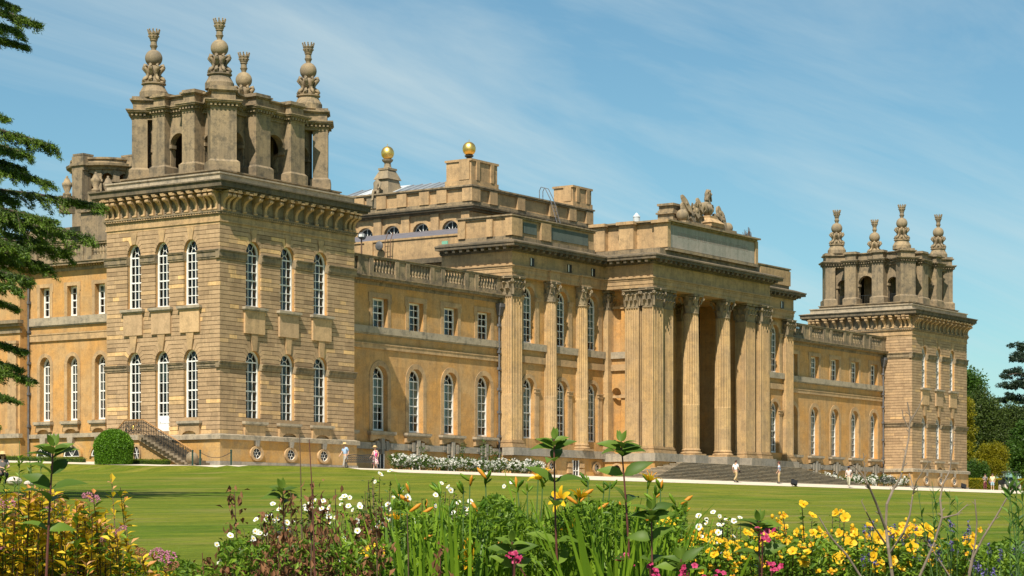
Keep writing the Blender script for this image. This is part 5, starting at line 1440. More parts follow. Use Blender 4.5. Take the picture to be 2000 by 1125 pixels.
for s in (-.1, .1): mb.ball((bx + s, -1.58, hz + .06), .045, 6, 4)
part('face', mb, 'carved_stone', tro, smooth=True)
mb = MB()
for k in range(7): mb.tube([(bx - .5 + k * .16, -1.5, tz + 2.5), (bx - .35 + k * .11, -1.62, tz + 2.1), (bx - .2 + k * .07, -1.55, tz + 1.6)], [.09, .10, .06], 6)
part('drapery', mb, 'carved_stone', tro, smooth=True)
def shield(x, z, h, w, lean, y=-1.6):
    mb = MB(); pl = [(0, 0), (w * .5, h * .25), (w * .55, h * .65), (w * .3, h * .9), (0, h), (-w * .3, h * .9), (-w * .55, h * .65), (-w * .5, h * .25)]
    mb.extr(pl, -.12, .12, back=True); mb.ball((0, -.12, h * .55), w * .28, 8, 5, (1, .5, 1))
    part('shield', mb, 'weathered_stone', tro, T(x, y, tz + z) @ Matrix.Rotation(lean, 4, 'Y') @ Matrix.Rotation(-.25, 4, 'X'))
for a in ((61.3, .4, 1.9, .75, -.1), (62.3, .4, 1.6, .9, .2), (62.0, 1.2, 2.0, .6, -.5), (63.1, .9, 1.5, .9, .1), (64.0, 1.5, 1.5, .5, -.25), (67.4, 1.1, 1.6, .8, .15), (68.3, .4, 1.9, .6, .05), (67.0, .5, 1.4, .7, -.2)): shield(*a)
for x, z, r0 in ((60.7, 1.0, .55), (69.1, .75, .5)):
    mb = MB(); mb.ball((x, -1.4, tz + z), r0, 14, 10); part('stone_ball', mb, 'carved_stone', tro, smooth=True)
    mb = MB(); mb.frus(x - .3, x + .3, -1.7, -1.1, tz, x - .2, x + .2, -1.6, -1.2, tz + z - r0 + .12); part('stand', mb, 'carved_stone', tro)
mb = MB()
for k in range(16):
    x, z = rr.uniform(61.5, 64.2), rr.uniform(.5, 1.9); mb.tube([(x, -1.2, tz + z), (x + rr.uniform(-.5, .2), -1.5, tz + z + rr.uniform(.3, .7))], [.14, .07], 6)
for k in range(8):
    x, z = rr.uniform(66.8, 68.4), rr.uniform(.5, 1.3); mb.tube([(x, -1.2, tz + z), (x + rr.uniform(-.1, .3), -1.5, tz + z + rr.uniform(.3, .6))], [.13, .06], 6)
for k in range(60):
    x = rr.uniform(61.2, 68.6); top_ = 1.7 - abs(x - 65.0) * .28; z = rr.uniform(.35, max(.5, top_)); mb.tube([(x, -.9 + rr.uniform(-.4, .2), tz + z), (x + rr.uniform(-.3, .3), -1.2 + rr.uniform(-.3, .1), tz + z + rr.uniform(.2, .5))], [rr.uniform(.12, .22), .05], 6)
mb.frus(61.2, 68.8, -1.5, -.1, tz + .4, 63.2, 66.9, -1.1, -.4, tz + 1.5)
part('armour', mb, 'carved_stone', tro)
wd_ = thing('roof_weeds', 'dry weeds growing on the coping of the portico attic', 'weeds', (71.0, -2.7, 22.74))
mb = MB()
for k in range(22):
    x = 70.6 + rr.uniform(-.8, .8); mb.tube([(x, -2.7, 22.7), (x + rr.uniform(-.2, .2), -2.7 + rr.uniform(-.1, .1), 22.74 + rr.uniform(.25, .95))], [.035, .015], 4)
part('stems', mb, 'brown_stem', wd_)
# steps
stp = thing('portico_steps', 'broad flight of stone steps rising from the path to the portico', 'steps', (XC, -6, 0))
NS = 12
for k in range(NS):
    t = k / (NS - 1)
    x0, x1 = 44.6 + (56.4 - 44.6) * t, 84.2 + (79.5 - 84.2) * t
    y0 = -8.0 + (-3.75 + 8.0) * t; z1 = -.10 + (1.48 + .10) * t
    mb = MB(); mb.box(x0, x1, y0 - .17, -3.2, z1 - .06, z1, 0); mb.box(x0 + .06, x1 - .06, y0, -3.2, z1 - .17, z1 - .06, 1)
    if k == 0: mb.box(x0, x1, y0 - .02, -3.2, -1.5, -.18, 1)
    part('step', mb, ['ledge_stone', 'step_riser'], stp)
mb = MB(); mb.box(76.5, 79.4, -3.3, 1.5, -1.5, 1.47); part('landing', mb, 'weathered_stone', stp)
mb = MB(); mb.box(57, 79, -3.3, -3.1, -1.5, 1.3); part('core', mb, 'weathered_stone', stp)

# ------------------------------------------------------------------ towers
tower(0.0, True, 'near rusticated corner tower with six arched windows on each face and crowned finials')
tower(112.95, False, 'far rusticated corner tower with crowned finials beyond the portico, beside the trees')
# lantern of a tower rising behind the near one
bk = thing('rear_lantern', 'round stone lantern with thin arches showing behind the near tower and cedar', 'lantern', (19, 30, 18))
bc = Vector((20.3, 30.2))
mb = MB(); mb.box(15.4, 22, 27, 34, 10, 19.6); mb.box(15, 22.4, 26.6, 34.4, 19.6, 20.0); part('base', mb, 'weathered_stone', bk)
for k in range(12):
    a = 2 * PI * k / 12; big = k % 3 == 0
    r0 = 2.9 if big else 2.55; w = .55 if big else .26
    mb = MB(); mb.box(-w, w, -w, w, 20, 25.0); mb.box(-w - .1, w + .1, -w - .1, w + .1, 24.0, 24.2) if not big else None
    part('pier', mb, 'weathered_stone', bk, T(bc.x + r0 * math.cos(a), bc.y + r0 * math.sin(a), 0) @ RZ(a))
for k in range(12):
    a0, a1 = 2 * PI * k / 12, 2 * PI * (k + 1) / 12; n = 6; mb = MB()
    for j in range(n):
        t0, t1 = a0 + (a1 - a0) * j / n, a0 + (a1 - a0) * (j + 1) / n
        h = lambda t: 24.2 + .55 * math.sin(PI * (t - a0) / (a1 - a0))
        for r_ in (2.35, 2.75): mb.add([(bc.x + r_ * math.cos(t0), bc.y + r_ * math.sin(t0), h(t0)), (bc.x + r_ * math.cos(t1), bc.y + r_ * math.sin(t1), h(t1)), (bc.x + r_ * math.cos(t1), bc.y + r_ * math.sin(t1), 25), (bc.x + r_ * math.cos(t0), bc.y + r_ * math.sin(t0), 25)], [(0, 1, 2, 3)])
    part('arch', mb, 'weathered_stone', bk)
mb = MB(); mb.lathe([(1.75, 19.9), (1.75, 25.0)], 20, bc.x, bc.y); part('inner_drum', mb, 'trim_stone', bk)
mb = MB(); mb.lathe([(2.9, 25.0), (3.0, 25.2), (3.3, 25.3), (3.35, 25.5), (2.9, 25.55), (2.85, 25.8), (3.0, 25.85), (3.0, 26.0), (1, 26.0)], 40, bc.x, bc.y); part('entablature', mb, 'weathered_stone', bk)
for k in range(4):
    a = PI / 2 * k; mb = MB(); mb.box(-.65, .65, -.65, .65, 24.9, 26.1); mb.box(-.78, .78, -.78, .78, 25.3, 25.52); mb.box(-.6, .6, -.6, .6, 26.15, 26.3); part('pier_cap', mb, 'weathered_stone', bk, T(bc.x + 2.75 * math.cos(a), bc.y + 2.75 * math.sin(a), 0) @ RZ(a))
for u, v in ((131, 383), (187, 375), (211, 383)):
    p = at(u, v, 186); ub = thing('stone_urn', 'small lidded stone urn at the %s of the rear lantern' % {131: 'outer foot', 187: 'middle foot', 211: 'inner foot'}[u], 'urn', tuple(p), 'urns below the rear lantern')
    mb = MB(); mb.lathe([(.35, 0), (.35, .2), (.18, .3), (.4, .8), (.42, 1.0), (.3, 1.1), (.2, 1.35), (.08, 1.5), (.1, 1.6)], 12); part('urn_body', mb, 'weathered_stone', ub, T(*p), smooth=True)
    mb = MB(); mb.box(-.45, .45, -.45, .45, -1.4, 0); part('pedestal', mb, 'weathered_stone', ub, T(*p))
bl_ = thing('rear_block', 'weathered stone block with round opening and scrolls behind the near side wing', 'roof block', (12, 20, 17))
F2 = T(11.5, 24.5, 0) @ RZ(-PI / 2)
mb = MB(); wall(mb, 0, 8.5, 15, 21.0, [op(3.6, .8, 16.5, 17.3, .8)], 0, 1.0); part('wall', mb, 'weathered_stone', bl_, F2)
mb = MB(); mb.box(0, 8.5, 1.0, 1.2, 15, 21.0); part('backing', mb, 'weathered_stone', bl_, F2)
mb = MB(); mb.box(-.2, 8.7, -.2, 1.4, 20.4, 20.6); mb.box(-.2, 8.7, -.3, 1.4, 21.0, 21.25); mb.box(-.6, 8.8, -.4, 1.4, 15, 16.3); part('coping', mb, 'weathered_stone', bl_, F2)
for u, v in ((75, 500), (112, 500)):
    p = at(u, v, 176); sb = thing('stone_vase', 'squat stone vase on the roof %s' % ('half hidden by the cedar' if u < 100 else 'beside the weathered roof block'), 'vase', tuple(p))
    mb = MB(); mb.lathe([(.7, -1.2), (.7, -.4), (.5, -.2), (.9, .2), (1.0, .6), (.75, .9), (.95, 1.0), (.8, 1.15), (.4, 1.4), (.2, 1.7)], 16); part('vase_body', mb, 'weathered_stone', sb, T(*p), smooth=True)

# ------------------------------------------------------------------ garden stair against the near tower's side
FLn = T(0, 10.6, 0) @ RZ(-PI / 2)          # local x runs towards the near corner, -y is outwards
gs = thing('garden_stair', 'stone garden stair with iron railing and wooden handrail at the near tower', 'stair', (-1, 5, 0))
mb = MB(); mb.box(3.75, 5.2, -1.9, -.31, -1.4, 1.8); part('landing', mb, 'basement_stone', gs, FLn)
mb = MB(); mb.box(3.6, 5.30, -2.05, -.31, 1.8, 2.15); part('landing_slab', mb, 'ledge_stone', gs, FLn)
n = 14
for k in range(n):
    x = 5.45 + k * .345; z = 2.15 - (k + 1) * .160
    mb = MB(); mb.box(x, x + .42, -2.45, -.35, z - .06, z + .1); part('step', mb, 'step_riser', gs, FLn)
mb = MB(); mb.extr([(5.15, -1), (9.6, -1), (9.6, -.1), (5.15, 2.05)], -1.95, -.5, back=True); part('stair_wall', mb, 'basement_stone', gs, FLn)
mb = MB(); mb.extr([(5.05, 1.82), (10.1, -.64), (10.1, -.26), (5.05, 2.2)], -2.2, -1.85, back=True); part('string', mb, 'weathered_stone', gs, FLn)
ob = MB(); n2 = 16
for k in range(n2):
    a, b = 2 * PI * k / n2, 2 * PI * (k + 1) / n2
    P = lambda t, rx, rz, y: (4.72 + rx * math.cos(t), y, .85 + rz * math.sin(t))
    ob.add([P(a, .40, .68, -1.9), P(a, .40, .68, -2.0), P(a, .28, .5, -2.0), P(a, .28, .5, -1.9), P(b, .40, .68, -1.9), P(b, .40, .68, -2.0), P(b, .28, .5, -2.0), P(b, .28, .5, -1.9)], [(0, 4, 5, 1), (1, 5, 6, 2), (2, 6, 7, 3)])
r = part('oval_window', ob, 'trim_stone', gs, FLn)
gb = MB(); gb.add([(4.72 + .28 * math.cos(2 * PI * k / n2), -1.905, .85 + .5 * math.sin(2 * PI * k / n2)) for k in range(n2)], [tuple(range(n2))]); part('glass', gb, 'black_plastic', r, FLn)
bb = MB()
for k in range(3): a = PI / 3 * k; bb.tube([(4.72 - .28 * math.cos(a), -1.93, .85 - .5 * math.sin(a)), (4.72 + .28 * math.cos(a), -1.93, .85 + .5 * math.sin(a))], .022, 4)
part('glazing_bars', bb, 'white_paint', r, FLn)
y_ = -2.0
path_top = [(2.2, y_, 1.9), (3.65, y_, 3.18), (5.4, y_, 3.18), (9.95, y_, .98), (10.2, y_ - .1, .95), (10.25, y_ - .2, .78), (10.13, y_ - .2, .68)]
mb = MB(); mb.tube(path_top, .04, 7); part('handrail', mb, 'rail_wood', gs, FLn)
def rail_z(x): return 1.9 + (x - 2.2) / 1.45 * 1.28 if x < 3.65 else (3.18 if x < 5.4 else 3.18 - (x - 5.4) / 4.55 * 2.2)
def foot_z(x): return .85 + (x - 2.2) * .9 if x < 3.65 else (2.15 if x < 5.4 else 2.15 - (x - 5.4) * .4835)
x = 2.3
while x < 9.95:
    mb = MB(); mb.tube([(x, y_, foot_z(x)), (x, y_, rail_z(x))], .022, 4)
    zz = foot_z(x)
    for q in (.3, .6): mb.box(x - .05, x + .05, y_ - .02, y_ + .02, zz + q - .02, zz + q + .03)
    part('baluster', mb, 'black_iron', gs, FLn); x += .155
mb = MB()
mb.tube([(2.3, y_, foot_z(2.3) + .12), (3.65, y_, 2.27), (5.4, y_, 2.27), (9.85, y_, foot_z(9.85) + .1)], .02, 4); mb.tube([(2.3, y_, rail_z(2.3) - .12), (3.65, y_, 3.02), (5.4, y_, 3.02), (9.85, y_, rail_z(9.85) - .12)], .02, 4)
for cx_ in (3.95, 4.45, 4.95):
    for s in (-1, 1):
        mb.tube([(cx_ + s * .02, y_, 2.3)] + [(cx_ + s * (.12 + .1 * math.sin(q * .9)), y_, 2.35 + q * .09) for q in range(7)], .022, 4)
        mb.tube([(cx_ + s * .1 + .08 * math.cos(q), y_, 2.5 + .08 * math.sin(q)) for q in range(7)], .018, 4); mb.tube([(cx_ + s * .1 + .08 * math.cos(q), y_, 2.82 + .08 * math.sin(q)) for q in range(7)], .018, 4)
part('scrollwork', mb, 'black_iron', gs, FLn)
mb = MB(); mb.ball((4.45, y_ - .03, 2.66), .1, 8, 6, (1, .4, 1.5)); part('gilt_boss', mb, 'gold_leaf', gs, FLn)
mb = MB(); mb.tube([(2.2, -.7, 1.9), (3.65, -.7, 3.18)], .045, 6); part('handrail', mb, 'rail_wood', gs, FLn)

# ------------------------------------------------------------------ ground
def prof(d):
    if d < 8: return -.2 * d / 8
    if d < 11: return -.2 - .42 * (d - 8) / 3
    if d < 60: return -.62 - .05 * (d - 11)
    if d < 145: return -3.07 - .0285 * (d - 60)
    return -5.49 - .004 * (d - 145)
def terr(x, y):
    a, b = max(0.0, -y), max(0.0, -x)
    z = prof(math.hypot(a, 1.25 * b if b < 12 else 15 + .7 * (b - 12)))
    r = .036 * max(0.0, min(y, 60)) * max(0.0, 1 - b / 60) * max(0.0, min(1.0, (12 - x) / 12))
    return z + r
gx = [-3000, -1200, -600, -350, -250, -200] + list(np.arange(-170, -10, 4.0)) + list(np.arange(-10, 20, 1.0)) + list(np.arange(20, 146, 3.0)) + [145.0, 150, 160, 180, 220, 300, 500, 1000, 3000]
gy = [-3000, -1200, -600, -350, -250, -200] + list(np.arange(-160, -20, 4.0)) + list(np.arange(-20, 34, 1.0)) + [40, 60, 100, 200, 400, 900, 3000]
gx = sorted(set(float(v) for v in gx)); gy = sorted(set(float(v) for v in gy))
def sheet(name, xs, ys, mat, dz, keep=None):
    mb = MB(); idx = {}
    for i, x in enumerate(xs):
        for j, y in enumerate(ys): mb.v.append((x, y, terr(x, y) + dz))
    nj = len(ys)
    for i in range(len(xs) - 1):
        for j in range(nj - 1):
            if keep and not keep((xs[i] + xs[i + 1]) / 2, (ys[j] + ys[j + 1]) / 2): continue
            mb.f.append([i * nj + j, (i + 1) * nj + j, (i + 1) * nj + j + 1, i * nj + j + 1]); mb.m.append(0); mb.c.append(.5)
    me = mb.mesh(name, mat, True)
    o = link(name, me); o['kind'] = 'structure'; return o
sheet('lawn', gx, gy, 'lawn_grass', 0)
sheet('gravel_path', [x for x in gx if -6.5 < x < 305], [y for y in gy if -12 < y < 34], 'gravel', .012,
      lambda x, y: (x > -6 and y > (-5 - 5 * max(0, min(1, (x + 6) / 14)) if x < 30 else -11) and not (x > 0 and y > 4)) and not (x < 0 and y > 33))
mb = MB()
bed = [at(u, 1031, t) for u, t in ((-300, 6.6), (500, 6.4), (1400, 6.4), (2300, 6.6), (2350, 13), (1700, 13.6), (1000, 13.8), (200, 13.2), (-350, 12.5))]
mb.add([(p.x, p.y, terr(p.x, p.y) + .05) for p in bed], [tuple(range(len(bed)))])
o = link('flower_bed_soil', mb.mesh('flower_bed_soil', 'soil')); o['kind'] = 'structure'

# ------------------------------------------------------------------ leaves
NPR = np.random.default_rng(5)
def quads_mesh(name, V, mats, lc=None, mi=None):
    """V: (n, 4, 3) corner points"""
    n = len(V); me = bpy.data.meshes.new(name)
    me.vertices.add(n * 4); me.vertices.foreach_set('co', np.ascontiguousarray(V, dtype=np.float32).ravel())
    me.loops.add(n * 4); me.loops.foreach_set('vertex_index', np.arange(n * 4, dtype=np.int32))
    me.polygons.add(n); me.polygons.foreach_set('loop_start', np.arange(0, n * 4, 4, dtype=np.int32))
    for m in ([mats] if isinstance(mats, str) else mats): me.materials.append(MATS[m])
    if mi is not None: me.polygons.foreach_set('material_index', np.asarray(mi, dtype=np.int32))
    a = me.attributes.new('lc', 'FLOAT', 'FACE')
    a.data.foreach_set('value', np.asarray(lc if lc is not None else NPR.random(n), dtype=np.float32))
    me.update(calc_edges=True); return me
def diamonds(C, D, L, Wd, up=None):
    """leaf-shaped quads: centre C, direction D, length L, width Wd"""
    n = len(C); D = D / np.maximum(np.linalg.norm(D, axis=1, keepdims=True), 1e-6)
    R = NPR.normal(size=(n, 3)) if up is None else up + NPR.normal(size=(n, 3)) * .35
    S = np.cross(D, R); S /= np.maximum(np.linalg.norm(S, axis=1, keepdims=True), 1e-6)
    L = np.broadcast_to(np.asarray(L), (n,))[:, None]; Wd = np.broadcast_to(np.asarray(Wd), (n,))[:, None]
    return np.stack([C - D * L * .5, C + S * Wd * .5 - D * L * .05, C + D * L * .5, C - S * Wd * .5 - D * L * .05], axis=1)
def rand_dirs(n): d = NPR.normal(size=(n, 3)); return d / np.linalg.norm(d, axis=1, keepdims=True)

def crown_cloud(center, rad, nclump, per, leaf, clump, flat=1.0, bottom=-.55, aspect=.55, power=.45, cone=0.0):
    """leaf quads gathered in clumps that fill an uneven crown"""
    c = np.array(center); rad = np.array(rad)
    d = rand_dirs(nclump * 3); d = d[d[:, 2] > bottom][:nclump]
    r = NPR.random(len(d)) ** power
    wob = 1 + .18 * np.sin(d[:, 0] * 5 + 1.3) * np.cos(d[:, 1] * 4 + d[:, 2] * 5)
    K = c + d * rad * (r * wob)[:, None]
    if cone: K[:, :2] = c[:2] + (K[:, :2] - c[:2]) * np.clip(1 - cone * (K[:, 2:3] - c[2]) / rad[2], .12, 2.5)
    rr = clump * (.55 + .9 * NPR.random(len(K)))
    P = np.repeat(K, per, axis=0); q = rand_dirs(len(P)) * (NPR.random(len(P)) ** .4)[:, None] * np.repeat(rr, per)[:, None]
    q[:, 2] *= flat; P = P + q
    D = q + rand_dirs(len(P)) * .6 * clump
    out = np.repeat(.5 * NPR.random(len(K)), per) + .5 * NPR.random(len(P))
    return diamonds(P, D, leaf * (.7 + .6 * NPR.random(len(P))), leaf * aspect), out

def simple_tree(name, label, cat, base, crowns, mat, group, trunk_r=.4, limbs=5, trunk_mat='bark'):
    t = thing(name, label, cat, tuple(base), group)
    V, lc = [], []
    for a in crowns: v, l_ = crown_cloud(**a); V.append(v); lc.append(l_)
    V = np.concatenate(V); lc = np.concatenate(lc)
    link('crown', quads_mesh('crown', V, mat, lc), t)
    mb = MB(); top = max(a['center'][2] for a in crowns)
    mb.tube([tuple(base), (base[0] + .1, base[1], (base[2] + top) / 2), (base[0], base[1] + .1, top)], [trunk_r, trunk_r * .7, trunk_r * .25], 8)
    rr = random.Random(len(V))
    for a in crowns:
        for k in range(limbs):
            c = a['center']; e = [c[i] + rr.uniform(-.6, .6) * a['rad'][i] for i in range(3)]
            z0 = base[2] + (top - base[2]) * rr.uniform(.3, .7)
            mb.tube([(base[0], base[1], z0), ((base[0] + e[0]) / 2, (base[1] + e[1]) / 2, (z0 + e[2]) / 2 + .3), tuple(e)], [trunk_r * .4, trunk_r * .25, trunk_r * .08], 6)
    part('trunk', mb, trunk_mat, t)
    return t
def gpt(u, t):
    """ground point below column u, t metres ahead"""
    p = at(u, 900, t); p.z = terr(p.x, p.y); return p
# trees beyond the far tower
def tr(u, v0, v1, du, t):
    """crown box from picture extent: centre and radii at distance t"""
    a, b = at(u, v0, t), at(u, v1, t)
    return dict(center=((a.x + b.x) / 2, (a.y + b.y) / 2, (a.z + b.z) / 2), rad=(du * t / FPX, du * t / FPX, abs(a.z - b.z) / 2))
G = 'trees beyond the far tower'
simple_tree('broadleaf_tree', 'tall mid green leafy tree just beyond the far tower edge', 'tree', gpt(1880, 330), [dict(tr(1885, 722, 880, 38, 330), nclump=330, per=110, leaf=.36, clump=1.3)], 'broad_leaf', G, .5)
simple_tree('yew_tree', 'broad dark evergreen between the leafy tree and the pine', 'tree', gpt(1935, 316), [dict(tr(1925, 775, 955, 44, 316), nclump=420, per=110, leaf=.30, clump=1.25), dict(tr(1985, 800, 955, 40, 318), nclump=330, per=110, leaf=.30, clump=1.25)], 'yew_leaf', G, .5)
simple_tree('leafy_tree', 'bright green leafy tree low at the picture edge under the pine', 'tree', gpt(1998, 306), [dict(tr(2010, 830, 950, 34, 306), nclump=240, per=110, leaf=.34, clump=1.1)], 'broad_leaf', G, .35)
pn = thing('pine_tree', 'tall layered dark blue green pine at the picture edge beyond the far tower', 'tree', tuple(gpt(2000, 345)), G)
V, lc = [], []
pb = MB(); b0 = gpt(2002, 345); tp = at(2012, 660, 345)
pb.tube([tuple(b0), tuple((b0 + tp) / 2), tuple(tp)], [.55, .45, .15], 8)
for k, (u0, u1, v_) in enumerate(((1958, 2060, 752), (1944, 2050, 778), (1960, 2060, 728), (1978, 2060, 700), (1936, 2050, 806), (1950, 2050, 832), (1985, 2070, 676), (1945, 2060, 860))):
    for j in range(9):
        u = u0 + (u1 - u0) * (j + .5) / 9; q = at(u, v_ + 6 * math.sin(j * 1.7 + k), 345 + 4 * math.sin(j * 2.3 + k))
        v, l_ = crown_cloud(tuple(q), (1.1, 1.1, .42), 9, 46, .5, .55, flat=.55, bottom=-1, aspect=.3); V.append(v); lc.append(l_)
    e = at(u0 + 8, v_ + 4, 345); m_ = b0 + (tp - b0) * max(.2, min(.97, (948 - v_) / 290)); pb.tube([tuple(m_), tuple((m_ + e) / 2 + Vector((0, 0, .4))), tuple(e)], [.2, .14, .05], 6)
link('crown', quads_mesh('crown', np.concatenate(V), 'pine_needle', np.concatenate(lc)), pn); part('trunk', pb, 'bark', pn)
simple_tree('golden_shrub', 'rounded golden yellow conifer shrub behind the clipped hedge and the vehicle', 'shrub', gpt(1938, 290), [dict(tr(1922, 872, 950, 15, 290), nclump=90, per=130, leaf=.20, clump=.6), dict(tr(1947, 868, 950, 17, 290), nclump=110, per=130, leaf=.20, clump=.6)], 'gold_leaf_shrub', 'golden shrubs', .15, 3)
simple_tree('golden_shrub', 'narrow golden shrub showing at the edge of the far tower', 'shrub', gpt(1886, 305), [dict(tr(1886, 775, 950, 15, 305), nclump=120, per=130, leaf=.22, clump=.7)], 'gold_leaf_shrub', 'golden shrubs', .15, 3)
simple_tree('green_bush', 'low dark green bush behind the clipped hedge beside the far tower', 'bush', gpt(1908, 286), [dict(tr(1907, 905, 955, 22, 286), nclump=110, per=120, leaf=.22, clump=.6)], 'broad_leaf', 'bushes behind the hedge', .12, 3)
# clipped golden hedge
def hedge(name, label, P0, P1, w, h, mat, n, leaf, cat='hedge', zoff=0.0, group=None):
    t = thing(name, label, cat, ((P0[0] + P1[0]) / 2, (P0[1] + P1[1]) / 2, terr(P0[0], P0[1])), group)
    P0, P1 = np.array(P0[:2]), np.array(P1[:2]); d = P1 - P0; L = np.linalg.norm(d); e = d / L; s = np.array([-e[1], e[0]])
    a, b, c = NPR.random(n) * L, (NPR.random(n) - .5) * w, NPR.random(n) * h
    f = NPR.random(n)
    b = np.where(f < .3, -w / 2 + .04 * NPR.normal(size=n), np.where(f < .6, w / 2 + .04 * NPR.normal(size=n), b)); c = np.where(f >= .6, h + .04 * NPR.normal(size=n), c)
    xy = P0 + a[:, None] * e + b[:, None] * s
    z = np.array([terr(x, y) for x, y in xy]) + c + zoff
    C = np.column_stack([xy, z]); V = diamonds(C, rand_dirs(n), leaf * (.7 + .6 * NPR.random(n)), leaf * .6)
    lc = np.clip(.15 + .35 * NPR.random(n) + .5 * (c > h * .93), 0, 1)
    link('leaves', quads_mesh('leaves', V, mat, lc), t, kind='stuff')
    mb = MB(); k = 12
    for i in range(k):
        p, q = P0 + d * i / k, P0 + d * (i + 1) / k; za, zb = terr(*p), terr(*q)
        i1, i2 = s * (w / 2 - .06), -s * (w / 2 - .06)
        mb.add([(p[0] + i1[0], p[1] + i1[1], za - .2), (p[0] + i2[0], p[1] + i2[1], za - .2), (q[0] + i2[0], q[1] + i2[1], zb - .2), (q[0] + i1[0], q[1] + i1[1], zb - .2), (p[0] + i1[0], p[1] + i1[1], za + h - .05 + zoff), (p[0] + i2[0], p[1] + i2[1], za + h - .05 + zoff), (q[0] + i2[0], q[1] + i2[1], zb + h - .05 + zoff), (q[0] + i1[0], q[1] + i1[1], zb + h - .05 + zoff)],
               [(0, 1, 5, 4), (1, 2, 6, 5), (2, 3, 7, 6), (3, 0, 4, 7), (4, 5, 6, 7)])
    m = part('twigs', mb, 'yew_leaf' if mat != 'gold_hedge_leaf' else 'hedge_leaf', t); return t
h0, h1 = gpt(1885, 268), gpt(2080, 262)
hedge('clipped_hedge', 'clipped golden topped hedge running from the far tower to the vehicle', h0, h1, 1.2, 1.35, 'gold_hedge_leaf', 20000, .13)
hedge('box_edging', 'low clipped box edging beside the topiary dome under the garden stair', (-2.5, 7.2), (-2.5, 2.4), .4, .30, 'hedge_leaf', 4200, .07, zoff=0, group='box edging')
hedge('box_edging', 'low clipped box edging along the side wing beyond the topiary dome', (-1.8, 24.0), (-2.2, 10.6), .4, .30, 'hedge_leaf', 7000, .07, zoff=0, group='box edging')
# topiary dome
tp_ = at(222, 900, 158.0); tz_ = terr(tp_.x, tp_.y)
tb = thing('topiary_bush', 'clipped round topped green topiary bush beside the garden stair', 'bush', (tp_.x, tp_.y, tz_))
n = 26000; d = rand_dirs(n); d[:, 2] = np.abs(d[:, 2]); f = NPR.random(n) < .45
C = d * np.array([1.3, 1.3, 1.2]) * (1 + .03 * NPR.normal(size=n) + .02 * np.sin(d[:, 0] * 9) * np.cos(d[:, 2] * 8 + d[:, 1] * 7))[:, None] + np.array([0, 0, 1.15])
a = NPR.random(n) * 2 * PI; low = np.column_stack([1.3 * np.cos(a), 1.3 * np.sin(a), NPR.random(n) * 1.15])
low[:, :2] *= (.93 + .07 * low[:, 2:3] / 1.15) * (1 + .02 * NPR.normal(size=(n, 1)))
C = np.where(f[:, None], low, C)
V = diamonds(C + np.array([tp_.x, tp_.y, tz_]), rand_dirs(n) + C * .3, .10, .07)
link('leaves', quads_mesh('leaves', V, 'box_leaf'), tb, kind='stuff')
mb = MB(); mb.lathe([(1.15, 0), (1.24, .6), (1.24, 1.15), (1.1, 1.7), (.8, 2.1), (.3, 2.28)], 16, tp_.x, tp_.y); mb.v = [(x, y, z + tz_) for x, y, z in mb.v]; part('twigs', mb, 'yew_leaf', tb)
# rose bushes
def rose(x, y, label, h=1.35, r=.85, dens=1.0):
    z0 = terr(x, y); t = thing('rose_bush', label, 'rose bush', (x, y, z0), 'white rose bushes along the wings')
    v, lc = crown_cloud((x, y, z0 + h * .62), (r, r * .7, h * .42), int(46 * dens), 26, .11, .26, bottom=-1, aspect=.65)
    link('foliage', quads_mesh('foliage', v, 'rose_leaf', lc), t, kind='stuff')
    n = int(50 * dens); d = rand_dirs(n); d[:, 1] = -np.abs(d[:, 1]) * .9; d[:, 2] = d[:, 2] * .8 + .15
    K = np.array([x, y, z0 + h * .62]) + d * np.array([r, r * .75, h * .44]) * (.85 + .25 * NPR.random((n, 1)))
    per = 9; P = np.repeat(K, per, axis=0) + NPR.normal(size=(n * per, 3)) * .035
    V = diamonds(P, rand_dirs(n * per), .105, .085)
    link('blooms', quads_mesh('blooms', V, 'white_petal'), t, kind='stuff')
    mb = MB(); rr = random.Random(int(x * 100))
    for k in range(9):
        a = rr.uniform(0, 6.28); q = rr.uniform(.1, .5)
        mb.tube([(x + q * math.cos(a) * .4, y + q * math.sin(a) * .4, z0 - .1), (x + q * math.cos(a), y + q * math.sin(a), z0 + h * .3), (x + 1.4 * q * math.cos(a), y + 1.3 * q * math.sin(a), z0 + h * .75)], [.025, .02, .01], 5)
    part('stems', mb, 'brown_stem', t)
n = 17
for k in range(n): rose(20.6 + k * 1.20 + RND.uniform(-.2, .2), .55 + RND.uniform(-.35, .35), 'white flowering rose bush in the long bed below the near wing', RND.uniform(1.05, 1.35), RND.uniform(.8, 1.0))
for k in range(12): rose(92.5 + k * 1.75 + RND.uniform(-.2, .2), .6 + RND.uniform(-.3, .3), 'white flowering rose bush in the bed below the far wing', RND.uniform(1.0, 1.4), .95, .8)
# climbing shoots between the roses
cl = thing('climbing_shoots', 'thin green shoots rising above the white roses by the near wing', 'shoots', (34, 1.8, 0))
mb = MB(); V = []
for x, h in ((25.6, 2.1), (31.0, 2.5), (33.8, 2.9), (35.8, 2.0), (34.8, 2.3)):
    mb.tube([(x, 1.6, 0), (x + .1, 1.7, h * .5), (x - .1, 1.6, h)], [.02, .02, .01], 4)
    n = 80; C = np.column_stack([x + NPR.normal(size=n) * .22, 1.65 + NPR.normal(size=n) * .12, h * (.35 + .65 * NPR.random(n))]); V.append(diamonds(C, rand_dirs(n), .16, .1))
link('leaves', quads_mesh('leaves', np.concatenate(V), 'rose_leaf'), cl, kind='stuff'); part('stems', mb, 'green_stem', cl)

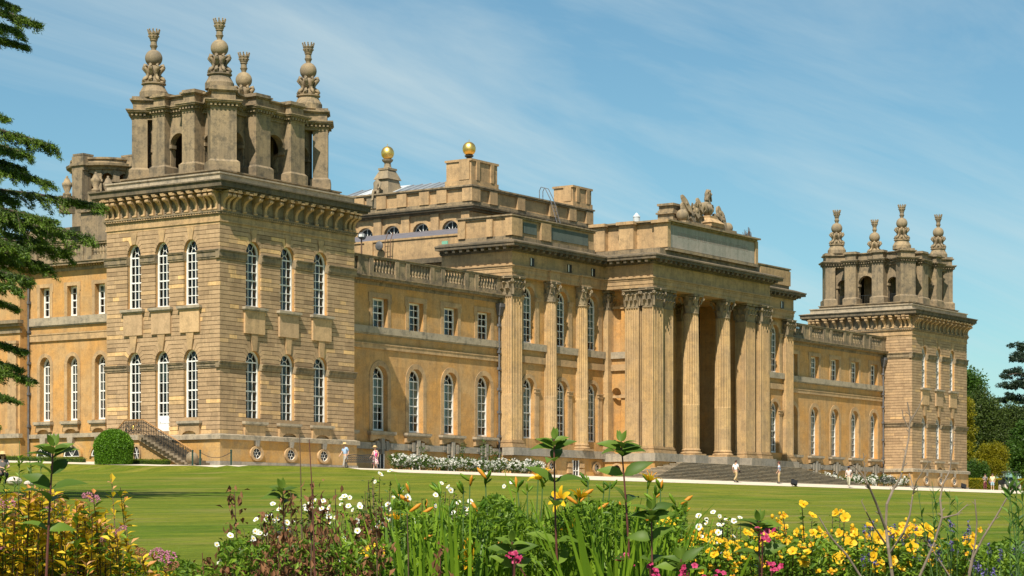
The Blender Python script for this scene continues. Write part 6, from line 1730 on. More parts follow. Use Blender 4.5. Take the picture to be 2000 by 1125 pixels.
# ------------------------------------------------------------------ cedar
CT = 84.0
cb = gpt(-330, CT)
ced = thing('cedar_tree', 'dark cedar whose drooping branches hang into the picture beside the near tower', 'cedar', tuple(cb))
tm = MB(); ctop = at(-330, -260, CT)
tm.tube([tuple(cb - Vector((0, 0, .5))), tuple(cb + (ctop - cb) * .5), tuple(ctop)], [.75, .55, .2], 12)
part('trunk', tm, 'bark', ced)
sprays = [(34, 16, -200, -60, 22), (90, 47, -250, -30, 30), (66, 92, -230, 40, 24), (14, 232, -220, 180, 18),
          (120, 285, -240, 225, 42), (108, 356, -240, 300, 34), (212, 400, -250, 380, 40), (194, 462, -240, 430, 48), (150, 492, -240, 470, 46), (72, 545, -240, 520, 40), (30, 600, -220, 560, 24),
          (120, 432, -240, 395, 40), (104, 474, -240, 440, 44), (136, 448, -240, 410, 40), (88, 512, -240, 480, 44), (62, 486, -240, 450, 44), (112, 524, -240, 490, 36), (40, 566, -240, 530, 34), (62, 330, -240, 270, 34), (72, 302, -240, 250, 34), (40, 62, -240, 10, 26), (30, 392, -240, 350, 40),
          (62, 686, -230, 640, 22), (74, 742, -240, 690, 26), (40, 722, -230, 680, 22), (28, 782, -220, 740, 20), (-10, 830, -230, 780, 24), (-30, 440, -280, 380, 30), (-20, 330, -280, 280, 30), (-40, 120, -280, 60, 30)]
limbs = []
for si, (ut, vt, ub, vb, th) in enumerate(sprays):
    rr = random.Random(si + 40); td = CT + rr.uniform(-3, 3)
    limbs.append((at(-330, vb - (ub + 330) * .25, CT), at(ut - 14 if ut > 60 else ut, vt, td), th * .82 * td / FPX, 56))
rr = random.Random(77)
ax_r, ax_f = Vector((CS, -SN, 0)), Vector((SN, CS, 0))
for k in range(18):      # rest of the crown on the trunk's other sides, added for its lawn shadow
    a = rr.uniform(0, 2 * PI); ln = rr.uniform(6.5, 9.5); r_, f_ = ln * math.cos(a), ln * math.sin(a)
    if r_ > 4.8: r_ = 4.8 - (r_ - 4.8)
    z = rr.uniform(3.0, 15.0); p = Vector((cb.x, cb.y, cb.z + z))
    limbs.append((p, p + ax_r * r_ + ax_f * f_ + Vector((0, 0, rr.uniform(-.6, .6))), .8, 40))
for k in range(10):      # unseen crown top above the picture, added to widen the shadow on the lawn
    z = 15.8 + 3.2 * k / 9; r_, f_ = rr.uniform(4.0, 9.6), rr.uniform(-5, 4); p = Vector((cb.x, cb.y, z))
    limbs.append((p, p + ax_r * r_ + ax_f * f_ + Vector((0, 0, rr.uniform(.0, .5))), .9, 50))
for si, (P0, P1, thm, nb) in enumerate(limbs):
    rr = random.Random(si + 140)
    bm = MB(); V, LC = [], []
    Pm = (P0 + P1) / 2 + Vector((0, 0, .55))
    B = lambda s: P0 * (1 - s) ** 2 + Pm * 2 * s * (1 - s) + P1 * s * s
    bm.tube([tuple(B(k / 8)) for k in range(9)], [.11 * (1 - k / 9) + .012 for k in range(9)], 6)
    ax = (P1 - P0).normalized()
    for k in range(nb):
        s = .30 + .70 * (k + rr.random()) / nb
        o0 = B(s); sd = Vector((ax.y, -ax.x, 0)) * rr.choice((-1, 1))
        ln = thm * (2.1 - 1.5 * s) * rr.uniform(.5, 1.2)
        e = o0 + (ax * rr.uniform(.4, 1.0) + sd * rr.uniform(.2, 1.0)).normalized() * ln + Vector((0, 0, -ln * rr.uniform(.3, 1.25)))
        mid = (o0 + e) / 2 + Vector((0, 0, ln * .16))
        bm.tube([tuple(o0), tuple(mid), tuple(e)], [.018, .013, .006], 4)
        m = 150
        q = NPR.random(m) ** .8; Q = np.array([o0 * (1 - a) ** 2 + mid * 2 * a * (1 - a) + e * a * a for a in q])
        Q += NPR.normal(size=(m, 3)) * np.array([.07, .07, .04])
        dd = np.array((e - o0).normalized()) + NPR.normal(size=(m, 3)) * .55 + np.array([0, 0, .25])
        V.append(diamonds(Q, dd, .16 * (.7 + .7 * NPR.random(m)), .030)); LC.append(np.clip(.38 * NPR.random(m) + .62 * (q > .6) * NPR.random(m) + .3 * rr.random(), 0, 1))
    br = part('branch', bm, 'bark', ced)
    link('needles', quads_mesh('needles', np.concatenate(V), 'cedar_needle', np.concatenate(LC)), br)

# ------------------------------------------------------------------ people and small objects
def on_y(u, y):
    """ground point below picture column u on the line y = const"""
    a = (u - 1000) / FPX; t = (y - CAM.y) / (CS - a * SN)
    x = CAM.x + t * (SN + a * CS); return Vector((x, y, terr(x, y) + .012))
def person(label, pos, face, top, bottom, hair='hair_dark', H=1.75, pose='walk', shorts=False, hat=None, dress=False, shoe='shoe', sleeve=.5, top_long=False, extra=None, group=None):
    t = thing('person', label, 'person', tuple(pos), group)
    M = T(*pos) @ RZ(face) @ Matrix.Scale(H / 1.75, 4)
    if pose == 'walk':
        legs = [[(-.09, 0, .93), (-.10, .17, .52), (-.10, .27, .10), (-.10, .42, .04)], [(.09, 0, .93), (.10, -.02, .50), (.10, -.33, .16), (.10, -.20, .05)]]
        arms = [[(-.19, 0, 1.40), (-.24, -.12, 1.15), (-.24, -.02, .92)], [(.19, 0, 1.40), (.24, .06, 1.14), (.24, .22, .96)]]
    elif pose == 'stand':
        legs = [[(-.09, 0, .93), (-.10, .03, .50), (-.11, .0, .09), (-.12, .15, .04)], [(.09, 0, .93), (.11, .05, .50), (.12, .04, .09), (.13, .19, .04)]]
        arms = [[(-.19, 0, 1.40), (-.25, -.02, 1.13), (-.22, .12, .93)], [(.19, 0, 1.40), (.25, -.02, 1.13), (.24, .08, .90)]]
    elif pose == 'camera':
        legs = [[(-.09, 0, .93), (-.10, .03, .50), (-.11, .0, .09), (-.12, .15, .04)], [(.09, 0, .93), (.11, .05, .50), (.12, .04, .09), (.13, .19, .04)]]
        arms = [[(-.19, 0, 1.40), (-.27, .08, 1.14), (-.08, .28, 1.22)], [(.19, 0, 1.40), (.27, .08, 1.14), (.08, .28, 1.22)]]
    else:   # kneeling
        legs = [[(-.10, 0, .52), (-.13, .42, .42), (-.12, .05, .10), (-.12, -.12, .06)], [(.10, 0, .52), (.13, .42, .42), (.12, .05, .10), (.12, -.12, .06)]]
        arms = [[(-.19, .06, .98), (-.26, .20, .74), (-.08, .44, .68)], [(.19, .06, .98), (.26, .20, .74), (.08, .44, .68)]]
    kz = -.41 if pose == 'kneel' else 0
    lean = .08 if pose == 'kneel' else 0
    torso = [(0, 0, .95 + kz), (0, lean * .4, 1.15 + kz), (0, lean, 1.36 + kz), (0, lean + .02, 1.48 + kz), (0, lean + .04, 1.56 + kz), (0, lean + .05, 1.66 + kz)]
    J = list(torso); R = [(.13, .10), (.12, .09), (.15, .09), (.055, .055), (.085, .10), (.08, .095)]
    E = [(i, i + 1) for i in range(5)]
    for L in legs:
        k = len(J); J += L; R += [.085, .055, .038, .035]; E += [(0, k), (k, k + 1), (k + 1, k + 2), (k + 2, k + 3)]
    for A in arms:
        k = len(J); w = Vector(A[2]); d = (w - Vector(A[1])).normalized()
        palm = w + d * .07; J += A + [tuple(palm)]; R += [.055, .042, .030, .032]; E += [(2, k), (k, k + 1), (k + 1, k + 2), (k + 2, k + 3)]
        sx = Vector((1, 0, 0)); b = k + 3
        for f, (off, ln) in enumerate(((-.03, .075), (-.01, .09), (.01, .085), (.03, .065))):
            J.append(tuple(palm + sx * off + d * ln + Vector((0, .012 * f, -.01)))); R.append(.009); E.append((b, len(J) - 1))
        J.append(tuple(palm + Vector((0, .05, .01)) + d * .015)); R.append(.010); E.append((b, len(J) - 1))
    skin_figure('body', J, E, R, 'skin', t, M, 1)
    # clothes follow the same joints, a little wider
    if dress:
        mb = MB(); hz = .42
        mb.lathe([(.30, hz), (.25, .7), (.19, .95), (.15, 1.10), (.175, 1.30), (.15, 1.40), (.07, 1.46)], 14)
        mb.v = [(x, y * .75, z) for x, y, z in mb.v]; part('dress', mb, top, t, M, smooth=True)
    else:
        J2 = [(0, 0, .92 + kz), (0, lean * .4, 1.12 + kz), (0, lean, 1.33 + kz), (0, lean, 1.45 + kz)]; R2 = [(.165, .125), (.155, .12), (.185, .125), (.075, .07)]; E2 = [(0, 1), (1, 2), (2, 3)]
        for A in arms:
            a0, a1 = Vector(A[0]), Vector(A[1]); k = len(J2); J2 += [tuple(a0), tuple(a0 + (a1 - a0) * sleeve * 1.6)]; R2 += [.08, .065]; E2 += [(2, k), (k, k + 1)]
        skin_figure('shirt', J2, E2, R2, top, t, M, 1)
        J3 = [(0, 0, .95 + kz), (0, 0, .86 + kz)]; R3 = [(.165, .125), (.15, .12)]; E3 = [(0, 1)]
        for L in legs:
            k = len(J3); l0, l1, l2 = Vector(L[0]), Vector(L[1]), Vector(L[2])
            if shorts: J3 += [tuple(l0 - Vector((0, 0, .06))), tuple(l0 + (l1 - l0) * .6), tuple(l1 + (l2 - l1) * .05)]; R3 += [.105, .095, .085]
            else: J3 += [tuple(l0 - Vector((0, 0, .06))), tuple(l1), tuple(l2 + Vector((0, 0, .02)))]; R3 += [.11, .082, .07]
            E3 += [(1, k), (k, k + 1), (k + 1, k + 2)]
        skin_figure('trousers', J3, E3, R3, bottom, t, M, 1)
    for L in legs:
        a, b = Vector(L[2]), Vector(L[3]); mb = MB(); mb.tube([tuple(a - (b - a) * .3 + Vector((0, 0, -.03))), tuple(a + Vector((0, 0, -.02))), tuple(b)], [.045, .055, .045], 8); part('shoe', mb, shoe, t, M, smooth=True)
    hc = Vector((0, lean + .045, 1.64 + kz))
    mb = MB(); mb.ball((0, hc.y - .02, hc.z + .03), .112, 12, 8, (.93, 1.05, 1.0)); mb.v = [(x, min(y, hc.y + .075) if z < hc.z + .08 else y, max(z, hc.z - .10)) for x, y, z in mb.v]; part('hair', mb, hair, t, M, smooth=True)
    mb = MB(); mb.tube([(0, hc.y + .10, hc.z + .01), (0, hc.y + .128, hc.z - .035), (0, hc.y + .10, hc.z - .045)], [.008, .016, .012], 6)
    for s in (-1, 1): mb.ball((s * .098, hc.y + .0, hc.z - .01), .026, 6, 5, (.5, 1, 1.3))
    part('nose_and_ears', mb, 'skin', t, M, smooth=True)
    mb = MB()
    for s in (-1, 1): mb.ball((s * .036, hc.y + .098, hc.z + .012), .011, 6, 4)
    mb.box(-.025, .025, hc.y + .098, hc.y + .106, hc.z - .075, hc.z - .067); part('eyes_and_mouth', mb, 'hair_dark', t, M)
    if hat == 'cap':
        mb = MB(); mb.ball((0, hc.y - .01, hc.z + .06), .118, 12, 6, (1, 1.08, .75)); mb.box(-.07, .07, hc.y + .08, hc.y + .2, hc.z + .05, hc.z + .065); part('cap', mb, 'navy_cloth', t, M, smooth=True)
    elif hat:
        mb = MB(); mb.lathe([(.24, .03), (.235, .045), (.115, .055), (.11, .15), (.085, .17), (.01, .165)], 16, 0, hc.y); mb.v = [(x, y, z + hc.z) for x, y, z in mb.v]; part('hat', mb, hat, t, M, smooth=True)
    return t, M
def yaw_to(dx, dy): return math.atan2(-dx, dy)
p, M = person('man in blue shirt, pale trousers and straw hat walking past the near tower', on_y(674, -3.0), yaw_to(-1, .15), 'blue_shirt', 'grey_trousers', hat='straw_hat', H=1.82)
mb = MB(); mb.box(-.30, -.26, .0, .06, .62, .84); part('paper_bag', mb, 'paper', p, M)
mb = MB(); mb.ball((0, -.17, 1.18), .15, 8, 6, (.9, .6, 1.3)); part('rucksack', mb, 'paper', p, M, smooth=True)
p, M = person('woman in pink floral dress and straw hat beside the ornate bench', on_y(733, -2.6), yaw_to(-1, .1), 'flower_print', 'skin', hair='hair_red', hat='straw_hat', H=1.72, dress=True, shoe='pale_shoe')
mb = MB(); mb.ball((-.25, .18, 1.1), .13, 8, 6, (.7, .8, 1.2)); part('handbag', mb, 'pink_bag', p, M, smooth=True)
p, M = person('man in white T-shirt and khaki trousers walking before the portico steps', on_y(1437, -9.2), yaw_to(1, -.2), 'white_shirt', 'khaki_cloth', H=1.9)
mb = MB(); mb.box(.2, .3, .1, .25, .78, .95); part('shoulder_bag', mb, 'black_plastic', p, M)
person('man in striped blue and red shirt standing before the portico steps', on_y(1522, -9.0), yaw_to(-.3, 1), 'striped_shirt', 'khaki_cloth', hair='hair_red', pose='stand', H=1.95)
p, M = person('man in checked shirt and navy cap with rucksack walking past the steps', on_y(1658, -10.4), yaw_to(-1, -.2), 'checked_shirt', 'pale_trousers', hat='cap', H=1.95, shoe='pale_shoe')
mb = MB(); mb.ball((0, -.24, 1.15), .2, 10, 8, (.85, .6, 1.25)); part('rucksack', mb, 'navy_cloth', p, M, smooth=True)
gp = gpt(1924, 256)
p, M = person('man in dark patterned shirt and maroon trousers photographing by the clipped hedge', gp, yaw_to(-1, -.9), 'grey_cloth', 'maroon_cloth', pose='camera', H=1.78)
mb = MB(); mb.box(-.08, .08, .33, .45, 1.17, 1.27); part('camera_body', mb, 'black_plastic', p, M)
gp = gpt(1938.5, 255)
p, M = person('man in cream T-shirt and denim shorts by the clipped hedge', gp, yaw_to(-1, -.4), 'cream_shirt', 'denim', shorts=True, pose='stand', H=1.82, shoe='pale_shoe')
mb = MB(); mb.ball((.3, -.1, .8), .18, 8, 6, (.7, .8, 1.1)); part('bag', mb, 'navy_cloth', p, M, smooth=True)
gp = gpt(4, 112)
p, M = person('person in grey top and khaki hat kneeling at a picnic on the lawn', gp, yaw_to(-.6, -1), 'grey_cloth', 'black_plastic', hair='hair_red', pose='kneel', hat='straw_hat', H=2.0)
mb = MB()
for k in range(26):
    a = RND.uniform(-1.6, 1.6) - PI / 2; mb.tube([(.10 * math.cos(a), .1 + .11 * math.sin(a), 1.25), (.14 * math.cos(a), .08 + .14 * math.sin(a), 1.05), (.13 * math.cos(a), .06 + .16 * math.sin(a), .85)], [.03, .03, .012], 4)
part('long_hair', mb, 'hair_red', p, M)
q = gpt(28, 110)
mb = MB(); mb.ball((q.x, q.y, q.z + .2), .32, 10, 6, (1.3, 1, .7)); mb.ball((q.x + .5, q.y - .5, q.z + .1), .22, 8, 5, (1.6, 1, .6))
pk = thing('picnic_bags', 'pale crumpled picnic bags on the lawn beside the kneeling person', 'bags', tuple(q)); part('bag', mb, 'plastic_bag', pk)
q = at(203, 900, 163); q.z = terr(q.x, q.y)
person('person in white sitting low behind the box edging by the topiary dome', q + Vector((0, 0, -.55)), yaw_to(1, -.4), 'white_shirt', 'denim', pose='kneel', H=1.75)

def cast_bench(label, pos, face, ornate):
    t = thing('garden_bench', label, 'bench', tuple(pos), 'black garden benches'); M = T(*pos) @ RZ(face)
    L = 1.0 if ornate else .85
    for s in (-L, L):
        mb = MB(); mb.tube([(s, -.28, 0), (s, -.22, .25), (s, -.26, .44)], .03, 6); mb.tube([(s, .3, 0), (s, .22, .25), (s, .2, .46), (s, .3, .9)], .03, 6); mb.tube([(s, -.28, .66), (s, -.1, .68), (s, .24, .68)], .03, 6); mb.tube([(s, -.26, .44), (s, -.32, .55), (s, -.28, .66)], .025, 6); mb.tube([(s, -.26, .43), (s, .2, .43)], .03, 6)
        part('end_frame', mb, 'black_iron', t, M)
    for k in range(5):
        y = -.26 + k * .11; mb = MB(); mb.box(-L, L, y, y + .08, .44, .465); part('seat_slat', mb, 'black_iron', t, M)
    if ornate:
        mb = MB(); rr = random.Random(2)
        for i in range(13):
            x = -L + .12 + i * (2 * L - .24) / 12
            for z in (.56, .7, .84):
                mb.tube([(x + .065 * math.cos(a_ * .8), .26 + .1 * (z - .5), z + .065 * math.sin(a_ * .8)) for a_ in range(9)], .02, 4)
                mb.ball((x + .05, .26 + .1 * (z - .5), z - .05), .035, 5, 4)
        mb.tube([(-L, .28, .5), (L, .28, .5)], .02, 5); mb.tube([(-L, .3, .92)] + [(-L + 2 * L * k / 8, .31, .94 + .05 * math.sin(PI * k / 8 * 2) ** 2) for k in range(1, 8)] + [(L, .3, .92)], .035, 6)
        part('scroll_back', mb, 'black_iron', t, M)
    else:
        for k in range(6):
            z = .50 + k * .085; mb = MB(); mb.box(-L, L, .22 + .22 * (z - .45), .25 + .22 * (z - .45), z, z + .055); part('back_slat', mb, 'black_iron', t, M)
cast_bench('ornate black cast iron bench on the path beside the near tower', on_y(703, -4.4), PI - .65, True)
cast_bench('black slatted garden bench before the roses by the far tower', on_y(1731, -8.6), PI - .6, False)
def spot(label, u, y, t=None):
    p = on_y(u, y); o = thing('ground_floodlight', label, 'floodlight', tuple(p), 'ground floodlights')
    M = T(*p) @ RZ(-.6) @ Matrix.Scale(.72, 4)
    mb = MB(); mb.obox(T(0, 0, .42) @ Matrix.Rotation(-.55, 4, 'X') @ Matrix.Rotation(.35, 4, 'Y') @ Matrix.Diagonal((.75, .3, .55, 1))); mb.obox(T(0, -.05, .55) @ Matrix.Rotation(-.55, 4, 'X') @ Matrix.Rotation(.35, 4, 'Y') @ Matrix.Diagonal((.85, .05, .65, 1))); part('housing', mb, 'black_plastic', o, M)
    mb = MB(); mb.tube([(-.25, 0, 0), (-.25, 0, .35)], .035, 6); mb.tube([(.25, 0, 0), (.25, 0, .35)], .035, 6); mb.box(-.35, .35, -.2, .2, -.02, .05); part('bracket', mb, 'black_plastic', o, M)
spot('black ground floodlight on the lawn edge before the portico steps', 1551, -10.9)
spot('black ground floodlight by the corner of the far tower', 1882, -6.0)
# posts, chain and ball at the stair foot
def post(label, u, dy):
    p = at(u, 905, 0); a = (u - 1000) / FPX
    y = dy; p = on_y(u, y)
    o = thing('rope_post', label, 'post', tuple(p), 'green posts by the garden stair')
    mb = MB(); mb.lathe([(.06, 0), (.06, .95), (.075, .97), (.07, 1.03), (.02, 1.06)], 8); part('post_body', mb, 'green_post', o, T(*p), smooth=False)
    mb = MB(); mb.tube([(p.x + .07 * math.cos(k), p.y + .07 * math.sin(k), p.z + .88) for k in range(7)], .015, 4); part('ring', mb, 'black_iron', o); return p
pa = post('green post standing in front of the stone ball', 376, -.4)
pb_ = post('green post between the stone ball and the near tower corner', 391, -1.2)
pc = post('green post at the near tower corner end of the chain', 451.5, -2.6)
ch = thing('barrier_chain', 'dark chain sagging between two green posts at the near tower corner', 'chain', tuple((pb_ + pc) / 2))
for k in range(26):
    a, b = k / 26, (k + 1) / 26
    f = lambda s: pb_.lerp(pc, s) + Vector((0, 0, .88 - .42 * 4 * s * (1 - s) * .9))
    mb = MB(); mb.tube([tuple(f(a)), tuple(f((a + b) / 2) + Vector((0, 0, .012))), tuple(f(b))], [.012, .028, .012], 5); part('chain_link', mb, 'black_iron', ch)
q = on_y(375, .3)
sb = thing('stone_ball', 'stone ball on the ground at the foot of the garden stair', 'ball', tuple(q)); mb = MB(); mb.ball((0, 0, .5), .42, 18, 12); part('ball', mb, 'weathered_stone', sb, T(*q), smooth=True)
mb = MB(); mb.lathe([(.3, -.1), (.3, .06), (.2, .12)], 12); part('foot', mb, 'weathered_stone', sb, T(*q))

# utility vehicle
q = gpt(1972, 262)
uv = thing('utility_vehicle', 'dark green open utility vehicle with roof and pale wheels by the hedge', 'vehicle', tuple(q)); M = T(*q) @ RZ(yaw_to(-1, -.75)) @ Matrix.Scale(1.12, 4)
mb = MB(); mb.box(-.68, .68, -1.5, 1.2, .42, .7); mb.frus(-.7, .7, .45, 1.45, .55, -.62, .62, .5, 1.3, 1.02); mb.box(-.55, .55, 1.2, 1.52, .45, .62); part('body', mb, 'vehicle_green', uv, M)
mb = MB(); mb.box(-.74, .74, -1.75, -.5, .72, .80); mb.box(-.74, -.68, -1.75, -.5, .8, 1.12); mb.box(.68, .74, -1.75, -.5, .8, 1.12); mb.box(-.68, .68, -1.75, -1.69, .8, 1.12); part('cargo_bed', mb, 'black_plastic', uv, M)
mb = MB(); mb.box(-.7, .7, -.55, .6, 1.88, 1.96); part('roof', mb, 'vehicle_green', uv, M)
mb = MB()
for sx in (-.62, .62): mb.tube([(sx, .75, 1.0), (sx, .42, 1.9)], .03, 6); mb.tube([(sx, -.5, .8), (sx, -.5, 1.9)], .03, 6)
part('roll_cage', mb, 'black_iron', uv, M)
mb = MB(); mb.add([(-.6, .73, 1.03), (.6, .73, 1.03), (.6, .43, 1.86), (-.6, .43, 1.86)], [(0, 1, 2, 3)]); part('windscreen', mb, 'window_glass', uv, M)
for sx in (-.33, .33): mb = MB(); mb.box(sx - .26, sx + .26, -.45, .02, .7, .86); mb.box(sx - .26, sx + .26, -.52, -.4, .86, 1.4); part('seat', mb, 'black_plastic', uv, M)
for sx in (-.42, .42): mb = MB(); mb.ball((sx, 1.36, .82), .1, 10, 6, (1, .5, .8)); part('headlight', mb, 'paper', uv, M, smooth=True)
for sx in (-.68, .68):
    for y in (1.0, -1.05):
        mb = MB(); mb.lathe([(.18, -.13), (.30, -.13), (.33, -.06), (.33, .06), (.30, .13), (.18, .13)], 18); w = part('wheel', mb, 'tyre_grey', uv, M @ T(sx, y, .33) @ Matrix.Rotation(PI / 2, 4, 'Y'))
        mb = MB(); mb.lathe([(.18, -.1), (.12, .11), (.05, .13)], 12); part('rim', mb, 'black_plastic', w, M @ T(sx, y, .33) @ Matrix.Rotation(PI / 2 if sx > 0 else -PI / 2, 4, 'Y'))

# ------------------------------------------------------------------ foreground border
FR = random.Random(21)
def leaf_variant(L, W, bend, fold, lc, mat, prof=.75, rows=5, name='leaf'):
    def make():
        mb = MB(); vs = []
        for r in range(rows + 1):
            t = r / rows; w = W * .5 * max(.03, math.sin(PI * min(1, t ** prof)) if r < rows else .03)
            y = L * (t - .12 * bend * t * t); z = -L * bend * t * t * .55 + .12 * L * t
            for s in (-1, 0, 1): vs.append((s * w, y, z + fold * abs(s) * w + (.0 if s else 0)))
        fs = [(r * 3 + k, r * 3 + k + 1, r * 3 + k + 4, r * 3 + k + 3) for r in range(rows) for k in range(2)]
        mb.add(vs, fs, 0, lc); return mb.mesh(name, mat, True, attr='lc')
    return cached(('lf', L, W, bend, fold, lc, mat), make)
def orient(pos, d, up=Vector((0, 0, 1)), roll=0.0):
    """frame at pos with +y along d"""
    y = Vector(d).normalized(); x = y.cross(up)
    if x.length < 1e-3: x = y.cross(Vector((1, 0, 0)))
    x.normalize(); z = x.cross(y)
    m = Matrix((x, y, z)).transposed().to_4x4(); m.translation = pos
    return m @ Matrix.Rotation(roll, 4, 'Y')
VIEW = Vector((SN, CS, 0)); SIDE = Vector((CS, -SN, 0)); UP = Vector((0, 0, 1))
def gz(p): return terr(p.x, p.y)
def flower_mesh(kind, var):
    def make():
        mb = MB(); rr = random.Random(var * 7 + len(kind))
        def petal(a, L, W, rise, curl, mi=0, rows=4):
            vs = []
            for r in range(rows + 1):
                t = r / rows; w = W * .5 * math.sin(PI * (t * .80 + .12)) ** .8
                rad = L * (t - .1 * curl * t * t); z = rise * L * (t - curl * t * t)
                for s in (-1, 0, 1):
                    x, y = s * w, rad; zz = z + .12 * abs(s) * w
                    vs.append((x * math.cos(a) - y * math.sin(a), x * math.sin(a) + y * math.cos(a), zz))
            mb.add(vs, [(r * 3 + k, r * 3 + k + 1, r * 3 + k + 4, r * 3 + k + 3) for r in range(rows) for k in range(2)], mi, rr.random())
        if kind == 'hypericum':
            wilt = var >= 4
            for k in range(5): petal(2 * PI * k / 5 + rr.uniform(-.1, .1), .030 * rr.uniform(.85, 1.1) * (.8 if wilt else 1), .030 * (.6 if wilt else 1), rr.uniform(1.2, 2.2) if wilt else rr.uniform(.2, 1.0), .35 if not wilt else .6, 2 if wilt and k % 2 else 0)
            for k in range(14):
                a = rr.uniform(0, 6.28); q = rr.uniform(.2, .9) * .014; mb.tube([(0, 0, .002), (q * math.cos(a), q * math.sin(a), .016)], .0012, 3, 1, 1.0)
            return mb.mesh('flower', ['yellow_petal', 'lily_petal', 'orange_bud'], True, 'lc')
        if kind == 'potentilla':
            for k in range(5): petal(2 * PI * k / 5, .0165 * rr.uniform(.9, 1.1), .020, rr.uniform(.2, .5), .3, rows=3)
            mb.ball((0, 0, .003), .006, 6, 4, (1, 1, .6), 1, 1.0)
            return mb.mesh('flower', ['white_petal', 'yellow_petal'], True, 'lc')
        if kind == 'daylily':
            for k in range(6): petal(2 * PI * k / 6, .078 * rr.uniform(.9, 1.08), .034 if k % 2 else .026, 1.15, .62, rows=6)
            for k in range(6):
                a = 2 * PI * k / 6 + .3; mb.tube([(0, 0, .0), (.018 * math.cos(a), .018 * math.sin(a), .045), (.03 * math.cos(a), .03 * math.sin(a), .058)], .0016, 4, 1, .8)
            mb.tube([(0, 0, -.035), (0, 0, .0), (0, 0, .012)], [.005, .007, .012], 6, 2, .6)
            return mb.mesh('flower', ['lily_petal', 'orange_bud', 'strap_leaf'], True, 'lc')
        if kind == 'weigela':
            for k in range(5): petal(2 * PI * k / 5, .020, .018, 1.1, .75, rows=3)
            mb.lathe([(.003, -.022), (.004, -.01), (.009, .002)], 6, 0, 0, 0, .2, False)
            return mb.mesh('flower', ['crimson_petal'], True, 'lc')
        if kind == 'spirea':
            for k in range(70):
                a = rr.uniform(0, 6.28); q = .040 * math.sqrt(rr.random()); z = .012 * (1 - (q / .04) ** 2) + rr.uniform(-.004, .004)
                mb.ball((q * math.cos(a), q * math.sin(a), z), rr.uniform(.003, .0055), 5, 3, (1, 1, 1), 0, rr.random())
            return mb.mesh('flower_head', ['brown_petal' if var % 3 == 2 else 'pink_petal'], False, 'lc')
        if kind == 'bud':
            mb.tube([(0, 0, 0), (0, 0, .015), (0, 0, .05), (0, 0, .07)], [.004, .008, .010, .002], 7, 0, rr.random())
            return mb.mesh('bud', ['orange_bud' if var == 5 else 'strap_leaf'], True, 'lc')
        if kind == 'hypbud':
            mb.ball((0, 0, .006), .007, 6, 5, (1, 1, 1.3), 0, rr.random()); return mb.mesh('bud', ['yellow_petal' if var % 2 else 'strap_leaf'], True, 'lc')
        if kind == 'rosebud':
            mb.ball((0, 0, .004), .005, 6, 5, (1, 1, 1.3), 0, .8); return mb.mesh('bud', ['strap_leaf'], True, 'lc')
    return cached(('flw', kind, var), make)
FSC = dict(hypericum=.62, potentilla=.66, daylily=.80, weigela=.55, spirea=.58, bud=.62, hypbud=.8, rosebud=.9)
def towards(up_amt=.5, cam_amt=.7): return (UP * (up_amt + FR.uniform(-.3, .3)) - VIEW * (cam_amt + FR.uniform(-.4, .3)) + SIDE * FR.uniform(-.7, .7)).normalized()
def put(kind, var, pos, parent, d=None, s=1.0):
    d = d or towards()
    q = d.to_track_quat('Z', 'Y').to_matrix().to_4x4(); q.translation = pos
    return link(flower_mesh(kind, var).name.split('.')[0], flower_mesh(kind, var), parent, q @ RZ(FR.uniform(0, 6.28)) @ Matrix.Scale(s * FSC.get(kind, 1.0), 4))
def border_plant(name, label, cat, u, t, group=None):
    p = at(u, 1031, t); p.z = gz(p); return thing(name, label, cat, tuple(p), group), p
def fol(name, mat, parent, C, D, L, W, lc=None, up=None): return link(name, quads_mesh(name, diamonds(np.array(C), np.array(D), L, W, up), mat, lc), parent, kind='stuff')

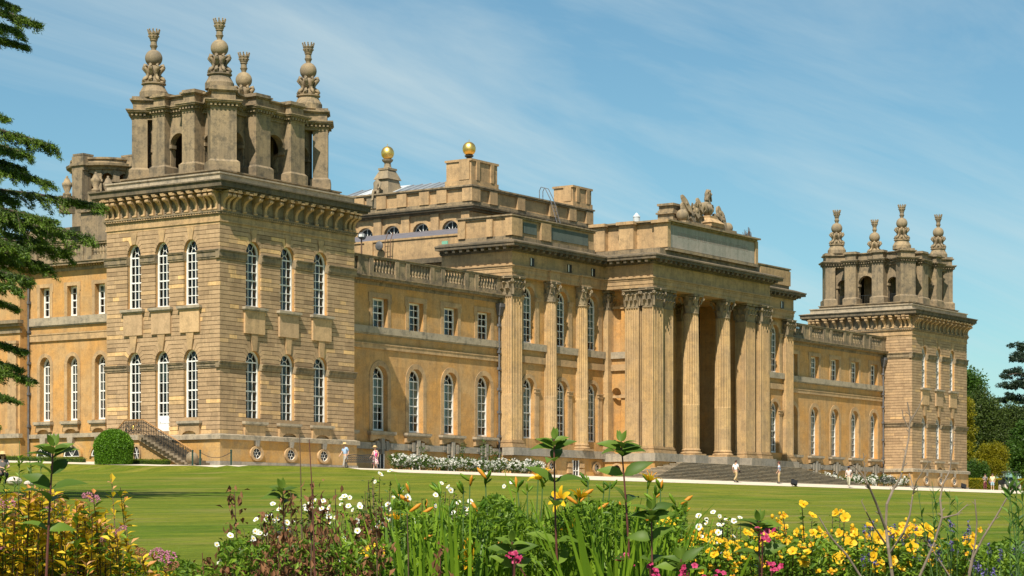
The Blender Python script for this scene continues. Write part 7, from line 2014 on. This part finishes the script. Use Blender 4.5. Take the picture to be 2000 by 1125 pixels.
# weigela stems with opposite pairs of leaves
def weigela(label, u, v_top, t, u_base, pairs, size, mat='weigela_leaf', fl=(), spread=.9, dark=0.0):
    th, p0 = border_plant('weigela_stem', label, 'shrub', u_base, t, 'tall leafy stems in the border')
    top = at(u, v_top, t); base = Vector((p0.x, p0.y, p0.z))
    mid = (top + base) / 2 + SIDE * FR.uniform(-.03, .03)
    B = lambda s: base * (1 - s) ** 2 + mid * 2 * s * (1 - s) + top * s * s
    mb = MB(); mb.tube([tuple(B(k / 10)) for k in range(11)], [.0075 - .005 * k / 10 for k in range(11)], 7); part('stem', mb, 'red_stem', th)
    for k, (v, L) in enumerate(pairs):
        zz = at(u, v, t).z; s = 0
        for q in range(200):
            if B(q / 200).z >= zz: s = q / 200; break
        else: s = 1
        pos = B(s); a0 = (PI / 2) * (k % 2) * .8 + FR.uniform(-.3, .3)
        for side in (0, 1):
            a = a0 + side * PI
            d = (SIDE * math.cos(a) + VIEW * math.sin(a) * .8) * spread + UP * FR.uniform(.15, .75)
            lv = leaf_variant(round(L * FR.choice((.9, 1.0, 1.12)), 4), round(L * .44, 4), FR.choice((.4, .65, .9)), .35, FR.choice((.1, .3, .5, .75, .95)), mat)
            link('leaf', lv, th, orient(pos, d, UP - VIEW * FR.uniform(.3, 1.1), FR.uniform(-.3, .3)))
    for q, L in enumerate((.06, .075, .09)):
        pos = B(1 - .012 * (q + 1) / max(.3, (top - base).length)); a0 = q * PI / 2 + FR.uniform(-.3, .3)
        for side in (0, 1):
            a = a0 + side * PI; d = (SIDE * math.cos(a) + VIEW * math.sin(a) * .6) * .9 + UP * FR.uniform(.2, .5)
            link('leaf', leaf_variant(L, round(L * .5, 4), FR.choice((.55, .8)), .35, FR.choice((.3, .5, .75, .95)), mat), th, orient(pos, d, UP - VIEW * FR.uniform(.2, .8), FR.uniform(-.3, .3)))
    for k in range(4):
        d = UP * 1.0 + SIDE * FR.uniform(-.6, .6) + VIEW * FR.uniform(-.5, .5)
        link('leaf', leaf_variant(.045, .02, .3, .4, .8, mat), th, orient(top, d, VIEW, 0))
    for (fu, fv) in fl:
        c = at(fu, fv, t - .05)
        for q in range(7): put('weigela', q % 4, c + Vector((FR.uniform(-.03, .03), FR.uniform(-.03, .03), FR.uniform(-.025, .025))), th, None, FR.uniform(.8, 1.2))
        mb = MB(); mb.tube([tuple(B(.45)), tuple(c)], .003, 4); part('twig', mb, 'red_stem', th)
    return th
weigela('tall leafy stem with big pale veined leaves before the topiary dome', 104, 872, 7.0, 82, [(888, .075), (930, .10), (958, .12), (985, .12), (1040, .1)], 1)
weigela('tallest leafy red stem standing before the engaged columns', 1082, 858, 8.0, 1118, [(876, .085), (905, .10), (945, .11), (990, .115), (1062, .115), (1105, .1)], 1, fl=((1000, 1085),))
weigela('tall leafy red stem standing before the portico pier', 1213, 862, 8.0, 1240, [(880, .095), (895, .11), (930, .105), (985, .105), (1060, .1), (1100, .1)], 1, fl=((1228, 1092),))
weigela('shorter leafy red stem between the tall stem and the yellow lily', 1272, 995, 7.8, 1268, [(1003, .09), (1020, .10), (1055, .1), (1105, .1)], 1, fl=((1270, 1112),))
weigela('dark leafy stem with crimson flowers among the yellow flowers', 1482, 1018, 7.6, 1478, [(1030, .085), (1048, .095), (1085, .1), (1112, .09)], 1, fl=((1490, 1045), (1508, 1115)))
weigela('low leafy stem with crimson flowers at the foot of the lilies', 1000, 1058, 7.4, 992, [(1070, .075), (1090, .09), (1112, .09)], 1, fl=((1005, 1090),))
weigela('dark green leafy stem among the dry brown stalks', 552, 955, 8.4, 556, [(962, .06), (985, .065), (1010, .065), (1045, .065), (1080, .065), (1110, .06)], 1)
weigela('low dark leafy clump with crimson buds at the bottom edge', 1330, 1092, 7.2, 1336, [(1100, .08), (1118, .08)], 1, fl=((1345, 1118), (1395, 1122)))

# golden spirea with pink flower heads
sp, p0 = border_plant('spirea_bush', 'golden leaved spirea bush with pink flower heads at the lower corner', 'shrub', 110, 8.2)
mb = MB(); Cg, Dg, lcg = [], [], []; tips = []
Ct, Dt = [], []
ends = []
for k in range(300):
    u = FR.choice((FR.uniform(-60, 190), FR.uniform(-60, 240), FR.uniform(-60, 330)))
    vt = 948 + 70 * abs((u - 60) / 170) ** 1.6 if u < 240 else 1050 + (u - 240) * .55
    v = vt + FR.uniform(0, 190) ** 1.0 * FR.random()
    ends.append((u, v))
ends += [(218, 935, ), (182, 962), (235, 952), (240, 975), (330, 1085), (300, 1080), (268, 1072), (205, 995)]
for (u, v) in ends:
    t = 8.2 + FR.uniform(-.7, .7); e = at(u, v, t); b = Vector((p0.x, p0.y, p0.z)) + SIDE * ((u - 110) / 450) + VIEW * FR.uniform(-.3, .3)
    mid = (e + b) / 2 + Vector((0, 0, .12)); pts = [b * (1 - s) ** 2 + mid * 2 * s * (1 - s) + e * s * s for s in (0, .35, .7, 1)]
    mb.tube([tuple(q) for q in pts], [.004, .003, .0022, .0012], 5)
    for s_ in range(24):
        s = .55 + .45 * (s_ + FR.random()) / 24; pos = b * (1 - s) ** 2 + mid * 2 * s * (1 - s) + e * s * s
        a = FR.uniform(0, 6.28); d = (SIDE * math.cos(a) + VIEW * math.sin(a)) * .9 + UP * FR.uniform(.0, .9)
        (Ct if s > .93 and FR.random() < .4 else Cg).append(pos + d * .016); (Dt if (len(Ct) > len(Dt)) else Dg).append(d)
part('stems', mb, 'brown_stem', sp)
def fold_leaves(name, C_, D_, L, W, mat, parent, lo=0.0):
    """pointed leaves folded along the middle: two quads each"""
    C_, D_ = np.array(C_), np.array(D_); n = len(C_); D_ = D_ / np.linalg.norm(D_, axis=1, keepdims=True)
    S = np.cross(D_, NPR.normal(size=(n, 3)) * .4 + np.array([0, 0, 1])); S /= np.linalg.norm(S, axis=1, keepdims=True); Nn = np.cross(S, D_)
    k = (.7 + .6 * NPR.random((n, 1))); L_, W_ = L * k, W * k
    a, tip, m = C_ - D_ * L_ * .5, C_ + D_ * L_ * .5 - Nn * L_ * .10, C_ + D_ * L_ * .02
    l, r = m + S * W_ * .5 + Nn * W_ * .22, m - S * W_ * .5 + Nn * W_ * .22
    V = np.concatenate([np.stack([a, m, tip, l], 1), np.stack([a, r, tip, m], 1)]); c = NPR.random(n)
    return link(name, quads_mesh(name, V, mat, np.clip(lo + np.concatenate([c, c]), 0, 1)), parent, kind='stuff')
gsel = [q for q in range(len(Cg)) if FR.random() < .34]; gs_ = set(gsel)
fold_leaves('green_leaves', [Cg[q] - UP * .02 for q in gsel], [Dg[q] for q in gsel], .046, .018, 'green_leaf', sp)
fold_leaves('leaves', [c for q, c in enumerate(Cg) if q not in gs_], [c for q, c in enumerate(Dg) if q not in gs_], .050, .019, 'spirea_leaf', sp); fold_leaves('tip_leaves', Ct, Dt, .036, .015, 'spirea_tip', sp)
for k, (u, v, s) in enumerate(((18, 985, 1), (-5, 982, .9), (155, 1020, 1.1), (92, 996, .8), (7, 1066, 1.0), (62, 1103, 1.25), (147, 1112, 1.2), (166, 1081, .7), (215, 1034, .9), (225, 1040, .8), (240, 1033, .7), (275, 1078, .9), (305, 1080, 1.1), (325, 1090, 1.5), (335, 1108, 1.2), (185, 975, .9), (170, 968, .8), (24, 1070, .7), (200, 1055, .6))):
    put('spirea', k % 6, at(u, v, 7.9), sp, (UP * .8 - VIEW * .7 + SIDE * FR.uniform(-.3, .3)).normalized(), s)
# feathery green shrub behind the spirea
fs_, p0 = border_plant('feathery_shrub', 'feathery light green shrub behind the golden spirea', 'shrub', 40, 9.6)
mb = MB(); C_, D_ = [], []
for k in range(60):
    u = FR.uniform(-70, 150); vt = 925 + abs(u - 30) * .35; v = vt + FR.uniform(0, 140); 
    if k < 5: u, v = ((38, 862), (62, 905), (78, 890), (10, 915), (58, 880))[k]
    t = 9.6 + FR.uniform(-.5, .5); e = at(u, v, t); b = e + Vector((FR.uniform(-.06, .06), FR.uniform(-.06, .06), 0)); b.z = p0.z
    mb.tube([tuple(b), tuple((b + e) / 2 + SIDE * FR.uniform(-.03, .03)), tuple(e)], [.004, .003, .0012], 5)
    for q in range(46):
        s = FR.random(); pos = e + (b - e) * s * .42; a = FR.uniform(0, 6.28); d = (SIDE * math.cos(a) + VIEW * math.sin(a)) * .8 + UP * FR.uniform(.3, .9); C_.append(pos + d * .014); D_.append(d)
part('stems', mb, 'green_stem', fs_); fold_leaves('leaves', C_, D_, .034, .009, 'green_leaf', fs_)
# dry brown stalks
def dry_stalk(label, u, v0, t, ub, n, big=1.0, leafy=True):
    th, p0 = border_plant('dry_stalk', label, 'dead stalk', ub, t, 'dry brown stalks in the border')
    top = at(u, v0, t); mid = (top + p0) / 2 + SIDE * FR.uniform(-.04, .04); B = lambda s: p0 * (1 - s) ** 2 + mid * 2 * s * (1 - s) + top * s * s
    mb = MB(); mb.tube([tuple(B(k / 8)) for k in range(9)], [.005 - .0035 * k / 8 for k in range(9)], 6); part('stem', mb, 'brown_stem' if FR.random() < .6 else 'red_stem', th)
    if leafy:
        C_, D_ = [], []
        for k in range(int(n * 1.7)):
            s = 1 - .5 * FR.random() ** 1.1; w = FR.gauss(0, .022) * big; pos = B(s) + SIDE * w + VIEW * FR.gauss(0, .02) + UP * FR.gauss(0, .012)
            C_.append(pos); D_.append(Vector((FR.gauss(0, .5), FR.gauss(0, .5), -.7 + FR.gauss(0, .4))))
        fold_leaves('seed_heads', C_, D_, .030 * big, .014 * big, 'dead_leaf', th)
dst = [(458, 960, 470, 70), (445, 1065, 460, 60), (395, 1080, 410, 45), (520, 1000, 530, 70), (585, 848, 588, 0), (604, 858, 608, 0), (655, 955, 640, 20), (612, 940, 610, 60), (625, 985, 620, 100), (700, 1020, 702, 110), (720, 1010, 715, 120), (735, 1000, 735, 90), (690, 1060, 690, 110), (568, 960, 566, 80), (545, 1040, 548, 100), (500, 1060, 505, 90), (470, 1095, 480, 80), (665, 1075, 660, 90), (640, 1030, 640, 90), (580, 1060, 580, 110), (795, 1000, 780, 0), (735, 1075, 740, 60), (605, 1090, 605, 90), (520, 1100, 525, 80), (1480, 1015, 1478, 14), (860, 1070, 850, 40), (560, 1105, 566, 90), (700, 1108, 700, 90), (655, 1108, 650, 90), (440, 1110, 450, 70)]
for k, (u, v, ub, n) in enumerate(dst):
    t = 8.3 + FR.uniform(-.6, .7)
    lab = {0: 'dry brown seed stalk standing alone before the lawn', 4: 'tall bare dark stalk crossing the near tower basement', 5: 'second bare pinkish stalk crossing the near tower basement', 20: 'bare pale stalk leaning among the lily leaves', 24: 'dry brown tip beside the dark leafy stem'}.get(k, 'dry brown seed stalk in the thicket between lawn and lilies')
    dry_stalk(lab, u, v, t, ub, n, 1.0, n > 0)
# white potentilla
def potentilla(label, u0, u1, vf, t, nst, nfl, p_u, fl=()):
    th, p0 = border_plant('potentilla_bush', label, 'shrub', p_u, t, 'white flowered potentilla bushes')
    mb = MB(); C_, D_ = [], []; E_ = []
    for k in range(nst):
        u = FR.uniform(u0, u1); v = vf(u) + abs(FR.gauss(0, 45)); tt = t + FR.uniform(-.6, .6); e = at(u, v, tt); E_.append((u, v, tt))
        b = Vector((p0.x, p0.y, p0.z)) + SIDE * ((u - p_u) / FPX * t * .7); mid = (e + b) / 2 + SIDE * FR.uniform(-.04, .04) + Vector((0, 0, .08))
        mb.tube([tuple(b), tuple(mid), tuple(e)], [.004, .003, .001], 4)
        for q in range(34):
            s = FR.random() * .5; pos = e * (1 - s) ** 2 + mid * 2 * s * (1 - s) + b * s * s; a = FR.uniform(0, 6.28); d = SIDE * math.cos(a) + VIEW * math.sin(a) + UP * FR.uniform(-.2, .9)
            C_.append(pos + d * FR.uniform(.004, .022)); D_.append(d)
    part('stems', mb, 'brown_stem', th); fold_leaves('leaves', C_, D_, .019, .008, 'rose_leaf', th)
    for k in range(nfl):
        u, v, tt = FR.choice(E_); put('potentilla', k % 5, at(u + FR.uniform(-12, 12), v + FR.uniform(-8, 14), tt - .12), th, None, FR.uniform(.75, 1.25))
        for q in range(2): put('rosebud', 0, at(u + FR.uniform(-14, 14), v + FR.uniform(-10, 14), tt - .05), th)
    for (u, v, s) in fl: put('potentilla', 1, at(u, v, t - .3), th, None, s * .72)
    return th
potentilla('white flowered potentilla bush among the dry brown stalks', 430, 780, lambda u: 1010 - 40 * math.exp(-((u - 660) / 90) ** 2) + max(0, (520 - u)) * .5, 8.9, 120, 62, 620, ((533, 985, 1.5), (545, 995, 1.3), (505, 1040, 1.5), (520, 1045, 1.2), (683, 972, 1.2), (703, 990, 1.5), (762, 920, 1.5), (646, 1062, 1.5), (502, 1062, 1.2), (428, 1101, 1.3), (665, 1095, 1.2)))
potentilla('white flowered potentilla bush mixed with the lily leaves', 700, 1060, lambda u: 965 + 20 * math.sin(u * .02), 9.4, 90, 48, 880, ((918, 980, 1.6), (912, 1005, 1.3), (1000, 942, 1.3), (985, 950, 1.2)))
potentilla('small white flowered potentilla rising from the yellow flowers', 1355, 1450, lambda u: 1003 + abs(u - 1395) * .25, 9.2, 34, 12, 1395, ((1365, 1008, 1.7), (1393, 1001, 1.5), (1419, 1016, 1.6), (1445, 1012, 1.4), (1380, 1015, 1.3)))
potentilla('budding potentilla twig before the rose bed', 708, 765, lambda u: 925 + abs(u - 738) * .5, 8.8, 22, 3, 740, ())
# daylilies
dl, p0 = border_plant('daylily_clump', 'large daylily clump with strap leaves, yellow flowers and orange buds', 'daylilies', 1010, 8.6)
mb = MB()
def strap(b, e, arch, w, lc, thk=0):
    mid = (b + e) / 2 + UP * arch; n = 9; vs = []
    sd = (SIDE * FR.uniform(.6, 1) + VIEW * FR.uniform(-.7, .7)).normalized()
    for k in range(n + 1):
        s = k / n; p = b * (1 - s) ** 2 + mid * 2 * s * (1 - s) + e * s * s; ww = w * (1 - s ** 2.2) * .5 + .0008
        vs += [tuple(p + sd * ww + UP * ww * .35), tuple(p), tuple(p - sd * ww + UP * ww * .35)]
    mb.add(vs, [(r * 3 + k, r * 3 + k + 1, r * 3 + k + 4, r * 3 + k + 3) for r in range(n) for k in range(2)], 0, lc)
cx = [(FR.uniform(740, 1330), FR.uniform(-.7, .7)) for _ in range(60)]
for k in range(950):
    cu, dt = FR.choice(cx); t = 8.7 + dt; b = at(cu + FR.uniform(-14, 14), 1031, t); b.z = gz(b)
    hmax = 972 if cu < 1250 else 1010
    e = at(cu + FR.gauss(0, 85), min(1180, hmax + abs(FR.gauss(0, 62))), t + FR.uniform(-.25, .25)); strap(b, e, FR.uniform(.08, .34), FR.uniform(.014, .025), FR.random())
for a in ((905, 1031, 770, 925, .5), (1000, 1031, 1010, 940, .4), (1100, 1031, 985, 918, .5)):
    b = at(a[0], a[1], 8.4); b.z = gz(b); e = at(a[2], a[3], 8.4); strap(b, e, .16, .02, .7)
link('strap_leaves', mb.mesh('strap_leaves', 'strap_leaf', True, 'lc'), dl, kind='stuff')
mb = MB(); scapes = [(800, 955), (830, 985), (860, 960), (905, 950), (918, 940), (948, 935), (1010, 950), (1030, 960), (1052, 920), (1060, 945), (1100, 965), (1130, 975), (1160, 1000), (1180, 955), (1192, 942), (1265, 940), (1280, 965), (1290, 955), (1320, 985), (765, 985), (990, 985), (878, 990), (935, 990), (1240, 1000), (1215, 985), (1330, 1000), (780, 960), (1148, 938)]
for k, (u, v) in enumerate(scapes):
    t = 8.6 + FR.uniform(-.5, .5); e = at(u, v, t); b = e + SIDE * FR.uniform(-.08, .08); b.z = gz(e); mb.tube([tuple(b), tuple((b + e) / 2 + SIDE * FR.uniform(-.02, .02)), tuple(e)], [.004, .0035, .0025], 5)
    for q in range(FR.randint(2, 5)):
        d = (UP * FR.uniform(.5, 1) + SIDE * FR.uniform(-.9, .9) + VIEW * FR.uniform(-.5, .5)).normalized(); put('bud', FR.randint(0, 5), e + d * .004 - UP * FR.uniform(0, .03), dl, d, FR.uniform(.55, 1.15))
part('scapes', mb, 'green_stem', dl)
for k, (u, v, s, face) in enumerate(((912, 1093, 1.15, .9), (1057, 938, 1.05, .1), (1098, 978, 1.0, .7), (1268, 942, 1.0, .0), (1305, 1027, .9, .4), (775, 1018, 1.0, .1), (737, 1085, .9, .5), (1132, 975, .9, -.2), (1120, 1035, .9, -.4), (1062, 932, .8, .2), (915, 1062, .6, .3), (720, 1080, .7, .6))):
    d = (UP * (1 - abs(face)) - VIEW * face + SIDE * FR.uniform(-.6, .6)).normalized(); put('daylily', k % 5, at(u, v, 8.3), dl, d, s * .86)
for k, (u, v, a) in enumerate(((822, 1005, 1), (825, 1056, 1), (950, 935, -.5), (800, 980, -1), (1135, 970, 1), (1165, 998, .9), (960, 1070, 1), (920, 1068, .9), (1275, 1030, -.4), (1330, 985, .8), (800, 1000, .8), (1128, 985, -.8))):
    put('bud', 5, at(u, v, 8.3), dl, (SIDE * a + UP * .6).normalized(), 1.2)
# hypericum
hy, p0 = border_plant('hypericum_bush', 'wide hypericum bush covered in yellow flowers', 'shrub', 1620, 8.8)
mb = MB(); C_, D_ = [], []; EE = []
def hyp_top(u): return 1052 - 25 * math.exp(-((u - 1560) / 120) ** 2) - 18 * math.exp(-((u - 1790) / 90) ** 2) + 12 * math.sin(u * .045)
for k in range(330):
    u = FR.uniform(1325, 1905); v = hyp_top(u) + abs(FR.gauss(0, 50)); t = 8.8 + FR.uniform(-.8, .8)
    if k < 12: u, v = ((1566, 985), (1586, 1010), (1627, 1000), (1649, 1010), (1640, 1003), (1530, 1012), (1605, 1040), (1700, 1030), (1775, 1035), (1815, 1030), (1905, 1040), (1380, 1052))[k]
    e = at(u, v, t); EE.append((u, v, t)); b = Vector((p0.x, p0.y, p0.z)) + SIDE * ((u - 1620) / FPX * t * .8); mid = (e + b) / 2 + UP * .08 + SIDE * FR.uniform(-.05, .05)
    mb.tube([tuple(b), tuple(mid), tuple(e)], [.004, .003, .0014], 4)
    for q in range(30):
        s = FR.random() * .5; pos = e * (1 - s) ** 2 + mid * 2 * s * (1 - s) + b * s * s; a = FR.uniform(0, 6.28); d = SIDE * math.cos(a) + VIEW * math.sin(a) + UP * FR.uniform(-.1, .5); C_.append(pos + d * .016); D_.append(d)
part('stems', mb, 'brown_stem', hy); fold_leaves('leaves', C_, D_, .036, .014, 'green_leaf', hy)
EE2 = [(u, v, t) for u, v, t in EE if v < 1150]
for k in range(290):
    u, v, t = EE2[k % len(EE2)] if k >= 12 else EE[k]
    put('hypericum', k % 6, at(u + FR.uniform(-7, 7), v + FR.uniform(-5, 5), t - .04), hy, None, FR.uniform(.65, 1.1))
    if k % 2: put('hypbud', k % 4, at(u + FR.uniform(-15, 15), v - FR.uniform(3, 12), t), hy, UP, FR.uniform(.8, 1.4))
for (u, v, s) in ((1716, 1050, 1.9), (1570, 1098, 1.5), (1635, 1092, 1.5), (1714, 1110, 1.7), (1660, 1060, 1.5), (1780, 1070, 1.5), (1650, 1012, 1.2)): put('hypericum', 1, at(u, v, 8.1), hy, (UP * .3 - VIEW).normalized(), s * .85)
# bare lichened twigs
tw, p0 = border_plant('bare_twigs', 'bare branching grey twigs with yellow lichen before the far wing', 'bare shrub', 1760, 7.6)
mb = MB(); lm = MB()
def twig(pts, r0, r1=None):
    t = 7.6; P = [at(u, v, t + dt) for u, v, dt in pts]; n = len(P); r1 = r1 or r0 * .35
    r0 *= .68; r1 *= .68; mb.tube([tuple(p) for p in P], [r0 + (r1 - r0) * k / (n - 1) for k in range(n)], 7)
    for k in range(n - 1):
        for q in range(3):
            s = FR.random(); c = P[k].lerp(P[k + 1], s); rr = (r0 + (r1 - r0) * (k + s) / (n - 1))
            if FR.random() < .35: mb.tube([tuple(c), tuple(c + (P[k + 1] - P[k]).normalized() * .012 + SIDE * FR.choice((-1, 1)) * .012)], [rr * .8, rr * .3], 5)
            if FR.random() < .16: lm.ball(tuple(c - VIEW * rr * .8), rr * .8, 5, 4)
twig([(1745, 1140, 0), (1735, 1070, 0), (1730, 1030, .05), (1732, 985, .05), (1745, 955, .1), (1760, 930, .1), (1768, 890, .1), (1775, 855, .12), (1778, 815, .12), (1772, 785, .12)], .0085, .003)
twig([(1776, 828, .12), (1795, 795, .12), (1803, 775, .12)], .004, .002); twig([(1774, 835, .12), (1764, 815, .12), (1762, 800, .12)], .003, .002)
twig([(1732, 1040, .05), (1712, 985, .0), (1695, 945, -.05), (1683, 925, -.05), (1665, 908, -.05)], .007, .003); twig([(1690, 935, -.05), (1688, 905, -.05), (1686, 885, -.05)], .004, .002)
twig([(1728, 1060, .0), (1705, 1025, -.05), (1692, 1000, -.1), (1682, 978, -.1)], .005, .002)
twig([(1738, 1080, 0), (1765, 1040, -.05), (1777, 1005, -.05), (1783, 965, -.05), (1790, 940, -.08), (1815, 900, -.1)], .006, .002); twig([(1785, 958, -.05), (1776, 925, 0), (1770, 940, 0)], .003, .002)
twig([(1790, 1140, .1), (1825, 1060, .1), (1840, 1010, .1), (1836, 975, .1), (1842, 945, .1), (1855, 920, .12), (1860, 880, .12), (1862, 840, .12)], .007, .0025)
twig([(1858, 1130, .15), (1812, 1060, .15), (1800, 1050, .1)], .004, .002); twig([(1840, 1012, .1), (1868, 1005, .1), (1890, 985, .12)], .005, .002)
twig([(1890, 1140, .2), (1900, 1090, .2), (1920, 1050, .2), (1945, 1010, .2), (1965, 975, .2), (1978, 955, .2)], .007, .003); twig([(1892, 1120, .2), (1905, 1060, .2), (1908, 1020, .2), (1904, 975, .2)], .005, .003)
twig([(1690, 1140, .1), (1655, 1085, .1), (1632, 1060, .1), (1620, 1045, .1), (1600, 1010, .1)], .006, .003)
part('branches', mb, 'grey_twig', tw); part('lichen', lm, 'yellow_lichen', tw, kind='stuff')
# willowy shoots at the picture edge
def willow(label, ub, stems, t):
    th, p0 = border_plant('willow_shoots', label, 'shrub', ub, t, 'narrow leaved green shoots'); mb = MB(); C_, D_ = [], []
    for (u0, v0, u1, v1) in stems:
        b, e = at(u0, v0, t), at(u1, v1, t + FR.uniform(-.15, .15)); b2 = Vector((b.x, b.y, p0.z)) if v0 > 1120 else b; mid = (b2 + e) / 2 + SIDE * FR.uniform(-.03, .03)
        mb.tube([tuple(b2), tuple(mid), tuple(e)], [.004, .003, .001], 5)
        for q in range(26):
            s = FR.random() * (.6 if v0 > 1120 else .95); pos = e * (1 - s) ** 2 + mid * 2 * s * (1 - s) + b2 * s * s; a = FR.uniform(0, 6.28); d = (e - b2).normalized() * .7 + SIDE * math.cos(a) * .7 + VIEW * math.sin(a) * .7; C_.append(pos + d * .018); D_.append(d)
    part('stems', mb, 'green_stem', th); fold_leaves('leaves', C_, D_, .052, .010, 'willow_leaf', th)
willow('narrow leaved green shoots overlapping the utility vehicle', 2010, [(2010, 1140, 1966, 905), (2010, 1140, 1985, 925), (2015, 1140, 1996, 950), (2005, 1140, 1972, 945), (2015, 1140, 1990, 985)], 7.0)
willow('narrow leaved green shoots among the bare twigs', 1880, [(1890, 1140, 1820, 940), (1880, 1140, 1855, 958), (1885, 1140, 1870, 975), (1880, 1140, 1820, 965), (1890, 1140, 1850, 1010), (1860, 1140, 1790, 945)], 8.0)
# lavender
lv, p0 = border_plant('lavender_bush', 'pale green lavender bush with purple spikes in the lower corner', 'lavender', 1970, 8.4)
mb = MB(); C_, D_ = [], []; Cf, Df = [], []
for k in range(105):
    u, v = (FR.uniform(1895, 2060), FR.uniform(1066, 1150)) if k < 70 else (FR.uniform(1650, 1900), FR.uniform(1030, 1100))
    t = 8.4 + FR.uniform(-.5, .5); e = at(u, v, t); b = e + Vector((FR.uniform(-.06, .06), FR.uniform(-.06, .06), 0)); b.z = p0.z; mb.tube([tuple(b), tuple(e)], [.002, .0012], 4)
    for q in range(26): Cf.append(e + UP * FR.uniform(-.012, .028) + Vector((FR.gauss(0, .0035), FR.gauss(0, .0035), 0))); Df.append(Vector((FR.gauss(0, 1), FR.gauss(0, 1), .8)))
    for q in range(26): C_.append(e + (b - e) * FR.uniform(.1, .5) + Vector((FR.gauss(0, .02), FR.gauss(0, .02), 0))); D_.append(Vector((FR.gauss(0, .5), FR.gauss(0, .5), 1)))
part('stems', mb, 'green_stem', lv); fold_leaves('leaves', C_, D_, .035, .005, 'willow_leaf', lv); fold_leaves('flower_spikes', Cf, Df, .010, .006, 'lavender_petal', lv)
# low green filling between the plants
gf, p0 = border_plant('border_greenery', 'low leafy greenery filling the border between the flowering plants', 'greenery', 1000, 9.2)
C_, D_ = [], []
for k in range(46000):
    u = FR.uniform(-80, 2080); vt = 1100 if 350 < u < 430 else (1035 if u < 215 else 1092 if u < 350 else (1060 if u < 770 else (994 + 22 * math.sin(u * .031) if u < 1340 else 1060))); t = 9.2 + FR.uniform(-1.2, 1.0)
    p = at(u, vt + abs(FR.gauss(0, 1)) * 75 + 6 * math.sin(u * .05), t); C_.append(p); D_.append(Vector((FR.gauss(0, 1), FR.gauss(0, 1), FR.gauss(.4, .6))))
gf['kind'] = 'stuff'
fold_leaves('leaves', C_, D_, .034, .013, 'green_leaf', gf)
